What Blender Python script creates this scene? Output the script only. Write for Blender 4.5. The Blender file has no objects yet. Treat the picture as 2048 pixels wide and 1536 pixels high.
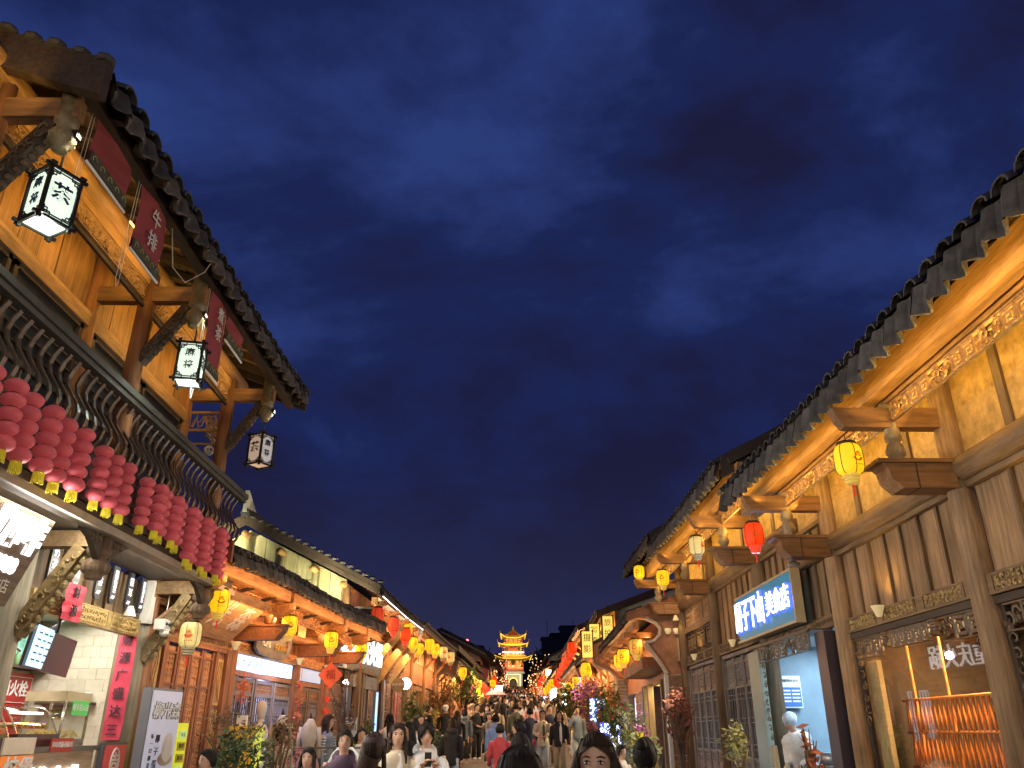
import bpy, bmesh, math, random
from mathutils import Vector, Matrix
S = bpy.context.scene
COL = S.collection
rnd = random.Random(7)
R = math.radians
PI = math.pi
# ---------------------------------------------------------------- camera, sky, exposure
cam = bpy.data.cameras.new('camera'); cam.sensor_width = 36; cam.lens = 28.125; cam.clip_end = 4000
co = bpy.data.objects.new('camera', cam); COL.objects.link(co)
co.location = (0, 0, 1.62); co.rotation_euler = (R(90 + 23.57), 0, R(-0.62))
S.camera = co
S.view_settings.view_transform = 'Standard'; S.view_settings.look = 'None'
S.view_settings.exposure = 0.55; S.view_settings.gamma = 1; S.view_settings.use_curve_mapping = False
S.cycles.use_denoising = True
S.cycles.max_bounces = 6; S.cycles.diffuse_bounces = 3; S.cycles.transparent_max_bounces = 12
S.cycles.sample_clamp_indirect = 4
W = bpy.data.worlds.new('World'); S.world = W; W.use_nodes = True
def world():
    nt = W.node_tree; N = nt.nodes; L = nt.links
    for n in list(N): N.remove(n)
    def nd(t, **k):
        n = N.new(t)
        for a, b in k.items(): setattr(n, a, b)
        return n
    out = nd('ShaderNodeOutputWorld'); bg = nd('ShaderNodeBackground'); L.new(bg.outputs[0], out.inputs[0])
    sky = nd('ShaderNodeTexSky', sky_type='NISHITA'); sky.sun_disc = False
    sky.sun_elevation = R(-4); sky.sun_rotation = R(200)
    tc = nd('ShaderNodeTexCoord'); sep = nd('ShaderNodeSeparateXYZ'); L.new(tc.outputs['Generated'], sep.inputs[0])
    # soft cloud banks, drawn out along a slant
    mp = nd('ShaderNodeMapping'); mp.inputs['Rotation'].default_value = (R(8), R(38), R(12)); mp.inputs['Scale'].default_value = (1.0, 1.4, 1.9)
    mp.inputs['Location'].default_value = (2.35, .4, 1.1)
    L.new(tc.outputs['Generated'], mp.inputs[0])
    n1 = nd('ShaderNodeTexNoise'); n1.inputs['Scale'].default_value = 1.9; n1.inputs['Detail'].default_value = 8; n1.inputs['Roughness'].default_value = 0.58; n1.inputs['Distortion'].default_value = 0.25
    L.new(mp.outputs[0], n1.inputs[0])
    cr = nd('ShaderNodeValToRGB'); L.new(n1.outputs[0], cr.inputs[0])
    e = cr.color_ramp.elements
    e[0].position = 0.37; e[0].color = (0.0074, 0.0076, 0.029, 1)
    e[1].position = 0.65; e[1].color = (0.0160, 0.031, 0.128, 1)
    k = e.new(0.5); k.color = (0.0076, 0.0128, 0.060, 1)
    # towards the horizon the clouds go a flat slate blue from the town's glow
    hz = nd('ShaderNodeMapRange'); L.new(sep.outputs[2], hz.inputs[0])
    hz.inputs[1].default_value = 0.0; hz.inputs[2].default_value = 0.34; hz.inputs[3].default_value = 1; hz.inputs[4].default_value = 0; hz.interpolation_type = 'SMOOTHSTEP'
    mi = nd('ShaderNodeMix', data_type='RGBA'); L.new(hz.outputs[0], mi.inputs[0]); L.new(cr.outputs[0], mi.inputs[6]); mi.inputs[7].default_value = (0.0175, 0.019, 0.050, 1)
    sc = nd('ShaderNodeVectorMath', operation='SCALE'); L.new(sky.outputs[0], sc.inputs[0]); sc.inputs['Scale'].default_value = 0.02
    a2 = nd('ShaderNodeVectorMath', operation='ADD'); L.new(mi.outputs[2], a2.inputs[0]); L.new(sc.outputs[0], a2.inputs[1])
    L.new(a2.outputs[0], bg.inputs[0]); bg.inputs[1].default_value = 1.0
world()
# ---------------------------------------------------------------- materials
MT = {}
def mat(name, col, rough=0.6, var=0.25, scale=6.0, bump=0.0, axis=None, metal=0.0, emit=None, es=0.0, spec=0.4, alpha=1.0, trans=0.0, sub=0.0, col2=None, rv=0.0):
    """procedural material: noise-varied colour (stretched along axis as wood grain), optional relief, glow, per-object variation rv"""
    if name in MT: return MT[name]
    m = bpy.data.materials.new(name); m.use_nodes = True; nt = m.node_tree; N = nt.nodes; L = nt.links
    b = N['Principled BSDF']
    b.inputs['Roughness'].default_value = rough; b.inputs['Metallic'].default_value = metal
    b.inputs['Specular IOR Level'].default_value = spec
    if alpha < 1: b.inputs['Alpha'].default_value = alpha
    if trans: b.inputs['Transmission Weight'].default_value = trans
    if sub: b.inputs['Subsurface Weight'].default_value = sub; b.inputs['Subsurface Radius'].default_value = (0.02, 0.008, 0.004)
    c1 = tuple(max(0, x * (1 - var)) for x in col); c2 = col2 or tuple(min(1, x * (1 + var)) for x in col)
    if var > 0 or bump > 0:
        tc = N.new('ShaderNodeTexCoord'); oi = N.new('ShaderNodeObjectInfo')
        sm = N.new('ShaderNodeVectorMath'); sm.operation = 'SCALE'; sm.inputs[0].default_value = (37.1, 19.7, 23.3); L.new(oi.outputs['Random'], sm.inputs['Scale'])
        ad = N.new('ShaderNodeVectorMath'); ad.operation = 'ADD'; L.new(tc.outputs['Object'], ad.inputs[0]); L.new(sm.outputs[0], ad.inputs[1])
        mp = N.new('ShaderNodeMapping'); L.new(ad.outputs[0], mp.inputs[0])
        sv = [scale] * 3
        if axis is not None:
            sv = [scale * 5] * 3; sv[axis] = scale * 0.45
        mp.inputs['Scale'].default_value = sv
        no = N.new('ShaderNodeTexNoise'); no.inputs['Scale'].default_value = 1; no.inputs['Detail'].default_value = 6; no.inputs['Roughness'].default_value = 0.62
        L.new(mp.outputs[0], no.inputs[0])
        cr = N.new('ShaderNodeValToRGB'); L.new(no.outputs[0], cr.inputs[0])
        cr.color_ramp.elements[0].position = 0.3; cr.color_ramp.elements[1].position = 0.7
        cr.color_ramp.elements[0].color = (*c1, 1); cr.color_ramp.elements[1].color = (*c2, 1)
        src = cr.outputs[0]
        # a second, larger wear pattern
        n2 = N.new('ShaderNodeTexNoise'); n2.inputs['Scale'].default_value = scale * 0.35; n2.inputs['Detail'].default_value = 4; L.new(ad.outputs[0], n2.inputs[0])
        mr = N.new('ShaderNodeMapRange'); L.new(n2.outputs[0], mr.inputs[0]); mr.inputs[1].default_value = 0.3; mr.inputs[2].default_value = 0.7; mr.inputs[3].default_value = 1 - var * 0.7; mr.inputs[4].default_value = 1 + var * 0.5
        mul = N.new('ShaderNodeVectorMath'); mul.operation = 'SCALE'; L.new(src, mul.inputs[0]); L.new(mr.outputs[0], mul.inputs['Scale']); src = mul.outputs[0]
        if rv:
            r2 = N.new('ShaderNodeMapRange'); L.new(oi.outputs['Random'], r2.inputs[0]); r2.inputs[3].default_value = 1 - rv; r2.inputs[4].default_value = 1 + rv
            m2 = N.new('ShaderNodeVectorMath'); m2.operation = 'SCALE'; L.new(src, m2.inputs[0]); L.new(r2.outputs[0], m2.inputs['Scale']); src = m2.outputs[0]
        L.new(src, b.inputs['Base Color'])
        if bump:
            bp = N.new('ShaderNodeBump'); bp.inputs['Strength'].default_value = bump; bp.inputs['Distance'].default_value = 0.02
            L.new(no.outputs[0], bp.inputs['Height']); L.new(bp.outputs[0], b.inputs['Normal'])
    else:
        b.inputs['Base Color'].default_value = (*col, 1)
    if emit:
        b.inputs['Emission Color'].default_value = (*emit, 1); b.inputs['Emission Strength'].default_value = es
    MT[name] = m; return m
def wood(name, col, axis, rough=0.62, var=0.38, bump=0.35, scale=5, rv=0.14):
    return mat(name, col, rough, var, scale, bump, axis, rv=rv)
def glow(name, col, s):
    return mat(name, tuple(min(1, c) for c in col), 0.5, 0, emit=col, es=s)
def glass(name, tint=(1, 1, 1), amt=0.0):
    """window pane: clear from the front, mirror-like at a slant (plain Fresnel)"""
    if name in MT: return MT[name]
    m = bpy.data.materials.new(name); m.use_nodes = True; N = m.node_tree.nodes; L = m.node_tree.links
    N.remove(N['Principled BSDF']); o = N['Material Output']
    t = N.new('ShaderNodeBsdfTransparent'); t.inputs[0].default_value = (*tint, 1)
    g = N.new('ShaderNodeBsdfGlossy'); g.inputs['Roughness'].default_value = 0.015
    f = N.new('ShaderNodeLayerWeight'); f.inputs[0].default_value = 0.5
    w = N.new('ShaderNodeMath'); w.operation = 'POWER'; L.new(f.outputs['Facing'], w.inputs[0]); w.inputs[1].default_value = 4.0
    a = N.new('ShaderNodeMath'); a.operation = 'MULTIPLY_ADD'; L.new(w.outputs[0], a.inputs[0]); a.inputs[1].default_value = 0.95; a.inputs[2].default_value = 0.05 + amt; a.use_clamp = True
    mx = N.new('ShaderNodeMixShader'); L.new(a.outputs[0], mx.inputs[0]); L.new(t.outputs[0], mx.inputs[1]); L.new(g.outputs[0], mx.inputs[2])
    L.new(mx.outputs[0], o.inputs[0]); MT[name] = m; return m
# ---------------------------------------------------------------- frames and mesh builder
class Fr:
    """facade frame: a runs along the street, b into the building (negative = out over the street), z up"""
    def __init__(s, o, ang=0.0, side=1):
        s.o = Vector(o); s.u = Vector((math.sin(ang), math.cos(ang), 0)); s.n = Vector((math.cos(ang), -math.sin(ang), 0)) * side; s.side = side
    def p(s, a, b, z): return s.o + s.u * a + s.n * b + Vector((0, 0, z))
WF = Fr((0, 0, 0)); WF.u = Vector((1, 0, 0)); WF.n = Vector((0, 1, 0)); WF.side = -1
class M:
    def __init__(s, fr=None): s.v = []; s.f = []; s.fr = fr or WF
    def P(s, q): return s.fr.p(*q)
    def add(s, pts, faces, raw=False):
        k = len(s.v); s.v += [Vector(q) if raw else s.P(q) for q in pts]; s.f += [tuple(i + k for i in f) for f in faces]; return s
    def box(s, a0, a1, b0, b1, z0, z1):
        return s.add([(a0, b0, z0), (a1, b0, z0), (a1, b1, z0), (a0, b1, z0), (a0, b0, z1), (a1, b0, z1), (a1, b1, z1), (a0, b1, z1)],
                     [(0, 3, 2, 1), (4, 5, 6, 7), (0, 1, 5, 4), (1, 2, 6, 5), (2, 3, 7, 6), (3, 0, 4, 7)])
    def bar(s, p, q, w, h, up=(0, 0, 1)):
        p = s.P(p); q = s.P(q); d = (q - p).normalized(); u = Vector(up)
        x = d.cross(u)
        if x.length < 1e-4: x = d.cross(Vector((1, 0, 0)))
        x.normalize(); y = x.cross(d)
        x *= w / 2; y *= h / 2
        return s.add([p - x - y, p + x - y, p + x + y, p - x + y, q - x - y, q + x - y, q + x + y, q - x + y],
                     [(0, 1, 2, 3), (4, 7, 6, 5), (0, 4, 5, 1), (1, 5, 6, 2), (2, 6, 7, 3), (3, 7, 4, 0)], True)
    def tube(s, pts, r, n=6, cap=True):
        P = [s.P(q) for q in pts]; k = len(P)
        rr = r if isinstance(r, (list, tuple)) else [r] * k
        ref = None; vs = []
        for i in range(k):
            d = (P[min(i + 1, k - 1)] - P[max(i - 1, 0)])
            d = d.normalized() if d.length > 1e-9 else Vector((0, 0, 1))
            if ref is None: ref = d.orthogonal().normalized()
            x = (ref - d * ref.dot(d)); x = x.normalized() if x.length > 1e-5 else d.orthogonal().normalized(); ref = x; y = d.cross(x)
            e = rr[i]; ex, ey = e if isinstance(e, tuple) else (e, e)
            vs += [P[i] + x * (ex * math.cos(t * 2 * PI / n)) + y * (ey * math.sin(t * 2 * PI / n)) for t in range(n)]
        fs = [(i * n + j, i * n + (j + 1) % n, (i + 1) * n + (j + 1) % n, (i + 1) * n + j) for i in range(k - 1) for j in range(n)]
        if cap: fs += [tuple(reversed(range(n))), tuple(range((k - 1) * n, k * n))]
        return s.add(vs, fs, True)
    def lathe(s, c, prof, n=12, sx=1, sy=1):
        c = s.P(c); vs = []
        for r, z in prof: vs += [c + Vector((r * sx * math.cos(t * 2 * PI / n), r * sy * math.sin(t * 2 * PI / n), z)) for t in range(n)]
        k = len(prof)
        fs = [(i * n + j, i * n + (j + 1) % n, (i + 1) * n + (j + 1) % n, (i + 1) * n + j) for i in range(k - 1) for j in range(n)]
        fs += [tuple(reversed(range(n))), tuple(range((k - 1) * n, k * n))]
        return s.add(vs, fs, True)
    def prism(s, poly, off):
        """poly: points in frame coordinates, swept by off (frame vector)"""
        n = len(poly); q = [(p[0] + off[0], p[1] + off[1], p[2] + off[2]) for p in poly]
        return s.add(list(poly) + q, [tuple(range(n)), tuple(reversed(range(n, 2 * n)))] + [(i, n + i, n + (i + 1) % n, (i + 1) % n) for i in range(n)])
    def ball(s, c, r, n=8, m=6, sx=1, sy=1, sz=1):
        return s.lathe(c, [(max(1e-4, r * math.sin(PI * i / m)), -r * sz * math.cos(PI * i / m)) for i in range(m + 1)], n, sx, sy)
    def mesh(s, name, org=(0, 0, 0), smooth=False, fix=True):
        me = bpy.data.meshes.new(name); o = Vector(org)
        me.from_pydata([tuple(v - o) for v in s.v], [], s.f)
        if fix:
            bm = bmesh.new(); bm.from_mesh(me); bmesh.ops.recalc_face_normals(bm, faces=bm.faces); bm.to_mesh(me); bm.free()
        if smooth: me.shade_smooth() if smooth is True else me.shade_smooth()
        return me
    def obj(s, name, m, parent=None, smooth=False, label=None, cat=None, group=None, kind=None, org=None):
        if parent is not None: wp = wloc(parent)
        elif org is not None: wp = Vector(org)
        else:
            xs = [v.x for v in s.v]; ys = [v.y for v in s.v]; zs = [v.z for v in s.v]
            wp = Vector(((min(xs) + max(xs)) / 2, (min(ys) + max(ys)) / 2, min(zs)))
        me = s.mesh(name, wp, smooth)
        return link(me, name, m, parent, wp if parent is None else None, label, cat, group, kind)
def wloc(o):
    v = Vector(o.location)
    while o.parent: o = o.parent; v = v + o.location
    return v
def setp(o, label=None, cat=None, group=None, kind=None):
    if label: o['label'] = label
    if cat: o['category'] = cat
    if group: o['group'] = group
    if kind: o['kind'] = kind
    return o
def link(me, name, m, parent=None, loc=None, label=None, cat=None, group=None, kind=None):
    o = bpy.data.objects.new(name, me); COL.objects.link(o)
    if m is not None and not me.materials: me.materials.append(m)
    if parent is not None: o.parent = parent
    if loc is not None: o.location = loc
    return setp(o, label, cat, group, kind)
def thing(name, label, cat, loc, group=None, rz=0.0):
    o = bpy.data.objects.new(name, None); COL.objects.link(o); o.location = loc; o.rotation_euler = (0, 0, rz); o.empty_display_size = 0.1
    return setp(o, label, cat, group)
KIDS = {}
def dup(root, loc, rz=None, label=None, group=None, scale=None, mats=None):
    """copy of a thing with copies of its parts and sub-parts"""
    def cp(o, par):
        c = o.copy(); COL.objects.link(c)
        if par is not None: c.parent = par
        if mats and o.type == 'MESH':
            for i, sl in enumerate(c.material_slots):
                nm = mats.get(o.name.split('.')[0])
                if nm: sl.link = 'OBJECT'; sl.material = nm
        for ch in o.children: cp(ch, c)
        return c
    r = cp(root, None); r.location = loc
    if rz is not None: r.rotation_euler = (0, 0, rz)
    if scale: r.scale = scale if isinstance(scale, tuple) else (scale,) * 3
    if label: r['label'] = label
    if group: r['group'] = group
    return r
def piece(me, name, m, parent, loc, rz=0.0, kind=None):
    """one of many alike pieces sharing a mesh (loc in world)"""
    o = bpy.data.objects.new(name, me); COL.objects.link(o)
    if not me.materials: me.materials.append(m)
    o.parent = parent; o.location = Vector(loc) - wloc(parent); o.rotation_euler = (0, 0, rz)
    if kind: o['kind'] = kind
    return o
TXT = {}
def text(body, size, m, name, parent, org, right, up, extrude=0.01, spacing=1.0, vertical=False, align='CENTER', squeeze=1.0, shear=0.0, bold=0.0, label=None):
    """lettering as real mesh: org = centre, right / up = world directions of the line and of the letters"""
    key = (body, extrude / size, spacing, vertical, align, shear, bold / size)
    if key not in TXT:
        c = bpy.data.curves.new('t', 'FONT'); c.body = '\n'.join(body) if vertical else body
        c.size = 1; c.extrude = extrude / size; c.space_character = spacing; c.space_line = spacing * 1.0
        c.align_x = align; c.align_y = 'CENTER'; c.resolution_u = 2; c.shear = shear; c.offset = bold / size
        o = bpy.data.objects.new('t', c); COL.objects.link(o)
        me = bpy.data.meshes.new_from_object(o.evaluated_get(bpy.context.evaluated_depsgraph_get()))
        bpy.data.objects.remove(o); TXT[key] = ([Vector(v.co) for v in me.vertices], [tuple(p.vertices) for p in me.polygons]); bpy.data.meshes.remove(me)
    vs, fs = TXT[key]
    r = Vector(right).normalized(); u = Vector(up).normalized(); n = r.cross(u)
    o0 = Vector(org)
    b = M(); b.add([o0 + r * (v.x * size * squeeze) + u * (v.y * size) + n * (v.z * size) for v in vs], fs, True)
    wp = wloc(parent) if parent else o0
    me = b.mesh(name, wp, fix=False)
    return link(me, name, m, parent, None if parent else wp, label)
def remesh(b, voxel, smooth=2):
    """fuse a builder's overlapping lofts into one continuous skin; returns a builder"""
    me = b.mesh('tmp'); o = bpy.data.objects.new('tmp', me); COL.objects.link(o)
    md = o.modifiers.new('r', 'REMESH'); md.mode = 'VOXEL'; md.voxel_size = voxel; md.use_smooth_shade = True
    if smooth: sm = o.modifiers.new('s', 'SMOOTH'); sm.factor = 0.5; sm.iterations = smooth
    dg = bpy.context.evaluated_depsgraph_get(); e = bpy.data.meshes.new_from_object(o.evaluated_get(dg))
    r = M(); r.v = [Vector(v.co) for v in e.vertices]; r.f = [tuple(p.vertices) for p in e.polygons]
    bpy.data.objects.remove(o); bpy.data.meshes.remove(me); bpy.data.meshes.remove(e)
    return r
def area(name, loc, target, sx, sy, energy, col, spread=180):
    l = bpy.data.lights.new(name, 'AREA'); l.shape = 'RECTANGLE'; l.size = sx; l.size_y = sy; l.energy = energy; l.color = col; l.spread = R(spread)
    o = bpy.data.objects.new(name, l); COL.objects.link(o); o.location = loc
    d = Vector(target) - Vector(loc); o.rotation_euler = d.to_track_quat('-Z', 'Y').to_euler(); return o
def strip(name, p, q, target, energy, col, w=0.03, spread=180):
    """LED strip lamp lying along p-q and aimed at target"""
    p = Vector(p); q = Vector(q); l = bpy.data.lights.new(name, 'AREA'); l.shape = 'RECTANGLE'; l.size = (q - p).length; l.size_y = w; l.energy = energy; l.color = col; l.spread = R(spread)
    o = bpy.data.objects.new(name, l); COL.objects.link(o); o.location = (p + q) / 2
    x = (q - p).normalized(); z = -(Vector(target) - o.location); z = (z - x * z.dot(x)).normalized(); y = z.cross(x)
    o.rotation_euler = Matrix((x, y, z)).transposed().to_euler(); return o
def point(name, loc, energy, col, r=0.05):
    l = bpy.data.lights.new(name, 'POINT'); l.energy = energy; l.color = col; l.shadow_soft_size = r
    o = bpy.data.objects.new(name, l); COL.objects.link(o); o.location = loc; return o
def spot(name, loc, target, energy, col, ang=60, blend=0.6, r=0.03):
    l = bpy.data.lights.new(name, 'SPOT'); l.energy = energy; l.color = col; l.spot_size = R(ang); l.spot_blend = blend; l.shadow_soft_size = r
    o = bpy.data.objects.new(name, l); COL.objects.link(o); o.location = loc
    o.rotation_euler = (Vector(target) - Vector(loc)).to_track_quat('-Z', 'Y').to_euler(); return o
AMBER = (1.0, 0.58, 0.12); ORANGE = (1.0, 0.46, 0.15); WARM = (1.0, 0.78, 0.5); WHITE = (1.0, 0.95, 0.88); COOL = (0.72, 0.85, 1.0)
def gz(y):
    """height of the street: level at first, then climbing towards the tower"""
    return 0.0 if y < 12 else (0.05 * (y - 12) if y < 60 else 2.4 + 0.055 * (y - 60))
# materials used all over
DARKW = wood('dark_timber', (0.055, 0.038, 0.026), 1); DARKV = wood('dark_timber_upright', (0.06, 0.042, 0.03), 2)
BRN = wood('brown_timber', (0.35, 0.19, 0.065), 1); BRV = wood('brown_timber_upright', (0.26, 0.145, 0.07), 2); BRX = wood('brown_timber_cross', (0.24, 0.13, 0.06), 0)
GRW = wood('weathered_timber', (0.21, 0.135, 0.07), 1); GRV = wood('weathered_timber_upright', (0.17, 0.112, 0.064), 2)
RED_W = wood('red_brown_timber', (0.22, 0.095, 0.05), 1); RED_V = wood('red_brown_timber_upright', (0.23, 0.10, 0.055), 2)
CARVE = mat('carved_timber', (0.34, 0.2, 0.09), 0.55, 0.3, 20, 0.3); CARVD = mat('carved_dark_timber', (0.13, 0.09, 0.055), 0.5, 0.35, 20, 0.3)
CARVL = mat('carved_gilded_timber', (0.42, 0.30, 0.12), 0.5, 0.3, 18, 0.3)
PLAST = mat('ochre_plaster', (0.42, 0.28, 0.10), 0.85, 0.3, 11, 1.0)
TILE = mat('grey_roof_tile', (0.088, 0.08, 0.074), 0.75, 0.4, 9, 0.5, rv=0.35); TILED = mat('dark_roof_tile', (0.06, 0.058, 0.058), 0.8, 0.35, 9, 0.4, rv=0.3)
GREYW = wood('blue_grey_door_timber', (0.17, 0.155, 0.15), 2); STONE = mat('grey_stone', (0.25, 0.235, 0.21), 0.8, 0.3, 12, 0.4)
BLACK = mat('black_paint', (0.012, 0.012, 0.012), 0.4, 0); WHT = mat('white_plastic', (0.75, 0.75, 0.73), 0.4, 0)
METAL = mat('grey_metal', (0.3, 0.3, 0.31), 0.35, 0.1, 20, metal=0.8); GOLD = mat('brass', (0.6, 0.42, 0.13), 0.35, 0.1, 20, metal=0.9)
LWHITE = glow('lit_white_letters', (0.95, 0.98, 1.0), 2.4)
# ---------------------------------------------------------------- shared builders
TILEN = {}
def tiles(t, fr, a0, a1, b, z, pitch=0.27, drip=0.22, sag=None, rows=2, singles=True, rise=0.5, depth=2.2):
    """eave of a grey tiled roof: hanging drip tiles, stacked cover tiles, then corrugated tiling up the slope (b = eave line, z = lower edge of the drip tiles)"""
    key = (round(math.atan2(fr.u.x, fr.u.y), 3), fr.side, pitch, drip)
    if key not in TILEN:
        f0 = Fr((0, 0, 0), math.atan2(fr.u.x, fr.u.y), fr.side)
        ms = []
        for v in range(3):
            r = random.Random(v); m = M(f0); n = 6; vs = []
            for th in (0, 0.026):
                for k in range(n + 1):
                    x = (k / n - 0.5) * pitch; w = math.cos(2 * PI * k / n)
                    vs += [(x, -0.03 * w + th, drip), (x, -0.05 - 0.045 * w + th, drip * .12 - drip * 0.12 * math.sin(PI * k / n) + r.uniform(-.014, .014))]
            N = 2 * (n + 1); fs = []
            for k in range(n):
                i = 2 * k; fs += [(i, i + 2, i + 3, i + 1), (N + i, N + i + 1, N + i + 3, N + i + 2), (i + 1, i + 3, N + i + 3, N + i + 1), (i, N + i, N + i + 2, i + 2)]
            m.add(vs, fs); ms.append(m.mesh('drip_tile', smooth=False))
        mc = M(f0); n = 6; vs = []
        L_ = 0.42
        for (bb, zz) in ((0, 0), (L_, L_ * rise)):
            for rr in (0.42 * pitch, 0.34 * pitch):
                for k in range(n + 1):
                    an = PI * k / n; vs.append((rr * math.cos(an), bb, zz + rr * 0.85 * math.sin(an)))
        q = n + 1; fs = []
        for k in range(n):
            fs += [(k, k + 1, 2 * q + k + 1, 2 * q + k), (q + k, 3 * q + k, 3 * q + k + 1, q + k + 1), (k, q + k, q + k + 1, k + 1)]
        mc.add(vs, fs); TILEN[key] = (ms, mc.mesh('cover_tile'))
    ms, mc = TILEN[key]
    n = max(1, round((a1 - a0) / pitch)); sg = sag or (lambda a: 0)
    J = M(fr)
    for i in range(n):
        a = a0 + (i + 0.5) * (a1 - a0) / n; dz = sg(a)
        if singles:
            piece(ms[i % 3], 'drip_tile', TILE, t, fr.p(a, b + rnd.uniform(-.006, .006), z + dz + rnd.uniform(-.012, .012)))
            for k in range(rows):
                piece(mc, 'cover_tile', TILED, t, fr.p(a + pitch / 2 + rnd.uniform(-.01, .01), b - 0.05 + k * 0.36, z + drip - 0.01 + dz + k * (0.36 * rise + 0.012) + rnd.uniform(-.012, .012)))
    # tiling up the slope: one corrugated sheet, in steps
    S2 = M(fr); b0 = b + (rows * .36 - .1 if singles else -0.02); nb = max(2, int(depth / 0.34)); K = 4 * n
    prof = [0, 0.06, 0.075, 0.03]
    if not singles:
        for i in range(n):
            a = a0 + (i + 0.5) * (a1 - a0) / n; dz = sg(a); w = (a1 - a0) / n * .48
            J.add([(a - w, b, z + drip + dz), (a + w, b, z + drip + dz), (a + w, b - .04, z + dz + .02), (a, b - .06, z + dz - .03), (a - w, b - .04, z + dz + .02)], [(0, 1, 2, 3, 4)])
            J.lathe((a + w, b - .05, z + drip - .03 + dz), [(.06, 0), (.06, .09), (.01, .1)], 6)
        J.obj('eave_tiles', TILE, t, kind='stuff')
    vs = []
    for j in range(nb + 1):
        bb = b0 + (b + depth - b0) * j / nb
        for st in (0, 1) if 0 < j < nb else (0,):
            for k in range(K + 1):
                a = a0 + (a1 - a0) * k / K
                vs.append((a, bb, z + drip - 0.02 + sg(a) + (bb - b) * rise + prof[k % 4] * pitch / .27 + (0.02 if st else 0)))
    q = K + 1; rowsn = len(vs) // q
    S2.add(vs, [(j * q + k, j * q + k + 1, (j + 1) * q + k + 1, (j + 1) * q + k) for j in range(rowsn - 1) for k in range(K)])
    S2.obj('roof_tiling', TILED, t, kind='stuff')
    U = M(fr)   # boarding under the tiles
    U.add([(a0, b + .02, z + drip - .05 + sg(a0)), (a1, b + .02, z + drip - .05 + sg(a1)), (a1, b + depth, z + drip - .05 + depth * rise), (a0, b + depth, z + drip - .05 + depth * rise),
           (a0, b + .02, z + drip - .02 + sg(a0)), (a1, b + .02, z + drip - .02 + sg(a1)), (a1, b + depth, z + drip - .02 + depth * rise), (a0, b + depth, z + drip - .02 + depth * rise)],
          [(0, 1, 2, 3), (4, 5, 6, 7), (0, 1, 5, 4), (1, 2, 6, 5), (2, 3, 7, 6), (3, 0, 4, 7)])
    U.obj('roof_boarding', DARKW, t)
def rafters(t, fr, a0, a1, b0, b1, z0, rise, step, m, w=0.07, h=0.09):
    n = max(1, int((a1 - a0) / step)); me = None
    for i in range(n + 1):
        a = a0 + (a1 - a0) * i / n
        if me is None:
            f0 = Fr((0, 0, 0), math.atan2(fr.u.x, fr.u.y), fr.side); k = M(f0); k.bar((0, 0, 0), (0, b1 - b0, (b1 - b0) * rise), w, h); me = k.mesh('rafter')
        piece(me, 'rafter', m, t, fr.p(a, b0, z0))
def fret(m, a0, a1, b, z0, z1, style='key', seed=1, th=0.03, r=0.008):
    """pierced or raised carving in the facade plane: meander keys or leafy scrolls"""
    rg = random.Random(seed); h = z1 - z0
    m.box(a0, a1, b, b + th, z1 - 0.015, z1); m.box(a0, a1, b, b + th, z0, z0 + 0.012)
    n = max(1, round((a1 - a0) / h)); w = (a1 - a0) / n
    for i in range(n):
        x = a0 + i * w; s = style if style != 'mix' else ('key' if (i // 2) % 2 == 0 else 'scroll')
        if s == 'key':
            t = r * 1.6
            for (p, q) in (((.08, .85), (.08, .2)), ((.08, .2), (.75, .2)), ((.75, .2), (.75, .65)), ((.75, .65), (.35, .65)), ((.35, .65), (.35, .42)), ((.35, .42), (.58, .42)), ((.92, .05), (.92, .95)), ((.08, .85), (.92, .85))):
                m.bar((x + p[0] * w, b + th / 2, z0 + p[1] * h), (x + q[0] * w, b + th / 2, z0 + q[1] * h), t, t * 1.6, up=(0.31, 0.2, 0.9) if p[0] == q[0] else (0, 0, 1))
        elif s == 'scroll':
            for k in range(2):
                cx = x + w * (0.3 + 0.42 * k); cz = z0 + h * (0.38 if k else 0.6); d = 1 if (i + k) % 2 else -1
                m.tube([(cx + d * h * .30 * (1 - j / 9) * math.cos(j * .95 + k), b + th * .5 - 0.008 * j / 8, cz + h * .30 * (1 - j / 9) * math.sin(j * .95 + k)) for j in range(8)], [r * 1.5 * (1 - j / 14) for j in range(8)], 4)
                for q in range(2):
                    an = rg.uniform(0, 6.3); m.ball((cx + math.cos(an) * h * .3, b + th * .4, cz + math.sin(an) * h * .26), r * 2.6, 5, 3)
    return m
def curls(m, a0, a1, b, z0, z1, cell, seed=0, r=0.008):
    """flat field of carved curls raised on a panel"""
    rg = random.Random(seed); na = max(1, round((a1 - a0) / cell)); nz = max(1, round((z1 - z0) / cell))
    for i in range(na):
        for j in range(nz):
            cx = a0 + (i + .5) * (a1 - a0) / na; cz = z0 + (j + .5) * (z1 - z0) / nz; d = 1 if (i + j) % 2 else -1; ph = rg.uniform(0, 6.3); R0 = cell * .42
            m.tube([(cx + d * R0 * (1 - k / 7) * math.cos(k * 1.05 + ph), b, cz + R0 * (1 - k / 7) * math.sin(k * 1.05 + ph)) for k in range(6)], r, 4, cap=False)
    return m
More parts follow.
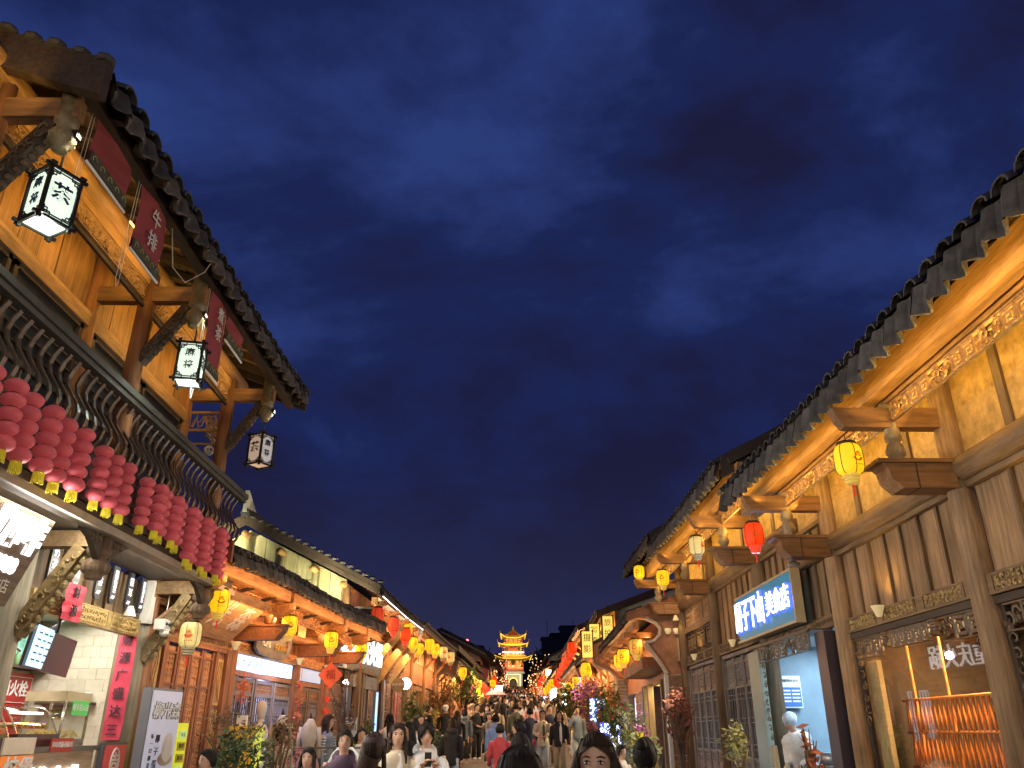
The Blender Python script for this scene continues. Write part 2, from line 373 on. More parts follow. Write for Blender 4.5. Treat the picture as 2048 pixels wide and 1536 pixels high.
def hangpost(t, fr, a, b, z0, z1, r, m, mb=None, bulb=True):
    """hanging post ending in a turned and carved lotus bulb"""
    H = M(fr); H.lathe((a, b, z0), [(r * .55, 0), (r * .68, .015), (r * .62, .035), (r * .9, .06), (r * 1.08, .10), (r * 1.1, .13), (r * .98, .175), (r * .72, .205), (r * .7, .22), (r * .95, .235), (r * 1.0, .26), (r * 1.0, .30), (r * .86, .315), (r * .86, z1 - z0)], 18)
    p = H.obj('hanging_post', mb or m, t, True)
    K = M(fr)
    for k in range(10):
        an = k * PI / 5; K.ball((a + math.cos(an) * r * 1.02, b + math.sin(an) * r * 1.02, z0 + .118), r * .17, 6, 4, sz=2.4)
    K.obj('lotus_petals', mb or m, p)
    return p
def brace(t, fr, a, p, q, w, m, mc, seed=3):
    """slanting carved bracket from p=(b,z) low on the post to q=(b,z) under the beam"""
    B = M(fr); B.bar((a, p[0], p[1]), (a, q[0], q[1]), w, w * .8); o = B.obj('brace', m, t)
    K = M(fr); rg = random.Random(seed); db = q[0] - p[0]; dz = q[1] - p[1]; L_ = math.hypot(db, dz); nb, nz = -dz / L_, db / L_
    if nb > 0: nb, nz = -nb, -nz
    for k in range(9):
        f = .12 + .78 * k / 8; cb = p[0] + db * f - 0; cz = p[1] + dz * f
        for sdx in (-1, 1):
            R0 = w * .34; ph = rg.uniform(0, 6)
            K.tube([(a + sdx * (w * .5 + .012), cb + nb * w * .1 + db / L_ * R0 * (1 - j / 6) * math.cos(j + ph) + nb * R0 * math.sin(j + ph) * (1 - j / 6), cz + nz * w * .1 + dz / L_ * R0 * (1 - j / 6) * math.cos(j + ph) + nz * R0 * math.sin(j + ph) * (1 - j / 6)) for j in range(5)], w * .07, 4)
        K.ball((a, cb + nb * w * .46, cz + nz * w * .46), w * rg.uniform(.22, .32), 6, 4)
    K.obj('brace_carving', mc, o)
    V = M(fr); V.tube([(a, q[0] + nb * w * .3 + math.cos(j * .7) * w * .5 * (1 - j / 10), q[1] + nz * w * .3 + math.sin(j * .7) * w * .5 * (1 - j / 10)) for j in range(9)], w * .13, 5)
    V.tube([(a, p[0] + nb * w * .2 + math.cos(-j * .7 + 2) * w * .5 * (1 - j / 10), p[1] + nz * w * .2 + math.sin(-j * .7 + 2) * w * .5 * (1 - j / 10)) for j in range(9)], w * .13, 5)
    V.obj('brace_scroll', mc, o); return o
def boards(t, fr, a0, a1, b, z0, z1, n, m, mb, gap=0.012, bat=True, th=0.03):
    """wall of upright boards with battens over the joints, every board its own piece"""
    w = (a1 - a0) / n; f0 = Fr((0, 0, 0), math.atan2(fr.u.x, fr.u.y), fr.side)
    k = M(f0); k.box(-w / 2 + gap / 2, w / 2 - gap / 2, 0, th, 0, z1 - z0); me = k.mesh('board')
    k2 = M(f0); k2.box(-.022, .022, -.03, .005, 0, z1 - z0); me2 = k2.mesh('batten')
    for i in range(n):
        piece(me, 'board', m, t, fr.p(a0 + (i + .5) * w, b + rnd.uniform(0, .012), z0))
        if bat and i: piece(me2, 'batten', mb, t, fr.p(a0 + i * w, b, z0))
def stones(t, fr, a0, a1, b, z0, z1, m, mm, seed, rows=None, th=0.03, along='a', bsign=-1, name='stone'):
    """coursed rubble wall: every stone a piece standing proud of pale mortar. along='a': facade plane b; along='b': gable plane (a fixed = b argument), a0..a1 run in b"""
    rg = random.Random(seed); k = M(fr)
    if along == 'a': k.box(a0, a1, b, b + .06, z0, z1)
    else: k.box(b, b + .06, a0, a1, z0, z1)
    k.obj('mortar', mm, t)
    z = z0 + .01
    while z < z1 - .05:
        h = min(rg.choice((.1, .12, .22, .26, .3)), z1 - .01 - z); x = a0 + .01
        while x < a1 - .06:
            w = min(rg.uniform(.22, .62), a1 - .01 - x)
            if a1 - .01 - x - w < .1: w = a1 - .01 - x
            q = M(fr); g = .011; j = lambda: rg.uniform(-.008, .008)
            x0, x1, zz0, zz1 = x + g, x + w - g, z + g, z + h - g; d = th + rg.uniform(-.008, .012)
            if along == 'a':
                q.add([(x0 + j(), b - d, zz0 + j()), (x1 + j(), b - d, zz0 + j()), (x1 + j(), b - d, zz1 + j()), (x0 + j(), b - d, zz1 + j()), (x0, b, zz0), (x1, b, zz0), (x1, b, zz1), (x0, b, zz1)], [(0, 1, 2, 3), (0, 4, 5, 1), (1, 5, 6, 2), (2, 6, 7, 3), (3, 7, 4, 0)])
            else:
                q.add([(b - d, x0 + j(), zz0 + j()), (b - d, x1 + j(), zz0 + j()), (b - d, x1 + j(), zz1 + j()), (b - d, x0 + j(), zz1 + j()), (b, x0, zz0), (b, x1, zz0), (b, x1, zz1), (b, x0, zz1)], [(0, 1, 2, 3), (0, 4, 5, 1), (1, 5, 6, 2), (2, 6, 7, 3), (3, 7, 4, 0)])
            q.obj(name, m, t); x += w
        z += h
def lattice(m, a0, a1, b, z0, z1, na, zs, r=0.011):
    """window lattice: na upright bars and groups of cross bars at heights zs"""
    for i in range(na + 1):
        a = a0 + (a1 - a0) * i / na; m.box(a - r / 2, a + r / 2, b, b + .02, z0, z1)
    for z in zs: m.box(a0, a1, b - .004, b + .016, z - r / 2, z + r / 2)
    return m
# ---------------------------------------------------------------- lanterns
YPAPER = mat('yellow_lantern_paper', (0.8, 0.5, 0.03), 0.6, 0.12, 14, emit=(1.0, 0.58, 0.008), es=0.6)
YPALE = mat('pale_lantern_paper', (0.75, 0.62, 0.28), 0.6, 0.12, 14, emit=(1.0, 0.78, 0.25), es=0.26)  # faint glow put into the paper of the pale unlit lanterns
RPAPER = mat('red_lantern_paper', (0.7, 0.04, 0.01), 0.6, 0.12, 14, emit=(1.0, 0.05, 0.005), es=0.55)
RDIM = mat('dim_red_lantern_paper', (0.6, 0.06, 0.03), 0.6, 0.12, 14, emit=(1.0, 0.07, 0.02), es=0.28)
ODIM = mat('dim_amber_lantern_paper', (0.6, 0.36, 0.08), 0.6, 0.12, 14, emit=(1.0, 0.50, 0.06), es=0.32)
LANRIB = mat('lantern_rib', (0.05, 0.03, 0.01), 0.6, 0); INK = mat('lantern_ink', (0.35, 0.05, 0.01), 0.6, 0, emit=(0.55, 0.09, 0.0), es=0.5); INKD = mat('dark_ink', (0.02, 0.02, 0.03), 0.7, 0)
TASR = mat('red_tassel', (0.5, 0.03, 0.02), 0.8, 0.1, emit=(0.9, 0.08, 0.04), es=0.25)
def palace_lantern(name, label, loc, paper, rot=0.0, group='lanterns hung under the eaves', s=1.0, base=None, emblem=True, tassel=True, hexa=False):
    """paper lantern with dark ribs, a stepped gilt foot, a painted boat and a tassel; loc = top of the hook"""
    t = thing(name, label, 'lantern', loc, group, rot)
    x, y, z = 0, 0, 0
    f = Fr((0, 0, 0)); f = WF
    def ob(m, n, mt, par=None, sm=False):
        me = m.mesh(n, (0, 0, 0), sm); o = link(me, n, mt, par or t); return o
    n = 6 if hexa else 16
    P = M(); P.lathe((0, 0, -.43 * s), [(.085 * s, 0), (.115 * s, .02 * s), (.132 * s, .06 * s), (.136 * s, .15 * s), (.132 * s, .25 * s), (.115 * s, .29 * s), (.085 * s, .31 * s)], n); pa = ob(P, 'paper_shade', paper, None, not hexa)
    for k in range(6):
        an = k * PI / 3 + .3; c, d = math.cos(an), math.sin(an)
        B = M(); B.tube([(c * r * s, d * r * s, (-.43 + q) * s) for r, q in ((.087, -.005), (.118, .02), (.135, .06), (.139, .15), (.135, .25), (.118, .29), (.087, .312))], .0035 * s, 4); ob(B, 'rib', LANRIB)
    T = M(); T.lathe((0, 0, -.122 * s), [(.09 * s, 0), (.1 * s, .012 * s), (.09 * s, .03 * s), (.02 * s, .035 * s)], 14); ob(T, 'top_ring', LANRIB)
    G = M(); G.lathe((0, 0, -.53 * s), [(.055 * s, 0), (.066 * s, .012 * s), (.058 * s, .03 * s), (.075 * s, .042 * s), (.068 * s, .06 * s), (.088 * s, .075 * s), (.08 * s, .1 * s)], 14); ob(G, 'stepped_foot', base or GOLDL)
    Hk = M(); Hk.tube([(0, 0, -.09 * s), (0, 0, 0)], .005 * s, 4); ob(Hk, 'hook', LANRIB)
    if tassel:
        Q = M(); Q.ball((0, 0, -.55 * s), .018 * s, 6, 4); Q.tube([(0, 0, -.56 * s), (.004 * s, 0, -.65 * s)], [.01 * s, .014 * s], 5); ob(Q, 'tassel', TASR)
    if emblem:
        E = M()
        for k in (0.0,):
            d0 = .1395 * s
            def pt(u, v): return (d0 * math.sin(u / .139 / 1.0), -d0 * math.cos(u / .139), (-.28 + v) * s)
            E.add([pt(.055 * math.cos(PI + PI * i / 8), .045 * math.sin(PI + PI * i / 8) - .0) for i in range(9)], [tuple(range(9))])
            for (u0, u1, v) in ((-.042, .04, .008), (-.032, .03, .026), (-.02, .02, .042)):
                E.add([pt(u0, v), pt(u1, v), pt(u1 - .006, v + .012), pt(u0 + .006, v + .012)], [(0, 1, 2, 3)])
            for q in range(4):
                u = -.045 + .028 * q; E.add([pt(u, -.082), pt(u + .016, -.082), pt(u + .016, -.072), pt(u, -.072)], [(0, 1, 2, 3)])
        ob(E, 'boat_emblem', INK)
    return t
GOLDL = mat('gilt_lantern_foot', (0.7, 0.5, 0.12), 0.4, 0.1, emit=(1.0, 0.66, 0.12), es=0.22); REDF = mat('red_lantern_foot', (0.6, 0.05, 0.03), 0.4, 0.1, emit=(1, .1, .04), es=.4); PALEF = mat('pale_lantern_foot', (0.5, 0.45, 0.3), 0.4, 0.1)
# ---------------------------------------------------------------- RIGHT ROW, near: long timber shop house in two roof steps
RF = Fr((4.5, 0, 0), 0, 1)
MORTAR = mat('pale_mortar', (0.5, 0.40, 0.33), 0.9, 0.15, 20); STN = mat('brown_stone', (0.185, 0.115, 0.085), 0.8, 0.3, 9, 0.5, rv=0.3); STNG = mat('grey_wall_stone', (0.2, 0.175, 0.16), 0.8, 0.3, 9, 0.5, rv=0.25)
RENDER_P = mat('reddish_render', (0.30, 0.16, 0.11), 0.85, 0.3, 5, 0.5); DOVE = wood('grey_board', (0.29, 0.185, 0.10), 2, var=0.42, bump=.6)
right_house = thing('timber_shop_house', 'long timber shop house on the right with amber lit eaves, plank walls and bracket boxes', 'building', (4.5, 7.6, 0))
t = right_house
POSTS = [4.3, 7.6, 10.9, 14.2, 17.5, 20.75]
for i, a in enumerate(POSTS):
    up = 0 if a < 11 else .55
    k = M(RF); g = -.3; k.tube([(a, .02, g), (a, .02, 4.2 + up), (a, .02, 5.45 + up)], [.15, .14, .12], 12); k.obj('post', DOVE if i < 3 else GRV, t, True)
for (a0, a1, up) in ((3.0, 12.2, 0), (12.2, 20.9, .55)):
    w0 = (a0 + a1) / 2
    k = M(RF); k.tube([(a0, .02, 4.0 + up), (a1, .02, 4.0 + up)], .135, 10); k.obj('wall_beam', GRW, t, True)
    k = M(RF); k.box(a0, a1, .06, .16, 4.0 + up, 5.5 + up); k.obj('plaster_wall', PLAST, t)
    k = M(RF); k.box(a0 - .1, a1, -.80, -.66, 4.72 + up, 4.90 + up); k.box(a0 - .1, a1, -.80, -.70, 4.903 + up, 5.02 + up); k.obj('eave_purlin', BRN, t)
    k = M(RF); k.box(a0, a1, -.62, -.51, 4.74 + up, 4.94 + up); k.obj('tie_beam', BRN, t)
    k = M(RF); k.box(a0, a1, -.61, -.52, 4.70 + up, 4.737 + up); k.obj('bead_moulding', BRN, t)
    rafters(t, RF, a0, a1, -.9, 1.2, 5.06 + up, .5, .36, DARKW)
# frieze under the tie beam, one length per bay
for i in range(5):
    up = 0 if POSTS[i + 1] < 11.5 else .55
    k = M(RF); fret(k, POSTS[i] + .08, POSTS[i + 1] - .08, -.585, 4.50 + up, 4.695 + up, 'mix', i, .035, .011); k.obj('carved_frieze', CARVE, t)
    mid = (POSTS[i] + POSTS[i + 1]) / 2
    for aa in (mid - .75, mid + .72): 
        k = M(RF); k.box(aa - .06, aa + .06, .03, .07, 4.14 + up, 5.3 + up); k.obj('stud', GRV, t)
for a in POSTS[1:]:
    up = 0 if a < 11 else .55
    k = M(RF); k.box(a - .07, a + .07, -1.0, -.02, 4.45 + up, 4.66 + up)
    k.prism([(a - .07, -1.16, 4.66 + up), (a - .07, -1.0, 4.66 + up), (a - .07, -1.0, 4.45 + up), (a - .07, -1.06, 4.46 + up), (a - .07, -1.12, 4.54 + up)], (.14, 0, 0)); k.obj('cantilever_beam', BRX, t)
    hangpost(t, RF, a, -.56, 4.09 + up, 4.75 + up, .085, GRV, mat('pale_turned_bulb', (.40, .32, .2), .6, .3, 14, .3))
    k = M(RF)
    prof = [(-.78, 4.05), (-.74, 4.01), (-.72, 3.90), (-.62, 3.80), (-.08, 3.80), (-.08, 4.05)]
    k.prism([(a - .14, b, z + up) for b, z in prof], (.28, 0, 0)); o = k.obj('bracket_box', BRX, t)
    k = M(RF); k.box(a - .17, a + .17, -.84, -.07, 4.052 + up, 4.09 + up); k.obj('bracket_lid', BRX, o)
    k = M(RF); k.box(a - .145, a + .145, -.47, -.455, 3.797 + up, 4.05 + up); k.obj('joint_seam', DARKW, o)
# roofs
tiles(t, RF, 3.4, 12.25, -1.04, 4.75, .27, .30, sag=lambda a: .03 * math.cos((a - 4) * .8), depth=3.0)
roof2 = thing('raised_roof', 'higher grey tiled roof stepping up behind the long right hand eave', 'roof', (4.5, 12.3, 5.6))
tiles(t, RF, 12.32, 18.9, -1.04, 5.33, .27, .30, sag=lambda a: .02 * math.cos(a), depth=3.0)
tiles(t, RF, 18.95, 23.2, -1.0, 5.68, .27, .28, depth=3.0)
k = M(RF); k.box(18.9, 22.9, -.78, -.62, 5.5, 5.8); k.obj('eave_purlin', BRN, t)
bpy.data.objects.remove(roof2)
for (a0, zz) in ((12.27, 5.66), (18.9, 5.98), (23.2, 5.98), (3.4, 5.0)):
    k = M(RF); k.prism([(a0, -1.0, zz - .3), (a0, -1.0, zz + .06), (a0, 2.2, zz + 1.75), (a0, 2.2, zz + 1.3)], (.06, 0, 0)); k.obj('verge_board', DARKW, t)
# wall bays ------------------------------------------------------
boards(t, RF, 4.4, 7.46, .06, 2.98, 3.86, 5, DOVE, GRV)
boards(t, RF, 7.76, 10.76, .06, 2.98, 3.86, 7, DOVE, GRV)
boards(t, RF, 11.05, 14.06, .06, 3.12, 4.42, 9, DOVE, GRV)
boards(t, RF, 14.35, 17.36, .06, 3.3, 4.42, 8, DOVE, GRV)
for a0, a1, z in ((4.4, 7.46, 3.865), (7.76, 10.76, 3.865), (11.05, 14.06, 4.42), (14.35, 17.36, 4.42)):
    k = M(RF); k.box(a0, a1, -.02, .05, z - .06, z); k.obj('panel_rail', GRW, t)
for i, (a0, a1, z0, z1) in enumerate(((4.4, 7.46, 2.78, 2.97), (7.76, 10.76, 2.80, 2.98), (11.05, 14.06, 2.95, 3.11), (14.35, 17.36, 3.08, 3.29), (17.62, 20.65, 3.1, 3.32))):
    k = M(RF); k.box(a0, a1, -.03, .08, z0, z1); o = k.obj('carved_lintel', GRW, t)
    for q in range(3):
        w = (a1 - a0) / 3; c0 = a0 + q * w + .1; c1 = c0 + w - .2
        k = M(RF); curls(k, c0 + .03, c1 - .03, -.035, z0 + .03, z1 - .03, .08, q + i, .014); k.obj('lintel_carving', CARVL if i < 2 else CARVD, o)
        k = M(RF); k.tube([(c0, -.036, z0 + .025), (c1, -.036, z0 + .025), (c1, -.036, z1 - .02), (c0, -.036, z1 - .02), (c0, -.036, z0 + .025)], .007, 4); k.obj('lintel_bead', GRW, o)
# bay with the glass front: pierced lintel, curtains, orange lattice screen inside
for (a0, a1, zt) in ((4.4, 7.46, 2.77), (7.76, 10.76, 2.795)):
    k = M(RF); k.box(a0, a1, .0, .09, zt - .07, zt); k.obj('door_head', DARKW, t)
    k = M(RF)
    fret(k, a0 + .05, a0 + .8, .02, zt - .32, zt - .075, 'mix', 4, .04, .013); fret(k, a0 + 1.05, a1 - 1.05, .02, zt - .27, zt - .075, 'key', 8, .04, .013); fret(k, a1 - .8, a1 - .05, .02, zt - .32, zt - .075, 'mix', 5, .04, .013)
    for aa in (a0 + .1, a1 - .12):
        for q in range(6): k.tube([(aa + .07 * math.cos(j * .9 + q) * (1 - j / 9), .03, zt - .38 - q * .13 + .06 * math.sin(j * .9 + q) * (1 - j / 9)) for j in range(7)], .011, 4)
    k.obj('pierced_lintel', CARVD, t, label='dark pierced lintel with carved luck characters and leaf scrolls')
    for aa in (a0 + .85, a1 - 1.0):
        text('寿', .2, CARVD, 'carved_character', t, RF.p(aa + .07, .03, zt - .17), (0, -1, 0), (0, 0, 1), .02, bold=.004)
    k = M(RF); k.box(a0, a0 + .06, .04, .1, 0, zt - .08); k.box(a1 - .06, a1, .04, .1, 0, zt - .08); k.box(a0, a1, .04, .1, .0, .55); k.obj('shopfront_frame', DARKV, t)
    k = M(RF); k.add([(a0 + .05, .17, .5), (a1 - .05, .07, .5), (a1 - .05, .07, zt - .08), (a0 + .05, .17, zt - .08)], [(0, 1, 2, 3)]); k.obj('window_pane', glass('shop_glass', (.93, .95, .94), .04), t)
# interior of the hot pot room
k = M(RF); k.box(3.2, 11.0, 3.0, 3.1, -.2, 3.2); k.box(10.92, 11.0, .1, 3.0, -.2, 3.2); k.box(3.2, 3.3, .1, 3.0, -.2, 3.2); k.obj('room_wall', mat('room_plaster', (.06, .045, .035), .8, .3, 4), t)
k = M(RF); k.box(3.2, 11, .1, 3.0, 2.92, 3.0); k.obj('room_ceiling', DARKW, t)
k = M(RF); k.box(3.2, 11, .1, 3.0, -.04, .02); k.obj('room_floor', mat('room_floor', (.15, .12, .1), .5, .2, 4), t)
screen = thing('slatted_screen', 'orange bamboo screen of slanting slats behind the shop glass on the right', 'screen', tuple(RF.p(8.9, .55, 0)))
BAM = mat('orange_bamboo', (0.55, 0.2, 0.05), .5, .25, 12, rv=.2)
f0 = Fr((0, 0, 0), 0, 1)
sl = {}
for z0, z1 in ((.85, 1.24), (1.25, 1.62), (1.63, 1.98)):
    for i in range(29):
        a = 7.75 + i * .105
        for d in (-1, 1):
            if (z0, d) not in sl:
                k = M(f0); k.bar((-.035 * d, 0, 0), (.035 * d, 0, z1 - z0), .02, .016); sl[(z0, d)] = k.mesh('slat')
            piece(sl[(z0, d)], 'slat', BAM, screen, RF.p(a, .55 + .012 * d, z0))
for z in (.84, 1.245, 1.625, 1.99):
    k = M(RF); k.tube([(7.7, .55, z), (10.8, .55, z)], .018, 6); k.obj('bamboo_rail', BAM, screen, True)
for a in (7.75, 8.6, 9.7, 10.5):
    k = M(RF); k.tube([(a, .58, .02), (a, .58, 2.75)], .016, 6); k.obj('bamboo_pole', BAM, screen, True)
cur = mat('cream_curtain', (0.42, 0.33, 0.17), .8, .15, 5)
def curtain(fr, a0, a1, b, z0, z1, m, label, folds=6, amp=.03):
    k = M(fr); n = folds * 6; vs = []
    for z in (z0, z1):
        for i in range(n + 1): vs.append((a0 + (a1 - a0) * i / n, b + amp * math.cos(i * 2 * PI / 6), z))
    k.add(vs, [(i, i + 1, n + 2 + i, n + 1 + i) for i in range(n)]); return k.obj('curtain', m, None, True, label, 'curtain', org=fr.p((a0 + a1) / 2, b, z0))
curtain(RF, 10.42, 10.72, .16, .3, 2.45, cur, 'cream curtain drawn to the far side of the orange lit shop window')
curtain(RF, 6.2, 7.3, .2, .3, 2.5, mat('olive_curtain', (.3, .28, .12), .8, .15, 5), 'olive yellow curtain in the window at the right edge of the street')
for i, (a, zc, s_) in enumerate(((8.5, 2.15, .32),)):
    p = M(RF); p.box(a - .22, a + .22, 2.95, 2.98, 1.95, 2.5); q = p.obj('wall_poster', mat('poster_cream', (.5, .4, .25), .8, .1), None, False, 'cream paper poster with a brush character on the back wall of the hot pot room', 'poster', org=RF.p(a, 2.96, 1.95))
    text('火', .4, INKD, 'brush_character', q, RF.p(a, 2.94, 2.22), (0, -1, 0), (0, 0, 1), .004)
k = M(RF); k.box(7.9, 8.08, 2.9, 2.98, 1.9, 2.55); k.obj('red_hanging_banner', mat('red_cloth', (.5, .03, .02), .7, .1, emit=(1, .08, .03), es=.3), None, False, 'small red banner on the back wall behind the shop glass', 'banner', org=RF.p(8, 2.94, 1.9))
area('hotpot_room_lamp', tuple(RF.p(9.2, .9, 2.85)), tuple(RF.p(9.2, .7, 0)), 2.2, .6, 150, (1.0, .55, .22))
# kitchen bay ------------------------------------------------------
BLUEW = mat('blue_grey_kitchen_wall', (.22, .33, .42), .5, .12, 3)
k = M(RF); k.box(11.0, 14.4, 1.9, 2.0, -.2, 3.0); k.box(14.32, 14.42, .1, 1.9, -.2, 3.0); k.box(11.05, 11.15, .1, 1.9, -.2, 3.0); k.obj('kitchen_wall', BLUEW, t)
k = M(RF); k.box(11.0, 14.4, .1, 2.0, 2.97, 3.05); k.obj('kitchen_ceiling', mat('kitchen_ceiling', (.5, .55, .58), .6, .05), t)
k = M(RF); k.box(11.0, 14.4, .1, 2.0, -.04, .05); k.obj('kitchen_floor', STONE, t)
k = M(RF); k.box(11.08, 11.42, -.22, .12, 0, 2.88); k.obj('dark_door_jamb', mat('plum_black_panel', (.045, .035, .05), .35, .1, 4), t, label='flat plum black panel beside the kitchen opening')
k = M(RF); k.box(13.75, 14.34, -.32, -.22, .1, 2.86); k.obj('green_side_panel', mat('grey_green_panel', (.2, .25, .22), .4, .1, 3), t)
k = M(RF); fret(k, 11.45, 14.3, -.31, 2.66, 2.92, 'mix', 12, .05, .013); k.box(11.42, 14.34, -.30, .05, 2.925, 2.95); k.obj('pierced_lintel', CARVD, t)
k = M(RF)
for q in range(9): k.tube([(13.68 + .07 * math.cos(j * .9 + q) * (1 - j / 9), -.27, 2.6 - q * .13 + .06 * math.sin(j * .9 + q) * (1 - j / 9)) for j in range(7)], .012, 4)
k.obj('carved_door_edge', CARVD, t)
area('kitchen_lamp', tuple(RF.p(12.7, .9, 2.93)), tuple(RF.p(12.7, .8, 0)), 2.0, .6, 75, (.72, .88, 1.0))
k = M(RF); k.box(12.0, 13.4, .86, .92, 2.93, 2.965); k.obj('ceiling_tube_light', glow('cool_tube', (.8, .92, 1), 6), t)
pst = thing('wall_poster', 'blue and white notice hung on the kitchen wall', 'poster', (4.8, 14.24, 2.0))
k = M(); k.box(4.62, 4.98, 14.22, 14.25, 2.0, 2.5); k.obj('sheet', mat('poster_white', (.75, .8, .85), .6, 0), pst)
k = M(); k.box(4.635, 4.965, 14.212, 14.218, 2.02, 2.32); k.obj('blue_field', mat('poster_blue', (.05, .17, .5), .6, 0), pst)
for i in range(4):
    for q in (0, 1): k = M(); k.box(4.66 + q * .155, 4.79 + q * .155, 14.205, 14.21, 2.09 + i * .055, 2.115 + i * .055); k.obj('white_line', WHT, pst)
text('明厨亮灶公示', .05, INKD, 'heading', pst, (4.8, 14.215, 2.42), (1, 0, 0), (0, 0, 1), .002)
# stall counter and pots below the kitchen
st = thing('serving_counter', 'steel serving counter with pans in the kitchen opening', 'counter', tuple(RF.p(12.4, .25, 0)))
k = M(RF); k.box(11.5, 13.4, .12, .5, .05, 1.15); k.obj('cabinet', METAL, st)
k = M(RF); k.box(11.48, 13.42, .08, .54, 1.152, 1.19); k.obj('worktop', METAL, st)
for i in range(3):
    k = M(RF); k.lathe((11.8 + i * .5, .3, 1.192), [(.13, 0), (.17, .02), (.17, .16), (.15, .165)], 12); k.obj('pan', METAL, st, True)
# light box sign over the kitchen
sg = thing('shop_sign', 'blue lit shop sign with glowing white characters over the kitchen opening', 'sign', tuple(RF.p(13.4, -.25, 3.1)))
k = M(RF); k.box(11.95, 14.9, -.26, -.16, 3.12, 3.82); k.obj('back_board', mat('sign_teal', (.04, .2, .3), .3, .1, emit=(.08, .38, .6), es=.16), sg)
k = M(RF); k.box(11.9, 14.95, -.28, -.14, 3.08, 3.118); k.box(11.9, 14.95, -.28, -.14, 3.822, 3.86); k.box(11.86, 11.9, -.28, -.14, 3.08, 3.86); k.obj('clear_frame', mat('gold_edge', (.5, .42, .25), .3, .1), sg)
BLUEL = glow('blue_halo_letters', (.08, .14, 1.0), 1.1)
for (s_, z, a, ex, sx) in (('厨子下山', .56, 14.02, 0, .76), ('美食店', .38, 12.5, 0, 1.0)):
    text(s_, z, BLUEL, 'letter_side', sg, RF.p(a, -.275, 3.46), (0, -1, 0), (0, 0, 1), .03, squeeze=sx, bold=.02)
    text(s_, z, LWHITE, 'lit_letter', sg, RF.p(a, -.315, 3.46), (0, -1, 0), (0, 0, 1), .008, squeeze=sx)
area('sign_glow', tuple(RF.p(13.4, -.4, 3.45)), tuple(RF.p(13.4, -3, 3.2)), 2.6, .5, 26, (.7, .82, 1.0))
# door bays -----------------------------------------------------------
def leaf(t, fr, a0, a1, b, z0, z1, m, mc, style, seed, mp=None, panel=None):
    """one carved door leaf: stiles and rails, recessed panels, lattice or carving"""
    g = .012; a0 += g; a1 -= g; h = z1 - z0; w = a1 - a0
    D = M(fr); s = min(.06, w * .16)
    D.box(a0, a0 + s, b, b + .05, z0, z1); D.box(a1 - s, a1, b, b + .05, z0, z1)
    zs = [0, .02, .24, .27, .36, .385, .80, .83, .95, .975] if style != 'lat' else [0, .02, .23, .26, .36, .39, .8, .82, .94, .975]
    for f in (0, .245, .36, .80, .955): D.box(a0 + s, a1 - s, b + .002, b + .048, z0 + f * h, z0 + f * h + .035 + (.02 if f == 0 else 0))
    d = D.obj('door_leaf', m, t)
    for (q0, q1) in ((z0 + .03, z0 + .36 * h), (z0 + .8 * h, z1 - .02), (z0 + .36 * h, z0 + .8 * h))[:2 if style == 'lat' else 3]: P = M(fr); P.box(a0 + s, a1 - s, b + .026, b + .034, q0, q1); P.obj('door_panel', panel or m, d)
    C = M(fr); c0, c1 = a0 + s + .01, a1 - s - .01
    curls(C, c0, c1, b + .022, z0 + .275 * h, z0 + .355 * h, .07, seed, .008); curls(C, c0, c1, b + .022, z0 + .835 * h, z0 + .95 * h, .07, seed + 2, .008)
    if style == 'carve': curls(C, c0, c1, b + .02, z0 + .385 * h, z0 + .79 * h, .085, seed + 3, .009)
    else: lattice(C, c0, c1, b + .01, z0 + .36 * h + .03, z0 + .8 * h, 3, [z0 + q * h for q in (.42, .45, .58, .61, .73, .76)], .012)
    C.obj('door_carving', mc, d); return d
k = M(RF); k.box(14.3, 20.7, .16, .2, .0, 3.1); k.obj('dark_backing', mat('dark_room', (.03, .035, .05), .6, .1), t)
for i in range(4): leaf(t, RF, 14.55 + i * .68, 15.23 + i * .68, .03, .15, 2.98, GREYW, mat('worn_grey_carving', (.2, .19, .19), .5, .3, 20), 'lat', i)
k = M(RF); k.box(14.36, 14.54, 0, .1, .1, 3.06); k.box(17.28, 17.36, 0, .1, .1, 3.06); k.box(14.36, 17.36, 0, .1, 2.99, 3.06); k.obj('door_frame', GREYW, t)
for i in range(4): leaf(t, RF, 18.0 + i * .6, 18.6 + i * .6, .03, .3, 3.0, GREYW, MT['worn_grey_carving'], 'lat', 9 + i, panel=BRV)
k = M(RF); k.box(17.64, 17.99, 0, .1, .25, 3.08); k.box(20.42, 20.62, 0, .1, .25, 3.08); k.box(17.64, 20.62, 0, .1, 3.01, 3.08); k.obj('door_frame', GREYW, t)
# last bay above the doors: carved panels and a lattice band
for i in range(3):
    a0 = 17.75 + i * .95
    k = M(RF); k.box(a0, a0 + .85, .03, .09, 4.0, 4.5); o = k.obj('panel', DOVE, t)
    k = M(RF); curls(k, a0 + .08, a0 + .77, .025, 4.06, 4.44, .12, i, .013); k.obj('panel_carving', CARVE, o)
    k = M(RF); k.box(a0, a0 + .85, .1, .12, 3.36, 3.85); o = k.obj('lattice_backing', DARKV, t)
    k = M(RF); fret(k, a0 + .03, a0 + .82, .05, 3.38, 3.83, 'key', i, .03, .016); fret(k, a0 + .03, a0 + .82, .05, 3.5, 3.7, 'scroll', i, .03, .012); k.obj('lattice_panel', GRV, o)
k = M(RF); k.box(17.6, 20.7, .0, .08, 3.86, 3.99); k.obj('panel_rail', GRW, t)
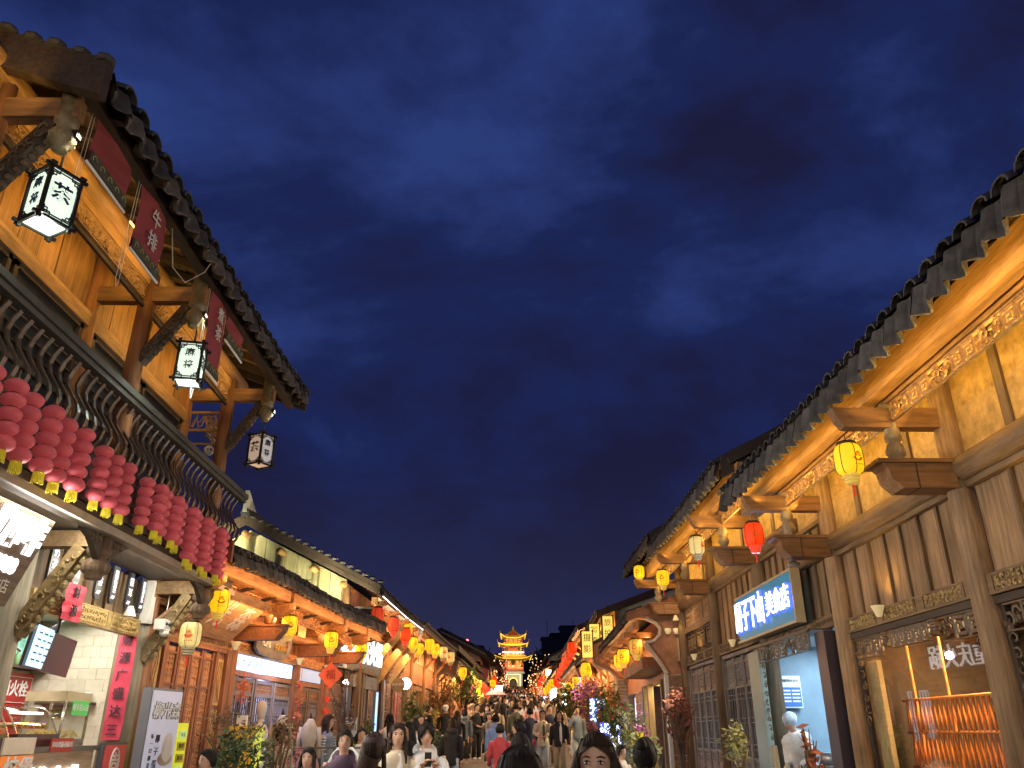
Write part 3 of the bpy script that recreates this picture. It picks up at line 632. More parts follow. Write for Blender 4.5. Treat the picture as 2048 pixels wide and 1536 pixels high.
# cone wall lamps washing the wall upwards
CONE = mat('cream_lamp_shade', (.6, .5, .3), .5, .05, emit=(1, .75, .35), es=.25); SPOTL = glow('spot_face', (1.0, .9, .7), 10)
def cone_lamp(loc, out, label, up=1, e=10, col=AMBER, m=None):
    L_ = thing('wall_lamp', label, 'lamp', loc, 'cone shaped wall lamps')
    x, y, z = loc; k = M(); s = .8
    k.lathe((x + out[0] * .09, y + out[1] * .09, z), [(.03, -.09 * s), (.075, .06 * s), (.08, .065 * s), (.07, .05 * s)] if up > 0 else [(.08, -.065 * s), (.075, -.06 * s), (.03, .09 * s)], 12); k.obj('shade', m or CONE, L_, True)
    k = M(); k.bar((x, y, z - .02), (x + out[0] * .09, y + out[1] * .09, z - .02), .03, .03); k.obj('arm', METAL, L_)
    if e: spot('wall_lamp_beam', (x + out[0] * .1, y + out[1] * .1, z + .06 * up), (x - out[0] * .05, y - out[1] * .05, z + 1.2 * up), e, col, 120, .9, .04)
    return L_
for a, z, lb in ((9.55, 2.93, 'cream cone lamp on the carved lintel over the hot pot window'), (12.9, 3.05, None), (15.9, 3.2, 'cream cone lamp above the slatted grey doors beside the kitchen'), (19.2, 3.22, 'cream cone lamp above the last grey doors before the stone gable'), (6.3, 2.9, 'cream cone lamp above the right edge window')):
    if lb: cone_lamp(tuple(RF.p(a, -.04, z)), (-1, 0), lb, 1, 14)
cone_lamp(tuple(RF.p(20.6, -.1, 4.25)), (-1, 0), 'pale cone lamp high on the end post by the last bracket box', -1, 8)
fan = thing('wall_lamp', 'small steel disc lamp under the second bracket box', 'lamp', tuple(RF.p(10.9, -.55, 3.72)), 'cone shaped wall lamps')
k = M(RF); k.lathe((10.9, -.55, 3.70), [(.07, 0), (.09, .03), (.03, .06), (.02, .095)], 12); k.obj('disc', METAL, fan)
# eave light strips (hidden on the tie beam, washing plaster and purlin)
for (a0, a1, up) in ((3.4, 7.4, 0), (7.7, 10.8, 0), (11.0, 14.1, .4), (14.3, 17.4, .55), (17.6, 20.6, .55)):
    strip('eave_strip', RF.p(a0, -.42, 4.86 + up), RF.p(a1, -.42, 4.86 + up), RF.p((a0 + a1) / 2, .5, 4.35 + up), 13 * (a1 - a0) / 3.4, AMBER, .05)
    strip('outer_strip', RF.p(a0 + (1.5 if 11 < a0 < 11.1 else 0), -1.0, 4.58 + up), RF.p(a1, -1.0, 4.58 + up), RF.p((a0 + a1) / 2, -.78, 4.88 + up), 11 * (a1 - a0) / 3.2, AMBER, .04)
    strip('purlin_strip', RF.p(a0, -.42, 4.5 + up), RF.p(a1, -.42, 4.5 + up), RF.p((a0 + a1) / 2, -.8, 4.8 + up), 16 * (a1 - a0) / 3.2, AMBER, .05)
# lanterns on the right eave
LY = palace_lantern('paper_lantern', 'bright yellow paper lantern nearest the camera on the right eave', tuple(RF.p(7.6, -1.05, 4.40)), YPAPER, R(18))
LR = palace_lantern('paper_lantern', 'red paper lantern with a red foot in front of the plank wall on the right', tuple(RF.p(10.9, -1.05, 4.40)), RPAPER, R(0), base=REDF)
LP = palace_lantern('paper_lantern', 'unlit pale yellow paper lantern beyond the red one on the right eave', tuple(RF.p(14.2, -1.05, 4.96)), YPALE, R(40), base=PALEF, hexa=True)
def lan(src, loc, label, rz=0, s=1.0): return dup(src, loc, R(rz), label, None, s)
lan(LY, tuple(RF.p(17.5, -1.05, 4.97)), 'yellow lantern under the end of the raised right roof', -20)
lan(LY, tuple(RF.p(20.8, -1.0, 5.7)), 'small yellow lantern high against the night sky at the last right eave', -30)
# ---------------------------------------------------------------- LEFT ROW, near: two storey tea house with balcony
LF = Fr((-4.75, 0, 0), 0, -1)
tea = thing('tea_house', 'two storey timber tea house on the left with curved balcony rail', 'building', (-4.75, 8.14, 0))
t = tea
AMW = wood('honey_plank', (0.27, 0.14, 0.05), 2, var=.45, bump=.7); AMH = wood('honey_beam', (0.36, 0.2, 0.075), 1); LOG = wood('log_column', (0.25, 0.115, 0.05), 2)
PILLW = wood('old_grey_pillar', (0.22, 0.19, 0.14), 2)
UP = [2.1, 5.13, 8.14, 11.14]
for a in UP[1:]:
    k = M(LF); k.tube([(a, -.62, 3.55), (a, -.62, 5.0), (a, -.62, 6.62)], [.105, .10, .09], 12); k.obj('balcony_column', LOG, t, True)
for a in UP:
    k = M(LF); k.tube([(a, .02, 3.5), (a, .02, 7.0)], [.12, .10], 12); k.obj('wall_column', LOG, t, True)
    k = M(LF); k.box(a - .055, a + .055, -1.3, .0, 6.17, 6.36); k.obj('cross_beam', BRX, t)
    if a > 3:
        hangpost(t, LF, a, -1.2, 5.86, 6.75, .095, DARKV, mat('worn_gilt_bulb', (.22, .18, .10), .5, .3, 20, .3))
        brace(t, LF, a, (-.68, 5.42), (-1.12, 6.12), .13, DARKV, CARVD, int(a))
        k = M(LF); k.box(a - .035, a + .035, -1.33, -1.27, 5.99, 6.05); k.obj('spot_lamp', BLACK, t)
        spot('post_spot', tuple(LF.p(a + .02, -1.36, 6.02)), tuple(LF.p(a, -1.2, 5.92)), 6, (1, .93, .7), 110, .8, .02)
# upper wall: planks, middle beam, louvre windows
k = M(LF); k.box(2.1, 11.25, -.06, .06, 5.83, 6.0); k.obj('wall_beam', AMH, t)
k = M(LF); k.box(2.1, 11.25, -.05, .05, 4.15, 4.25); k.obj('sill_beam', DARKW, t)
for i in range(3):
    a0, a1 = UP[i] + .12, UP[i + 1] - .12
    boards(t, LF, a0, a1, .0, 6.0, 7.25, 8, AMW, AMW, bat=False)
    m0 = (a0 + a1) / 2
    for (p, q) in ((a0, m0 - .03), (m0 + .03, a1)):
        W_ = M(LF)
        W_.box(p, p + .06, -.03, .03, 4.25, 5.83); W_.box(q - .06, q, -.03, .03, 4.25, 5.83); W_.box(p, q, -.03, .03, 5.77, 5.83); W_.box(p, q, -.03, .03, 4.9, 4.96); o = W_.obj('window_frame', DARKV, t)
        W_ = M(LF); W_.box(p + .06, q - .06, .02, .03, 4.3, 5.77); W_.obj('dark_pane', mat('dark_pane', (.02, .025, .03), .35, 0), o)
        W_ = M(LF)
        for z in range(5): W_.bar((p + .06, -.01, 5.08 + z * .14), (q - .06, -.01, 5.08 + z * .14), .05, .012, (0, .6, .8))
        W_.obj('louvre_blades', DARKW, o)
k = M(LF); k.tube([(2.1, -.62, 6.6), (11.6, -.62, 6.6)], .115, 12); k.obj('eave_log', AMH, t, True)
for i in range(3):
    a0, a1 = UP[i] + .1, UP[i + 1] - .1
    k = M(LF); k.box(a0, a1, -.66, -.58, 6.36, 6.475); k.obj('frieze_rail', AMH, t)
    k = M(LF); fret(k, a0, a1, -.64, 6.16, 6.355, 'scroll', i + 20, .05, .014); curls(k, a0, a1, -.63, 6.19, 6.34, .08, i, .01); k.obj('carved_frieze', CARVE, t)
    k = M(LF); k.box(a0, a1, -.645, -.61, 6.07, 6.11); k.obj('frieze_batten', DARKW, t)
k = M(LF); fret(k, 11.3, 11.9, -.3, 5.7, 6.0, 'key', 3, .03, .012); k.obj('end_fretwork', CARVE, t)
k = M(LF); k.bar((11.24, -.6, 5.75), (11.24, 0, 5.75), .04, .04); k.bar((11.24, -.6, 6.03), (11.24, 0, 6.03), .04, .04)
for q in range(5): k.tube([(11.24, -.55 + q * .11 + .05 * math.cos(j), 5.89 + .1 * math.sin(j * 1.3 + q)) for j in range(6)], .014, 4)
k.obj('gable_fretwork', CARVE, t)
# roof over the balcony
tiles(t, LF, 5.02, 12.0, -1.52, 6.31, .28, .22, sag=lambda a: .14 * max(0, (a - 8.2) / 3.6) ** 2 + .05 * max(0, (8.2 - a) / 3.2) ** 2, rows=2, rise=.36, depth=2.6)
rafters(t, LF, 5.05, 11.9, -1.48, .9, 6.48, .36, .42, DARKW, .08, .1)
k = M(LF); k.box(4.95, 12.05, -1.36, -1.24, 6.42, 6.58); k.obj('eave_purlin', DARKW, t)
k = M(LF); k.prism([(4.9, -1.55, 6.24), (4.9, -1.55, 6.6), (4.9, 1.2, 7.55), (4.9, 1.2, 7.15)], (.1, 0, 0)); k.obj('verge_board', DARKW, t)
k = M(LF)
for q in range(13): k.lathe((4.93 + rnd.uniform(-.02, .02), -1.5 + q * .21, 6.59 + q * .0727), [(.07, 0), (.085, .03), (.07, .06), (.02, .07)], 7)
k.obj('verge_tiles', TILED, t)
k = M(LF); k.prism([(12.0, -1.55, 6.38), (12.0, -1.55, 6.74), (12.0, 1.2, 7.75), (12.0, 1.2, 7.4)], (.07, 0, 0)); k.obj('verge_board', DARKW, t)
k = M(LF); k.box(2.0, 11.4, 1.0, 1.1, 3.5, 7.6); k.obj('back_wall', DARKV, t)
# balcony
k = M(LF); k.box(3.5, 11.95, -.78, .0, 3.52, 3.62); k.obj('balcony_floor', DARKW, t)
k = M(LF); k.box(3.5, 11.95, -.80, -.70, 3.63, 4.08); k.obj('balcony_fascia', wood('fascia_board', (.075, .06, .05), 1), t)
k = M(LF); k.box(3.5, 11.95, -.84, -.69, 3.44, 3.515); k.obj('white_edge_board', mat('pale_edge_board', (.3, .25, .2), .6, .2, 6), t)
k = M(LF); k.box(3.5, 11.95, -.79, -.68, 4.085, 4.17); k.obj('bottom_rail', DARKW, t)
k = M(LF); k.box(3.5, 11.98, -.84, -.68, 4.89, 4.96); k.box(3.5, 11.98, -.81, -.71, 4.835, 4.888); k.obj('handrail', mat('mossy_handrail', (.06, .058, .048), .6, .3, 5), t)
f0 = Fr((0, 0, 0), 0, -1); k = M(f0); vs = []
for j in range(9):
    z = 4.16 + j * .085; f = j / 8; bb = -.735 - .09 * math.sin(f * 2 * PI) * (1 - .2 * f) - .0 * f
    for da in (-.024, .024):
        for db in (-.011, .011): vs.append((da, bb + db, z))
fs = []
for j in range(8):
    i = j * 4; fs += [(i, i + 2, i + 6, i + 4), (i + 1, i + 5, i + 7, i + 3), (i, i + 4, i + 5, i + 1), (i + 2, i + 3, i + 7, i + 6)]
k.add(vs, fs); me = k.mesh('baluster')
for i in range(49): piece(me, 'baluster', mat('polished_dark_baluster', (.085, .058, .043), .28, .3, 9, spec=.6), t, LF.p(3.7 + i * .169, 0, 0))
for a in (8.14, 11.14, 5.13):
    hangpost(t, LF, a, -.66, 3.02, 3.7, .12, wood('dark_hanging_post', (.13, .085, .055), 2))
    for d in (-1, 1):
        k = M(LF); k.prism([(a + d * .1, -.72, 3.5), (a + d * .1, -.72, 3.2), (a + d * .2, -.72, 3.28), (a + d * .34, -.72, 3.38), (a + d * .5, -.72, 3.43), (a + d * .5, -.72, 3.5)], (0, .06, 0)); o = k.obj('corner_bracket', DARKW, t)
        k = M(LF); curls(k, min(a + d * .12, a + d * .36), max(a + d * .12, a + d * .36), -.725, 3.34, 3.48, .07, int(a), .009); k.obj('bracket_carving', CARVD, o)
    brace(t, LF, a, (-.02, 2.5), (-.5, 3.34), .17, wood('bracket_timber', (.2, .14, .07), 0), mat('gilded_bracket_carving', (.3, .23, .11), .5, .3, 20), int(a) + 4)
    k = M(LF); k.box(a - .08, a + .08, -.7, .1, 3.34, 3.5); k.obj('cross_beam', GRW, t)
# ground floor
for a, r in ((5.0, .2), (8.1, .19), (11.14, .17)):
    k = M(LF); k.tube([(a, .12, -.2), (a, .12, 1.5), (a, .12, 3.5)], [r * 1.05, r, r * .93], 14); k.obj('ground_pillar', PILLW, t, True)
    k = M(LF); k.box(a - r * .8, a + r * .8, .12, .14 + r, .0, 2.82); k.obj('pillar_board', GRV, t)
boards(t, LF, 8.4, 10.9, .12, 2.98, 3.5, 9, GRV, GRV); boards(t, LF, 5.3, 7.85, .12, 2.98, 3.5, 9, GRV, GRV)
for a0, a1 in ((5.3, 7.85), (8.35, 10.95)):
    k = M(LF); k.box(a0, a1, .02, .14, 2.77, 2.98); o = k.obj('carved_lintel', CARVL, t)
    n3 = 3
    for q in range(n3):
        w = (a1 - a0) / n3; c0 = a0 + q * w + .06; c1 = c0 + w - .12
        k = M(LF); curls(k, c0 + .03, c1 - .03, .015, 2.81, 2.95, .06, q, .01); k.tube([(c0, .015, 2.795), (c1, .015, 2.795), (c1, .015, 2.965), (c0, .015, 2.965), (c0, .015, 2.795)], .007, 4); k.obj('lintel_carving', CARVL, o)
TILEW = mat('cream_wall', (.5, .45, .33), .5, .1, 5)
k = M(LF); k.box(4.8, 11.3, 1.45, 1.55, -.1, 3.4); k.box(11.2, 11.3, .2, 1.45, -.1, 3.4); k.obj('shop_wall', TILEW, t)
k = M(LF); k.box(4.8, 11.3, .15, 1.5, 2.99, 3.06); k.obj('shop_ceiling', mat('shop_ceiling', (.45, .42, .38), .7, .1), t)
k = M(LF); k.box(4.8, 11.3, .0, 1.5, -.05, .02); k.obj('shop_floor', STONE, t)
TL = mat('cream_wall_tile', (.55, .5, .38), .25, .12, 7, rv=.06); f0 = Fr((0, 0, 0), 0, -1); k = M(f0); k.box(0, .01, 0, .236, 0, .136); mt_ = k.mesh('wall_tile')
for i in range(5):
    for j in range(14): piece(mt_, 'wall_tile', TL, t, LF.p(11.19, .22 + i * .24 + (.12 if j % 2 else 0) * (i < 4), 1.0 + j * .14))
# --- shop contents
def slab(name, label, cat, fr, a0, a1, b0, b1, z0, z1, m, group=None, **kw):
    k = M(fr); k.box(a0, a1, b0, b1, z0, z1); return k.obj(name, m, None, False, label, cat, group, org=fr.p((a0 + a1) / 2, b0, z0), **kw)
hc = slab('hydrant_cabinet', 'red fire hydrant cabinet on the wall inside the drinks shop', 'cabinet', LF, 10.0, 11.15, 1.36, 1.45, 1.2, 2.32, mat('hydrant_red', (.38, .03, .025), .35, .1))
text('消火栓', .2, WHT, 'white_characters', hc, LF.p(10.75, 1.35, 2.12), (0, 1, 0), (0, 0, 1), .003, bold=.003)
k = M(LF); k.tube([(10.36, 1.352, 1.97), (11.12, 1.352, 1.97), (11.12, 1.352, 2.27), (10.36, 1.352, 2.27), (10.36, 1.352, 1.97)], .005, 4); k.obj('white_border', WHT, hc)
tv = thing('menu_screen', 'tilted black menu screen with a pale blue price list hung at the shop front', 'screen', tuple(LF.p(9.0, .25, 2.3)))
scr = Fr(LF.p(8.62, .05, 2.66), R(0), -1)
def tilt(a, b): return LF.p(8.45 + a * 1.0, -.02 + .18 * a, 2.63 - .02 * a - .0) + Vector((0, 0, -b)) + LF.n * (b * .12)
def quad(m, p0, p1, p2, p3, th=.012):
    n = (p1 - p0).cross(p3 - p0).normalized() * th
    m.add([p0, p1, p2, p3, p0 + n, p1 + n, p2 + n, p3 + n], [(0, 1, 2, 3), (7, 6, 5, 4), (0, 4, 5, 1), (1, 5, 6, 2), (2, 6, 7, 3), (3, 7, 4, 0)], True); return m
k = M(); quad(k, tilt(0, 0), tilt(1.4, 0), tilt(1.4, .4), tilt(0, .4), .03); k.obj('screen_casing', mat('dark_screen_back', (.05, .045, .05), .3, 0), tv)
k = M(); quad(k, tilt(.0, .0) + Vector((.035, 0, 0)), tilt(.52, .0) + Vector((.035, 0, 0)), tilt(.45, .39) + Vector((.035, 0, 0)), tilt(.0, .39) + Vector((.035, 0, 0)), .004); k.obj('price_list', glow('pale_blue_screen', (.42, .68, .9), .95), tv)
for i in range(5):
    for j in range(3):
        k = M(); o = Vector((.045, 0, 0)); a = .06 + j * .15; z = .06 + i * .065; quad(k, tilt(a, z) + o, tilt(a + .1, z) + o, tilt(a + .1, z + .014) + o, tilt(a, z + .014) + o, .002); k.obj('menu_line', INKD, tv)
k = M(LF); k.tube([(8.95, .0, 2.95), (8.95, .02, 2.6)], .02, 6); k.obj('bracket', BLACK, tv)
s2 = slab('television', 'black television showing green leaves on the back wall of the drinks shop', 'screen', LF, 9.75, 11.1, 1.38, 1.44, 2.42, 2.95, BLACK)
k = M(LF); k.box(9.8, 11.05, 1.372, 1.379, 2.46, 2.91); k.obj('picture', mat('leafy_picture', (.05, .3, .2), .4, .8, 9, emit=(.15, .5, .4), es=.5, col2=(.4, .7, .6)), s2)
ct = thing('shop_counter', 'tall wood fronted counter with white cloud shaped letters at the drinks shop', 'counter', tuple(LF.p(9.3, 0, 0)))
k = M(LF); k.box(8.3, 10.15, -.06, .5, .0, 1.44); k.obj('cabinet', wood('striped_counter', (.34, .24, .15), 1, rv=0), ct)
k = M(LF); k.box(8.25, 10.2, -.09, .55, 1.443, 1.49); k.obj('worktop', mat('dark_worktop', (.12, .1, .09), .3, .1), ct)
text('手作咖啡', .3, LWHITE, 'cloud_letters', ct, LF.p(9.25, -.075, 1.12), (0, 1, 0), (0, 0, 1), .01, bold=.02)
GLS = glass('case_glass', (.96, .97, .93), .06); CH = mat('chrome', (.6, .58, .5), .2, .05, metal=.9)
def case(name, label, a0, a1, z0, z1, dome):
    c = thing(name, label, 'display case', tuple(LF.p((a0 + a1) / 2, .1, z0)))
    k = M(LF); k.box(a0, a1, .0, .4, z0, z0 + .12); k.obj('base', mat('case_base', (.06, .03, .03), .3, .1), c)
    k = M(LF); n = 8; vs = []
    for a in (a0, a1):
        for j in range(n + 1): vs.append((a, .02 + (.36 * j / n if not dome else .36 * j / n), z0 + .12 + (z1 - z0 - .12) * (math.sin(PI * .5 * min(1, j / n * 1.6)))))
    k.add(vs, [(j, j + 1, n + 2 + j, n + 1 + j) for j in range(n)]); k.obj('curved_glass', GLS, c, True)
    for a in (a0, a1):
        k = M(LF); k.tube([(a, v[1], v[2]) for v in vs[:n + 1]], .008, 5); k.obj('glass_edge', CH, c)
    k = M(LF)
    for q in range(6): k.tube([(a0 + .1 + q * (a1 - a0 - .2) / 5, .1, z0 + .2), (a0 + .1 + q * (a1 - a0 - .2) / 5, .3, z0 + .2)], .028, 6)
    k.obj('sausages' if False else 'snack', mat('snack_brown', (.4, .2, .06), .5, .2), c)
    k = M(LF); k.box(a0 + .1, a1 - .1, .16, .2, z1 - .07, z1 - .05); k.obj('strip_light', glow('case_light', (1, .95, .8), 8), c)
    return c
case('snack_case', 'curved glass snack warmer with a lit strip on the shop counter', 8.62, 9.4, 1.49, 1.87, 1)
case('bread_case', 'domed glass case at the left end of the shop counter', 7.7, 8.5, 1.45, 1.86, 1)
pc = thing('popcorn_machine', 'popcorn machine with a green price card on the shop counter', 'popcorn machine', tuple(LF.p(9.75, .1, 1.49)))
k = M(LF); k.box(9.42, 9.98, .0, .45, 1.49, 1.56); k.obj('base', CH, pc)
k = M(LF); k.box(9.42, 9.98, .0, .45, 1.94, 2.04); k.obj('lid', mat('popcorn_lid', (.5, .4, .25), .4, .1), pc)
for a in (9.43, 9.97):
    for b in (.01, .44): k = M(LF); k.box(a - .012, a + .012, b - .012, b + .012, 1.56, 1.94); k.obj('corner_post', CH, pc)
k = M(LF); k.add([(9.44, .01, 1.56), (9.96, .01, 1.56), (9.96, .01, 1.94), (9.44, .01, 1.94)], [(0, 1, 2, 3)]); k.obj('front_glass', GLS, pc)
k = M(LF)
for i in range(160): k.ball((9.46 + rnd.random() * .48, .04 + rnd.random() * .36, 1.575 + rnd.random() * .07), .016, 5, 3)
k.obj('popcorn', mat('popcorn', (.75, .6, .2), .7, .2), pc, kind='stuff')
k = M(LF); k.box(9.56, 9.92, -.012, -.004, 1.8, 1.95); o = k.obj('price_card', mat('card_green', (.06, .4, .08), .5, 0, emit=(.1, .6, .12), es=.2), pc)
text('爆米花15元', .072, WHT, 'card_text', o, LF.p(9.74, -.014, 1.875), (0, 1, 0), (0, 0, 1), .002)
k = M(LF); k.lathe((9.7, .22, 1.75), [(.02, 0), (.09, .02), (.09, .1), (.03, .12)], 10); k.obj('kettle', CH, pc, True)
rs = slab('menu_card', 'small red price strip in front of the snack warmer', 'sign', LF, 9.1, 9.55, -.1, -.085, 1.44, 1.57, mat('strip_red', (.4, .03, .02), .5, 0))
text('风味烤肠香酥鸡', .062, WHT, 'white_characters', rs, LF.p(9.32, -.103, 1.505), (0, 1, 0), (0, 0, 1), .002)
og = slab('snack_poster', 'orange poster with white lettering at the left end of the shop counter', 'poster', LF, 8.2, 8.75, -.12, -.1, .9, 1.42, mat('poster_orange', (.75, .2, .02), .5, 0, emit=(1, .3, .05), es=.2))
text('焙煲', .26, WHT, 'white_characters', og, LF.p(8.5, -.125, 1.27), (0, 1, 0), (0, 0, 1), .003, bold=.006, shear=.1)
mw = slab('white_notice', 'white notice strip above the orange poster on the counter', 'notice', LF, 8.2, 8.75, -.12, -.1, 1.43, 1.58, mat('notice_cream', (.7, .62, .5), .6, .1, 9))
rb = thing('red_menu_board', 'red framed menu board with a white oval emblem below the couplet', 'sign', tuple(LF.p(10.5, -.15, 0)))
k = M(LF); k.box(10.2, 10.84, -.14, -.08, .05, 1.52); k.obj('frame', mat('board_frame', (.1, .1, .11), .4, 0), rb)
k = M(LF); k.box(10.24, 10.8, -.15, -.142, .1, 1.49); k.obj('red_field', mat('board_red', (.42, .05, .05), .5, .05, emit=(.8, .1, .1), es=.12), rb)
k = M(LF); k.tube([(10.52 + .11 * math.cos(j * PI / 8), -.155, 1.3 + .14 * math.sin(j * PI / 8) * 1.1) for j in range(17)], .012, 5); k.obj('oval_ring', WHT, rb)
text('吉', .2, WHT, 'emblem', rb, LF.p(10.52, -.156, 1.3), (0, 1, 0), (0, 0, 1), .004, bold=.006); text('古茶铺', .14, WHT, 'white_characters', rb, LF.p(10.52, -.156, 1.05), (0, 1, 0), (0, 0, 1), .004)
sh = thing('bottle_shelf', 'small wall shelf of bottles and jars at the back of the drinks shop', 'shelf', tuple(LF.p(11.0, 1.2, 1.9)))
k = M(LF); k.box(10.0, 11.18, 1.2, 1.42, 2.36, 2.39); k.box(11.0, 11.18, .5, 1.2, 1.95, 1.98); k.obj('board', DARKW, sh)
for i in range(9):
    k = M(LF); k.lathe((10.08 + i * .12, 1.3, 2.392), [(.035, 0), (.04, .02), (.04, .1), (.015, .14), (.015, .18)], 8); k.obj('bottle', (MT['leaf'] if 'leaf' in MT else mat('bottle_%d' % (i % 3), ((.3, .2, .08), (.12, .25, .1), (.5, .45, .35))[i % 3], .2, .1)), sh, True)
for i in range(5):
    k = M(LF); k.lathe((11.1, .58 + i * .13, 1.982), [(.03, 0), (.045, .1), (.045, .12)], 8); k.obj('cup', WHT, sh, True)
k = M(LF); k.tube([(9.5, .9, 2.98), (9.5, .9, 2.6), (9.9, .9, 2.5)], .012, 5); k.tube([(10.4, .6, 2.98), (10.2, .9, 2.7)], .015, 5); k.obj('hanging_bracket', BLACK, sh)
# couplets
PAPR = mat('couplet_red', (.5, .04, .075), .7, .15, 8)
def couplet(fr, a, b, z0, z1, w, body, label, rot=0.0):
    c = thing('couplet', label, 'paper strip', tuple(fr.p(a, b, z0)), 'red couplets')
    k = M(fr); n = 6
    vs = [];
    for j in range(n + 1):
        z = z0 + (z1 - z0) * j / n; d = rnd.uniform(-.012, .012)
        vs += [(a - w / 2 + rnd.uniform(-.006, .006), b + d, z), (a + w / 2 + rnd.uniform(-.006, .006), b - d, z)]
    k.add(vs, [(2 * j, 2 * j + 1, 2 * j + 3, 2 * j + 2) for j in range(n)]); k.obj('paper', PAPR, c)
    h = (z1 - z0) / len(body)
    for j, ch in enumerate(body): text(ch, min(w * .72, h * .7), INKD, 'brush_character', c, fr.p(a, b - .02, z1 - h * (j + .5)), fr.u * (1 if fr.side < 0 else -1), (0, 0, 1), .003, bold=.001)
    return c
couplet(WF, -4.87, 10.92, 1.54, 2.82, .23, '财源广盛达三', 'long red couplet with black characters down the corner pillar')
couplet(LF, 8.9, -.12, 2.72, 3.1, .42, '财源', 'torn red paper with two brush characters at the foot of the big bracket')
# plaques with white characters hung on the planks
for i, (a, s_) in enumerate(((8.55, '奶茶'), (9.05, '慢摇'), (9.6, '清茶'), (9.98, '围炉煮茶'), (10.42, '银耳'), (10.8, '现场音乐'))):
    pq = thing('menu_plaque', 'narrow black hanging plaque ' + {'奶茶': 'for milk tea, leftmost', '慢摇': 'with two small characters, second', '清茶': 'for plain tea, third', '围炉煮茶': 'with four characters for tea by the stove, fourth', '银耳': 'for white fungus soup, fifth', '现场音乐': 'for live music, last beside the white duct'}[s_], 'plaque', tuple(LF.p(a, .0, 3.06)), 'black hanging plaques')
    k = M(LF); k.prism([(a - .075, .02, 3.10), (a - .04, .02, 3.05), (a + .04, .02, 3.05), (a + .075, .02, 3.10), (a + .075, .02, 3.5), (a - .075, .02, 3.5)], (0, -.03, 0)); k.obj('board', mat('plaque_black', (.03, .03, .04), .35, 0), pq)
    n = len(s_)
    for j, ch in enumerate(s_): text(ch, .085 if n > 2 else .11, mat('glowing_white_paint', (.85, .87, .9), .5, 0, emit=(.8, .85, 1), es=.35), 'white_character', pq, LF.p(a, -.016, 3.44 - (j + .5) * .26 / n), (0, 1, 0), (0, 0, 1), .003)  # painted characters given a faint glow of their own
    k = M(LF)
    for q in range(3): k.bar((a - .05 + q * .03, -.014, 3.11), (a - .02 + q * .03, -.014, 3.15), .008, .006)
    k.obj('bird_mark', MT['glowing_white_paint'], pq)
# big shop sign
bs = thing('shop_sign', 'big tilted brown sign board with glowing white coffee lettering under the balcony', 'sign', tuple(LF.p(6.5, -.45, 2.7)))
def sp(a, z): return LF.p(a, -.42 - .16 * (z - 2.6), z)
k = M(); quad(k, sp(4.2, 2.62), sp(7.1, 2.62), sp(7.35, 3.42), sp(4.2, 3.42), .05); k.obj('board', wood('sign_board_brown', (.17, .115, .075), 1, rv=0), bs)
text('咖啡', .36, LWHITE, 'lit_letter', bs, sp(6.85, 3.2) + Vector((.045, 0, 0)), (0, 1, 0), (.16, 0, 1), .02, bold=.012, shear=.25, squeeze=1.05)
text('1988', .16, LWHITE, 'lit_numeral', bs, sp(6.85, 2.93) + Vector((.045, 0, 0)), (0, 1, 0), (.16, 0, 1), .02, bold=.012, shear=.2)
text('手作店', .13, WHT, 'white_character', bs, sp(6.85, 2.76) + Vector((.045, 0, 0)), (0, 1, 0), (.16, 0, 1), .006)
# services on the pillar
sc = thing('security_camera', 'white twin lens security camera on the corner pillar of the tea house', 'camera', tuple(LF.p(11.0, -.25, 2.9)), 'security cameras')
k = M(LF); k.box(10.86, 11.1, -.33, -.2, 2.86, 2.99); k.obj('housing', WHT, sc); k = M(LF); k.lathe((10.98, -.3, 2.78), [(.03, 0), (.06, .03), (.06, .08)], 10); k.obj('base', WHT, sc)
for a in (10.93, 11.02): k = M(LF); k.ball((a, -.34, 2.93), .022, 8, 5); k.obj('lens', BLACK, sc)
k = M(LF); k.tube([(11.1, -.2, 2.93), (11.2, -.2, 3.0), (11.22, -.2, 3.5)], .008, 5); k.obj('cable', WHT, sc)
cone_lamp(tuple(LF.p(10.3, -.02, 3.0)), (1, 0), 'white cone speaker lamp below the black plaques', -1, 0, m=WHT)
ac = slab('corner_duct', 'white boxed duct running up beside the last black plaque', 'duct', LF, 10.98, 11.12, -.06, .06, 2.95, 3.5, WHT)
c2 = thing('security_camera', 'small white camera on a bracket below the middle box lantern', 'camera', tuple(LF.p(11.3, -.35, 5.4)), 'security cameras')
k = M(LF); k.ball((11.2, -.42, 5.42), .075, 10, 6); k.obj('dome', WHT, c2, True); k = M(LF); k.tube([(11.2, .0, 5.52), (11.2, -.45, 5.52), (11.2, -.45, 5.46)], .018, 6); k.obj('arm', mat('mustard_pipe', (.4, .28, .08), .4, .1), c2)
for dz in (-.02, .02):
    k = M(LF); k.ball((11.14, -.45 + dz, 5.42), .018, 6, 4); k.obj('lens', BLACK, c2)
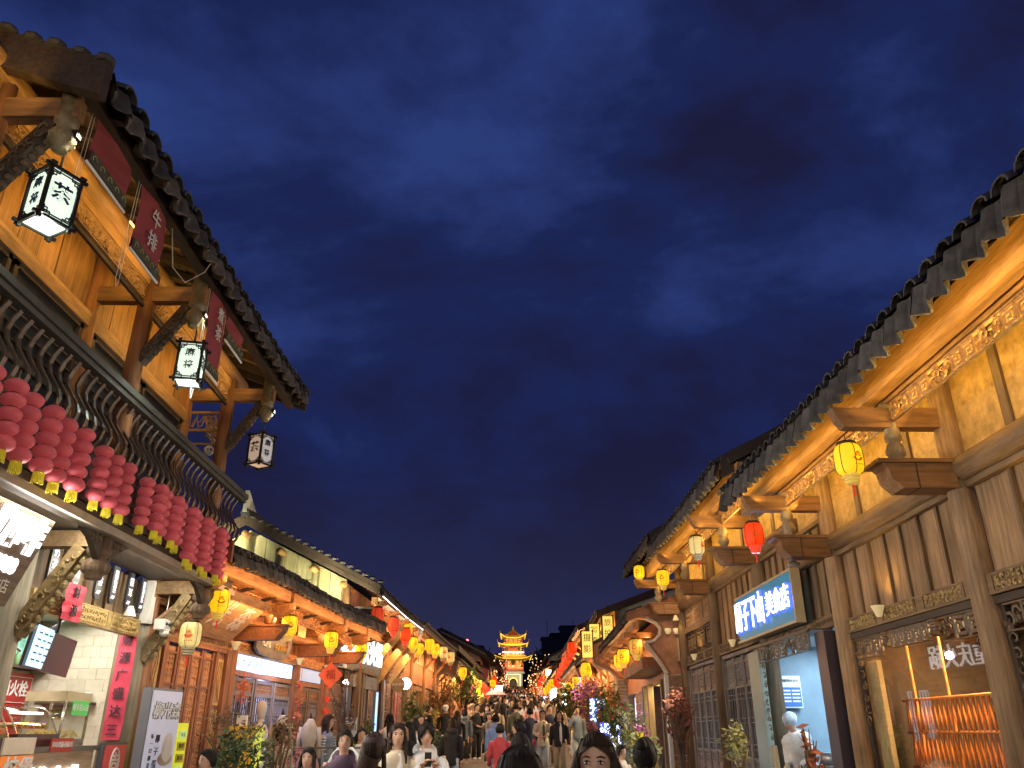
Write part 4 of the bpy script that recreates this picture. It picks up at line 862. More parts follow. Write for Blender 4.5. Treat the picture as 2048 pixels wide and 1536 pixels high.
# banners under the eave and their strings
BAN = mat('dusty_red_banner', (.27, .05, .06), .8, .12, 4); BANB = mat('banner_border', (.07, .075, .05), .8, .2, 15)
for i, (a0, a1, z0, z1, s_, lb) in enumerate(((5.35, 6.02, 5.93, 6.4, '', 'half rolled plain red banner nearest the gable under the left eave'), (6.28, 6.87, 5.7, 6.42, '牛排', 'red banner lettered for beef ribs between the first two box lanterns'), (8.27, 8.8, 5.45, 6.42, '煮茶', 'red banner lettered for boiled tea behind the middle box lantern'), (8.86, 9.5, 6.06, 6.4, '', 'short rolled up red banner beyond the middle box lantern'))):
    bn = thing('hanging_banner', lb, 'banner', tuple(LF.p((a0 + a1) / 2, -1.3, z0)), 'red banners under the left eave')
    k = M(LF); vs = []
    for j in range(5):
        z = z0 + (z1 - z0) * j / 4; d = .012 * math.sin(j * 1.7 + i)
        vs += [(a0, -1.3 + d, z), ((a0 + a1) / 2, -1.31 - d, z), (a1, -1.3 + d, z)]
    k.add(vs, [(3 * j + q, 3 * j + q + 1, 3 * j + q + 4, 3 * j + q + 3) for j in range(4) for q in (0, 1)]); k.obj('cloth', BAN, bn)
    k = M(LF); k.box(a0, a1, -1.325, -1.318, z0 + .02, z0 + .13); o = k.obj('border', BANB, bn)
    k = M(LF)
    for q in range(5):
        c = a0 + .06 + q * (a1 - a0 - .12) / 4; k.tube([(c + .035 * math.cos(j * .8), -1.33, z0 + .075 + .03 * math.sin(j * .8)) for j in range(6)], .004, 4)
    k.obj('border_scroll', mat('border_gold', (.4, .36, .15), .7, 0), o)
    k = M(LF); k.tube([(a0 - .02, -1.31, z0), (a1 + .02, -1.31, z0)], .014, 6); k.obj('weight_bar', WHT, bn)
    if s_:
        for j, ch in enumerate(s_): text(ch, .2, mat('banner_white', (.6, .6, .63), .7, 0), 'white_character', bn, LF.p((a0 + a1) / 2 + .02, -1.335, z1 - .2 - j * .24), (0, 1, 0), (0, 0, 1), .003)
    k = M(LF); k.tube([(a0 - .05, -1.28, z1), (a0 - .06, -1.27, z0 - .35), (a0 - .03, -1.27, z0 - .42), (a0, -1.27, z0 - .35), (a0 - .01, -1.28, z1)], .0028, 4); k.obj('pull_cord', WHT, bn)
k = M(LF); k.tube([(6.9, -1.35, 6.35), (7.05, -1.36, 5.98), (7.3, -1.4, 5.95), (7.5, -1.5, 6.2), (7.6, -1.56, 6.5)], .006, 5); k.obj('loose_cable', mat('cable_grey', (.4, .4, .38), .6, 0), None, True, 'loose grey cable looping from the left eave against the sky', 'cable', org=LF.p(7.2, -1.4, 5.95))
k = M(LF); k.tube([(7.0, -.85, 6.5), (7.75, -.85, 6.5)], .012, 5); k.obj('light_tube', glow('amber_tube', (1.0, .45, .1), 5), None, True, 'thin glowing orange light tube under the rafters of the tea house', 'lamp', org=LF.p(7.4, -.85, 6.5))
# box lanterns
LPAP = mat('lit_rice_paper', (.8, .85, .75), .6, .08, 6, emit=(.74, .92, .78), es=.62); LPAPD = mat('amber_lit_rice_paper', (.75, .62, .5), .6, .1, 6, emit=(1, .75, .55), es=.2); LPAPG = mat('shaded_rice_paper', (.62, .6, .6), .6, .1, 6, emit=(.8, .8, .85), es=.12)  # unlit lantern: amber-lit side and greyer sides are put into separate papers
LFR = mat('lantern_frame_black', (.014, .012, .01), .5, 0); BRUSH = mat('blue_black_brush', (.02, .035, .09), .6, 0)
def box_lantern(label, loc, rz, bodies, papers, brushes, s=1.0):
    L_ = thing('box_lantern', label, 'lantern', loc, 'paper box lanterns on the tea house', rz)
    w, h, z0 = .122 * s, .44 * s, -.66 * s
    def ob(m, n, mt, par=None): return link(m.mesh(n, (0, 0, 0)), n, mt, par or L_)
    for sx in (-1, 1):
        for sy in (-1, 1):
            k = M(); k.box(sx * w - .013, sx * w + .013, sy * w - .013, sy * w + .013, z0 - .04, z0 + h + .04); ob(k, 'corner_post', LFR)
    for z in (z0, z0 + h):
        k = M()
        for q in (-1, 1): k.box(-w - .05, w + .05, q * w - .012, q * w + .012, z - .012, z + .012); k.box(q * w - .011, q * w + .011, -w - .05, w + .05, z - .011, z + .013)
        ob(k, 'frame_ring', LFR)
    k = M(); k.box(-w + .01, w - .01, -w + .01, w - .01, z0 + .002, z0 + .008); ob(k, 'base_paper', papers[0])
    k = M(); k.lathe((0, 0, z0 + h), [(.05, 0), (.06, .02), (.015, .05), (.008, .16), (.008, -z0 - h)], 8); ob(k, 'hanging_rod', LFR)
    dirs = [((1, 0, 0), (0, -1, 0)), ((0, 1, 0), (1, 0, 0)), ((-1, 0, 0), (0, 1, 0)), ((0, -1, 0), (-1, 0, 0))]
    for i, (r, n) in enumerate(dirs):
        r, n = Vector(r), Vector(n); up = Vector((0, 0, 1)); c = n * (w - .004) + up * (z0 + h / 2)
        pl = M(); pl.add([c - r * w - up * h / 2, c + r * w - up * h / 2, c + r * w + up * h / 2, c - r * w + up * h / 2], [(0, 1, 2, 3)], True); p = ob(pl, 'paper_panel', papers[i])
        k = M(); c2 = n * (w + .002)
        def seg(u0, v0, u1, v1): k.bar(tuple(c2 + r * u0 + up * (z0 + v0)), tuple(c2 + r * u1 + up * (z0 + v1)), .008, .008, up=(.2, .3, .9))
        for sv in (0, 1):
            for su in (-1, 1):
                y = lambda v: h - v if sv else v
                for (u0, v0, u1, v1) in ((.115, .045, .05, .045), (.05, .045, .05, .015), (.10, .045, .10, .085), (.10, .085, .118, .085), (.108, .085, .108, .13), (.108, .13, .12, .13), (.075, .03, .075, .07), (.075, .07, .115, .07)): seg(su * u0 * s, y(v0 * s), su * u1 * s, y(v1 * s))
            seg(-.105 * s, (h - .03) if sv else .03, .105 * s, (h - .03) if sv else .03)
        ob(k, 'corner_fretwork', LFR, p)
        ch = bodies[i % 2]
        for j, q in enumerate(ch):
            sz = .165 * s if len(ch) == 1 else .105 * s
            text(q, sz, brushes, 'brush_character', None, (0, 0, 0), r, up, .002, bold=.004 if len(ch) == 1 else .0015); o = bpy.context.scene.collection.objects[-1]
            o.parent = p; o.location = n * (w + .004) + up * (z0 + h * .54 + (.0 if len(ch) == 1 else (.075 - .15 * j) * s))
    return L_
def yaw_to_cam(x, y, off): return math.atan2(y, x) - PI / 2 + R(off) + PI * 0
box_lantern('large glowing box lantern with the tea character closest to the camera', tuple(LF.p(5.13, -1.25, 5.82)), R(61), ('茶', '麻将'), [LPAP] * 4, BRUSH)
box_lantern('glowing box lantern showing two brush characters under the middle eave post', tuple(LF.p(8.14, -1.25, 5.83)), R(11), ('麻将', '茶'), [LPAP] * 4, mat('soft_ink', (.1, .1, .1), .7, 0))
box_lantern('unlit box lantern hanging at the far corner of the tea house', tuple(LF.p(11.14, -1.2, 5.84)), R(-28), ('茶', '麻将'), [LPAPD, LPAPG, LPAPG, LPAPG], INKD)
for a in (5.13, 8.14): point('box_lantern_bulb', tuple(LF.p(a, -1.25, 5.06)), 5, (.85, 1, .85), .05)
# strings of red paper lanterns
REDL = mat('old_red_lantern_paper', (.47, .075, .095), .6, .12, 8, rv=.12, emit=(1, .16, .17), es=.07); RINGM = mat('dull_gold_ring', (.16, .12, .05), .4, .2, metal=.6); YTAS = mat('yellow_fringe', (.55, .45, .03), .8, .15, 30, emit=(1, .85, .05), es=.08)
k = M(); r0 = .086; n = 20
prof = []
for j in range(13):
    an = PI * (.13 + .74 * j / 12); prof.append((r0 * math.sin(an) * (1 + (.018 if j % 2 else -.012)), -.055 * math.cos(an) * 1.1))
k.lathe((0, 0, 0), prof, n); rl = k.mesh('lantern', (0, 0, 0), True); rl.materials.append(REDL)
k = M(); k.lathe((0, 0, .048), [(.036, -.006), (.042, 0), (.042, .01), (.036, .014)], 12); rg_ = k.mesh('lantern_ring', smooth=True); rg_.materials.append(RINGM)
k = M()
for j in range(22):
    an = j * 2 * PI / 22; k.bar((.036 * math.cos(an), .036 * math.sin(an), -.05), (.042 * math.cos(an + .1), .042 * math.sin(an + .1), -.125 - rnd.random() * .02), .008, .004)
k.lathe((0, 0, -.062), [(.034, 0), (.04, .004), (.034, .014)], 12); tsm = k.mesh('fringe'); tsm.materials.append(YTAS)
k = M(); k.tube([(0, 0, 0), (0, 0, .1)], .004, 4); cdm = k.mesh('hanging_cord'); cdm.materials.append(GOLD)
def lstring(a, b, zt, n, sc, label):
    s = thing('lantern_string', label, 'lantern string', tuple(LF.p(a, b, zt)), 'strings of red paper lanterns under the balcony')
    for i in range(n):
        o = link(rl, 'lantern', None, s, (0, 0, -.06 * sc - i * .107 * sc)); o.rotation_euler = (rnd.uniform(-.13, .13), rnd.uniform(-.13, .13), rnd.random() * 6); q_ = rnd.uniform(.93, 1.05); o.scale = (sc * q_, sc * rnd.uniform(.95, 1.05), sc * q_)
        q = link(rg_, 'lantern_ring', None, o)
    o = link(tsm, 'fringe', None, s, (0, 0, -.06 * sc - (n - 1) * .107 * sc)); o.scale = (sc,) * 3; o.rotation_euler = (0, 0, rnd.random() * 6)
    link(cdm, 'hanging_cord', None, s, (0, 0, -.02))
def D2a(px, zr=2.25): d = 1600 * 3.85 / (1005 - px); return (d - zr * .4) / .9166
words_ = ('first', 'second', 'third', 'fourth', 'fifth', 'sixth', 'seventh', 'eighth', 'ninth', 'tenth', 'eleventh')
for i, a in enumerate((4.95, 5.22, 5.50, 5.77, 6.05, 6.33, 6.62, 6.88)):
    lstring(a, -.92 - .03 * (i % 2), 4.16, 5, 1.08, 'string of red lanterns in the big left group, %s before the gap' % ('last', 'second', 'third', 'fourth', 'fifth', 'sixth', 'seventh', 'eighth')[7 - i])
for i, a in enumerate((7.33, 7.6, 7.87)): lstring(a, -.92, 4.15, 5, 1.0, 'string of red lanterns in the small middle group of three, %s' % ('nearest one', 'middle one', 'farthest one')[i])
for i, a in enumerate((8.4, 8.66, 8.9, 9.14, 9.38, 9.66, 9.9, 10.16, 10.44, 10.72, 10.98)): lstring(a, -.9 - .05 * (i % 2), 4.16 + .0 * i, 5 if i < 5 else 6, .98, 'string of red lanterns in the long far group, %s from its near end' % words_[i])
# tea house light
for i in range(3):
    a0, a1 = UP[i] + .2, UP[i + 1] - .2
    strip('upper_strip', LF.p(a0, -.45, 6.42), LF.p(a1, -.45, 6.42), LF.p((a0 + a1) / 2, .3, 6.2), 8.5, AMBER, .05); strip('outer_strip', LF.p(a0, -1.0, 6.22), LF.p(a1, -1.0, 6.22), LF.p((a0 + a1) / 2, -.62, 6.6), 7, AMBER, .04)
    strip('log_strip', LF.p(a0, -.3, 6.2), LF.p(a1, -.3, 6.2), LF.p((a0 + a1) / 2, -.62, 6.6), 6, AMBER, .05)
area('shop_front_lamp', tuple(LF.p(9.6, .6, 2.95)), tuple(LF.p(9.6, .5, 0)), 2.6, .6, 52, WHITE)
strip('fascia_strip', LF.p(5.0, -.62, 3.46), LF.p(10.9, -.62, 3.46), LF.p(8, .3, 2.4), 60, (1, .93, .75), .06)
area('coffee_sign_glow', tuple(LF.p(6.9, -.75, 3.1)), tuple(LF.p(6.9, -3, 2.9)), 1.0, .5, 60, WHITE)
# ---------------------------------------------------------------- LEFT ROW, second house: carved doors, lattice windows, orange eave
A2 = math.atan(.105)
F2 = Fr((-3.77, 11.56, 0), A2, -1)
B0 = .95
carved = thing('carved_door_house', 'low timber house with carved doors, lattice windows and a glowing orange eave', 'building', tuple(F2.p(4, B0, 0)))
t = carved
ORW = wood('orange_brown_beam', (.36, .17, .06), 1); ORV = wood('orange_brown_post', (.25, .115, .06), 2); ORC = mat('orange_carving', (.40, .19, .07), .5, .3, 18, .3); SALM = mat('salmon_carved_panel', (.5, .27, .15), .55, .25, 16, .3)
P2 = [-.45, 2.32, 5.42, 7.2]
for a in P2:
    k = M(F2); k.tube([(a, B0 + .02, 0), (a, B0 + .02, 4.3)], .11, 10); k.obj('post', ORV, t, True)
    k = M(F2); k.prism([(a - .07, -.02, 3.52), (a - .07, .12, 3.42), (a - .07, B0, 3.42), (a - .07, B0, 3.62), (a - .07, -.02, 3.62)], (.14, 0, 0)); k.obj('cantilever_beam', ORW, t)
    if a > 0:
        k = M(F2); k.prism([(a - .11, .08, 3.24), (a - .11, .1, 3.17), (a - .11, .22, 3.03), (a - .11, B0 - .05, 3.03), (a - .11, B0 - .05, 3.24)], (.22, 0, 0)); o = k.obj('bracket_box', RED_W, t)
        k = M(F2); k.box(a - .13, a + .13, .04, B0 - .04, 3.243, 3.275); k.obj('bracket_lid', RED_W, o)
        hangpost(t, F2, a, .38, 3.3, 3.85, .07, ORV)
k = M(F2); k.tube([(-.6, B0, 3.35), (8.6, B0, 3.35)], .1, 10); k.obj('wall_beam', ORW, t, True)
boards(t, F2, -.4, 8.6, B0 + .05, 3.03, 3.3, 20, RED_V, RED_V, bat=False); boards(t, F2, -.4, 8.6, B0 + .05, 3.45, 4.3, 20, ORV, ORV, bat=False)
segs = [(-.55, 2.25), (2.4, 5.35), (5.5, 7.15), (7.25, 8.5)]
for i, (a0, a1) in enumerate(segs):
    k = M(F2); k.box(a0, a1, .03, .17, 3.635, 3.80); k.obj('eave_purlin', ORW, t)
    k = M(F2); fret(k, a0, a1, .36, 3.45, 3.66, 'scroll', i + 40, .03, .016); curls(k, a0 + .05, a1 - .05, .37, 3.47, 3.64, .1, i, .012); k.obj('carved_frieze', ORC, t)
    k = M(F2); k.box(a0, a1, .34, .42, 3.665, 3.74); k.obj('frieze_rail', ORW, t)
    for q in range(3):
        aa = a0 + (q + .5) * (a1 - a0) / 3; k = M(F2); k.bar((aa, .1, 3.64), (aa, .8, 3.5), .04, .05); k.obj('rafter_strut', DARKW, t)
tiles(t, F2, -.35, 8.55, .0, 3.78, .25, .19, sag=lambda a: .03 * math.sin(a * .9), depth=2.6, rise=.42)
rafters(t, F2, -.3, 8.5, .05, 2.0, 3.86, .42, .34, ORW, .05, .06)
k = M(F2); k.prism([(-.42, -.05, 3.78), (-.42, -.05, 4.08), (-.42, 2.3, 5.05), (-.42, 2.3, 4.75)], (.06, 0, 0)); k.obj('verge_board', RED_W, t)
k = M(F2); k.prism([(8.56, -.05, 3.78), (8.56, -.05, 4.05), (8.56, 2.3, 5.02), (8.56, 2.3, 4.75)], (.06, 0, 0)); k.obj('verge_board', DARKW, t)
# lintels
for i, (a0, a1) in enumerate(((-.35, 2.2), (2.45, 5.3), (5.55, 7.1))):
    k = M(F2); k.box(a0, a1, B0 - .04, B0 + .08, 2.86, 3.03); o = k.obj('carved_lintel', ORW, t)
    for q in range(4):
        w = (a1 - a0) / 4; k = M(F2); curls(k, a0 + q * w + .06, a0 + (q + 1) * w - .06, B0 - .045, 2.89, 3.0, .07, q + i, .01); k.obj('lintel_carving', SALM, o)
    cone_lamp(tuple(F2.p(a1 - .15, B0 - .06, 2.93)), (1, 0), ('cream cone lamp at the end of the lintel over the carved doors', 'cream cone lamp over the first lattice window', 'cream cone lamp over the second lattice window')[i], 1, 0)
# carved doors with side panels
k = M(F2); k.box(-.4, -.28, B0 - .05, B0 + .1, 0, 2.86); k.box(2.05, 2.2, B0 - .05, B0 + .1, 0, 2.86); k.box(.02, .12, B0 - .03, B0 + .1, 0, 2.86); k.box(1.68, 1.76, B0 - .03, B0 + .1, 0, 2.86); k.box(-.28, 2.05, B0 - .03, B0 + .1, 2.8, 2.86); k.obj('door_frame', RED_V, t)
for i in range(4): leaf(t, F2, .12 + i * .39, .51 + i * .39, B0, .05, 2.78, RED_V, SALM, 'carve', 60 + i, panel=wood('orange_panel', (.42, .22, .11), 2))
for a0, a1 in ((-.27, .01), (1.77, 2.04)):
    k = M(F2); k.box(a0, a1, B0 + .01, B0 + .06, 0, 2.8); o = k.obj('side_panel', RED_V, t)
    for z0, z1 in ((.9, 1.95), (2.02, 2.7)):
        k = M(F2); k.box(a0 + .04, a1 - .04, B0 - .01, B0 + .012, z0, z1); q = k.obj('gilt_panel', CARVL, o)
        k = M(F2)
        for j in range(3): k.tube([(a0 + .07 + .05 * j + .02 * math.sin(n * 1.1 + j), B0 - .014, z0 + .04 + n * (z1 - z0 - .08) / 7) for n in range(8)], .008, 4)
        k.obj('flower_relief', CARVE, q)
k = M(F2); k.tube([(.9, B0 - .04, 1.02), (.93, B0 - .06, .95), (.9, B0 - .04, .9)], .015, 5); k.box(.86, .94, B0 - .05, B0 - .02, .82, .9); k.obj('padlock', METAL, t)
# sign of three silver characters on a sloping board
sg = thing('shop_sign', 'sloping wooden sign board with three silver brush characters above the carved doors', 'sign', tuple(F2.p(.8, .6, 3.0)))
def s2p(a, f): return F2.p(a, .86 - .55 * f, 2.98 + .6 * f)
k = M(); quad(k, s2p(-.55, 0), s2p(1.85, 0), s2p(2.05, 1), s2p(-.3, 1), .04); k.obj('board', wood('sign_plank', (.32, .19, .1), 1, rv=0), sg)
nrm = (s2p(1, 0) - s2p(0, 0)).cross(s2p(0, 1) - s2p(0, 0)).normalized()
nrm = nrm if nrm.x > 0 else -nrm
SILV = mat('silver_letter', (.55, .55, .58), .35, .1, metal=.3)
for i, ch in enumerate('柳光森'): text(ch, .52, SILV, 'silver_character', sg, s2p(.15 + i * .68, .5) + nrm * .03, F2.u, s2p(0, 1) - s2p(0, 0) + F2.u * .12, .015, bold=.004, squeeze=.8, shear=.2)
# lattice windows and their rooms
for i, (a0, a1, bl) in enumerate(((2.5, 5.25, (.55, .62, 1.0)), (5.6, 7.05, (.6, .66, .95)))):
    k = M(F2); k.box(a0, a1, B0 + 1.1, B0 + 1.15, 0, 2.9); k.obj('room_wall', mat('pale_blue_room', (.5, .53, .65), .7, .15, 3), t)
    k = M(F2); k.box(a0, a1, B0 + .12, B0 + 1.1, 2.86, 2.9); k.obj('room_ceiling', MT['pale_blue_room'], t)
    area('window_room_lamp', tuple(F2.p((a0 + a1) / 2, B0 + .6, 2.8)), tuple(F2.p((a0 + a1) / 2, B0 + .6, 0)), a1 - a0 - .3, .5, 45 * (a1 - a0) / 2.5, bl)
    n = 3 if i == 0 else 2; w = (a1 - a0) / n
    k = M(F2); k.box(a0, a1, B0 - .02, B0 + .06, 2.5, 2.58); k.box(a0, a1, B0 - .02, B0 + .06, .55, .65); k.obj('window_beam', ORV, t)
    for q in range(n):
        c0, c1 = a0 + q * w + .02, a0 + (q + 1) * w - .02
        k = M(F2)
        for (x0, x1) in ((c0, c0 + .07), (c1 - .07, c1)): k.box(x0, x1, B0, B0 + .05, .66, 2.49)
        for z in (.66, 1.05, 1.12, 2.2, 2.42): k.box(c0 + .07, c1 - .07, B0 + .002, B0 + .048, z, z + .06)
        o = k.obj('lattice_window', GREYW if i == 0 else GRV, t)
        k = M(F2); lattice(k, c0 + .07, c1 - .07, B0 + .015, 1.18, 2.2, 8, (1.3, 1.36, 1.42, 1.86, 1.92, 2.12), .016); k.obj('lattice', o.data.materials[0], o)
        k = M(F2); k.box(c0 + .07, c1 - .07, B0 + .02, B0 + .04, .7, 1.05); k.box(c0 + .07, c1 - .07, B0 + .02, B0 + .04, 2.26, 2.42); k.obj('panel', ORV, o)
        k = M(F2); curls(k, c0 + .1, c1 - .1, B0 + .018, 2.28, 2.41, .06, q, .008); curls(k, c0 + .1, c1 - .1, B0 + .018, .74, 1.02, .09, q, .01); k.obj('panel_carving', CARVE, o)
lb = thing('lit_sign', 'blue white light box with ink drawing in the top of the first lattice window', 'sign', tuple(F2.p(3.8, B0, 2.6)))
k = M(F2); k.box(2.55, 5.2, B0 + .0, B0 + .05, 2.6, 2.84); k.obj('light_panel', mat('ink_light_panel', (.6, .7, .9), .5, .9, 9, emit=(.5, .68, 1), es=1.6, col2=(.9, .95, 1)), lb)
k = M(F2)
for q in range(9): k.tube([(2.8 + q * .27 + .06 * math.cos(j), B0 - .004, 2.72 + .05 * math.sin(j * 1.3 + q)) for j in range(5)], .008, 4)
k.obj('ink_drawing', mat('ink_blue', (.1, .16, .5), .5, 0), lb)
slab('window_shade_panel', 'pale blue lit panel in the top of the second lattice window', 'sign', F2, 5.62, 7.03, B0, B0 + .04, 2.6, 2.84, mat('soft_blue_panel', (.3, .42, .6), .6, .1, 3, emit=(.3, .45, .75), es=.4))
pl = thing('shop_plaque', 'irregular dark grey driftwood plaque hung above the first lattice window', 'sign', tuple(F2.p(3.4, .8, 3.0)))
k = M(F2); k.prism([(2.85, .78, 2.98), (3.0, .78, 2.9), (3.6, .78, 2.84), (4.2, .78, 2.87), (4.5, .78, 2.98), (4.6, .78, 3.25), (4.25, .78, 3.42), (3.8, .78, 3.45), (3.3, .78, 3.3), (2.9, .78, 3.2)], (0, .05, 0)); k.obj('board', mat('driftwood', (.13, .125, .125), .7, .3, 5, .3), pl)
text('在这里相遇', .13, GOLD, 'gold_characters', pl, F2.p(4.0, .765, 3.05), F2.u, (0, 0, 1), .006); text('花间', .26, WHT, 'white_characters', pl, F2.p(3.25, .765, 3.12), F2.u, (0, 0, 1), .006, squeeze=.8)
for i in range(6):
    ps = slab('wooden_tally', 'thin wooden tally over the driftwood plaque, ' + ('nearest of six', 'second of six', 'third of six', 'fourth of six', 'fifth of six', 'farthest of six')[i], 'ornament', F2, 4.25 + i * .07, 4.29 + i * .07, .55, .57, 3.3, 3.6, mat('tally_wood', (.5, .36, .2), .6, .2), 'hanging wooden tallies')
# stone pier at the end and the entry beside it
stones(t, F2, 7.32, 8.5, B0, .3, 2.85, STN, MORTAR, 5)
k = M(F2); k.box(7.3, 8.55, B0 - .03, B0 + .5, 2.86, 3.03); k.obj('pier_lintel', ORW, t)
# garlands
GARL = mat('dried_flower_garland', (.5, .2, .13), .8, .3, 14, rv=.2)
for i, (a, z0, z1, lb_) in enumerate(((5.36, 1.5, 2.8, 'garland of dried pink flowers on the post between the two lattice windows'), (7.15, 1.2, 2.8, 'thin garland of red tassels beside the stone pier'), (2.55, 2.05, 2.55, 'two dried flower balls hung at the left edge of the first lattice window'))):
    g = thing('flower_garland', lb_, 'garland', tuple(F2.p(a, B0 - .15, z0)))
    k = M(F2); k.tube([(a, B0 - .15, z0), (a, B0 - .15, z1)], .006, 4); k.obj('string', TASR, g)
    n = int((z1 - z0) / .26)
    for j in range(max(2, n)):
        k = M(F2); zc = z0 + .1 + j * (z1 - z0 - .1) / max(2, n); rr = .1 if i != 1 else .06
        for q in range(26):
            v = Vector((rnd.gauss(0, 1), rnd.gauss(0, 1), rnd.gauss(0, .8))).normalized() * rr * rnd.uniform(.6, 1); p = F2.p(a, B0 - .15, zc) + v; d = Vector((rnd.gauss(0, 1), rnd.gauss(0, 1), rnd.gauss(0, 1))).normalized() * .035; e = d.orthogonal().normalized() * .025
            k.add([p - d, p - e, p + d, p + e], [(0, 1, 2, 3)], True)
        k.obj('flower_ball', GARL if i != 1 else TASR, g)
dm = thing('fortune_diamond', 'orange red scalloped fortune diamond hanging by the stone pier', 'ornament', tuple(F2.p(5.33 + 2.2, .3, 2.45)))
cx = F2.p(5.32, .2, 2.675)
ru = Vector((.93, .36, 0)); k = M(); ptsd = []
for e0, e1 in (((0, -.24), (.24, 0)), ((.24, 0), (0, .24)), ((0, .24), (-.24, 0)), ((-.24, 0), (0, -.24))):
    for j in range(5):
        f = j / 5; s_ = 1 + (.07 if j % 2 else 0); ptsd.append(cx + ru * ((e0[0] * (1 - f) + e1[0] * f) * s_) + Vector((0, 0, (e0[1] * (1 - f) + e1[1] * f) * s_)))
nd_ = Vector((.36, -.93, 0)) * -.02; k.add(ptsd + [p + nd_ for p in ptsd], [tuple(range(20)), tuple(range(39, 19, -1))] + [(j, 20 + j, 20 + (j + 1) % 20, (j + 1) % 20) for j in range(20)], True); k.obj('card', mat('orange_red_card', (.6, .09, .03), .7, .15, 9, emit=(1, .15, .05), es=.15), dm)
text('福', .2, mat('deep_red_ink', (.35, .03, .02), .6, 0), 'fortune_character', dm, cx + Vector((.36, -.93, 0)) * .012, ru, (0, 0, 1), .003)
k = M(); k.tube([tuple(cx + Vector((0, 0, .24))), tuple(cx + Vector((0, 0, .75)))], .005, 4); k.obj('cord', TASR, dm)
sc3 = thing('security_camera', 'white bullet camera on the wall above the fortune diamond', 'camera', tuple(F2.p(7.4, .6, 3.0)), 'security cameras')
k = M(F2); k.box(7.15, 7.4, .5, .6, 2.95, 3.05); k.obj('housing', WHT, sc3); k = M(F2); k.bar((7.25, .6, 3.0), (7.25, B0, 3.05), .03, .03); k.obj('arm', WHT, sc3); k = M(F2); k.lathe((7.14, .55, 2.98), [(.03, 0), (.03, .02)], 8); k.obj('lens', BLACK, sc3)
# pot shelf ornaments
for i, (a, s_) in enumerate(((2.6, 1.0), (5.5, 1.0))):
    o = thing('clay_jar', ('round clay jar on the first bracket box of the carved door house', 'round clay jar on the second bracket box of the carved door house')[i], 'jar', tuple(F2.p(a, .45, 3.275)))
    k = M(F2); k.lathe((a - .1, .45, 3.276), [(.05, 0), (.1, .06), (.11, .12), (.06, .19), (.055, .21)], 12); k.obj('body', mat('tan_clay', (.42, .3, .16), .5, .2), o, True)
    k = M(F2); k.tube([(a - .1 + .06 * math.cos(j), .45, 3.49 + .005 * j) for j in range(7)], .01, 4); k.obj('cord_ring', DARKW, o)
# standing signs by the doors
bb = thing('standing_billboard', 'tall grey shop billboard with characters and a picture of a pale yogurt cup', 'sign', (-4.3, 10.85, 0))
F3 = Fr((-4.3, 10.45, 0), R(10), -1)
k = M(F3); k.box(0, .7, -.04, .08, .05, 2.13); k.obj('cabinet', mat('billboard_grey', (.16, .16, .18), .4, .05), bb)
k = M(F3); k.box(.03, .68, -.055, -.042, .1, 2.1); k.obj('face', mat('billboard_face', (.52, .52, .62), .5, .06, 2, emit=(.6, .62, .8), es=.2), bb)
text('柳光森', .2, mat('outline_grey', (.2, .2, .24), .5, 0), 'outlined_characters', bb, F3.p(.36, -.06, 1.86), F3.u, (0, 0, 1), .004, bold=.008, shear=.15)
text('柳光森', .2, WHT, 'white_characters', bb, F3.p(.36, -.066, 1.86), F3.u, (0, 0, 1), .003, shear=.15)
for j, ch in enumerate('椰子蛋'): text(ch, .1, INKD, 'vertical_character', bb, F3.p(.26, -.06, 1.55 - j * .14), F3.u, (0, 0, 1), .003)
for j, ch in enumerate('每一口都是椰香'): text(ch, .06, INKD, 'vertical_character', bb, F3.p(.14, -.06, 1.58 - j * .08), F3.u, (0, 0, 1), .003)
k = M(F3); k.prism([(.5 + .12 * math.cos(j * PI / 8), -.058, 1.46 + .17 * math.sin(j * PI / 8)) for j in range(16)], (0, -.006, 0)); k.obj('cup_picture', mat('cup_cream', (.7, .68, .66), .5, .1, 8), bb)
k = M(F3); k.prism([(.48 + .16 * math.cos(j * PI / 8), -.057, 1.33 + .08 * math.sin(j * PI / 8)) for j in range(16)], (0, -.003, 0)); k.obj('saucer_picture', mat('saucer_tan', (.5, .4, .3), .5, .1, 8), bb)
for a0, a1, m_ in ((.05, .3, mat('picture_grey', (.35, .38, .42), .5, .3, 6)), (.34, .66, mat('picture_tan', (.5, .36, .2), .5, .3, 6))): k = M(F3); k.box(a0, a1, -.062, -.056, .5, 1.15); k.obj('lower_picture', m_, bb)
yb = thing('price_board', 'bright yellow green price board beside the grey billboard', 'sign', (-4.2, 11.3, 0))
F4 = Fr((-4.25, 11.2, 0), R(12), -1)
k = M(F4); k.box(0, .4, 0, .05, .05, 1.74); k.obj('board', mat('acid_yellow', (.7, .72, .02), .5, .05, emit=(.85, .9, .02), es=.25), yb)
for j in range(7):
    k = M(F4); k.box(.2, .37, -.01, -.002, 1.55 - j * .14, 1.65 - j * .14); o = k.obj('price_tag', mat('pale_tag', (.6, .85, .35), .5, 0, emit=(.6, .9, .3), es=.2) if j % 3 == 0 else mat('olive_tag', (.55, .5, .03), .5, 0), yb)
    text('15元' if j % 3 == 0 else '奶昔', .06, INKD, 'tag_text', o, F4.p(.285, -.013, 1.6 - j * .14), F4.u, (0, 0, 1), .001)
# lanterns of this eave
for a, rz, lb_ in ((-.04, 16, 'yellow paper lantern before the sloping sign board on the left'), (2.77, 10, 'yellow paper lantern before the driftwood plaque'), (5.17, 0, 'yellow paper lantern over the second lattice window'), (7.42, 10, 'yellow paper lantern at the far end of the orange eave')):
    lan(LY, tuple(F2.p(a, .2, 3.59)), lb_, rz + 12)
LP2 = dup(LP, tuple(F2.p(-.75, .2, 3.06)), R(10), 'pale unlit lantern hanging by the corner hanging post before the carved doors', None, 1.0)
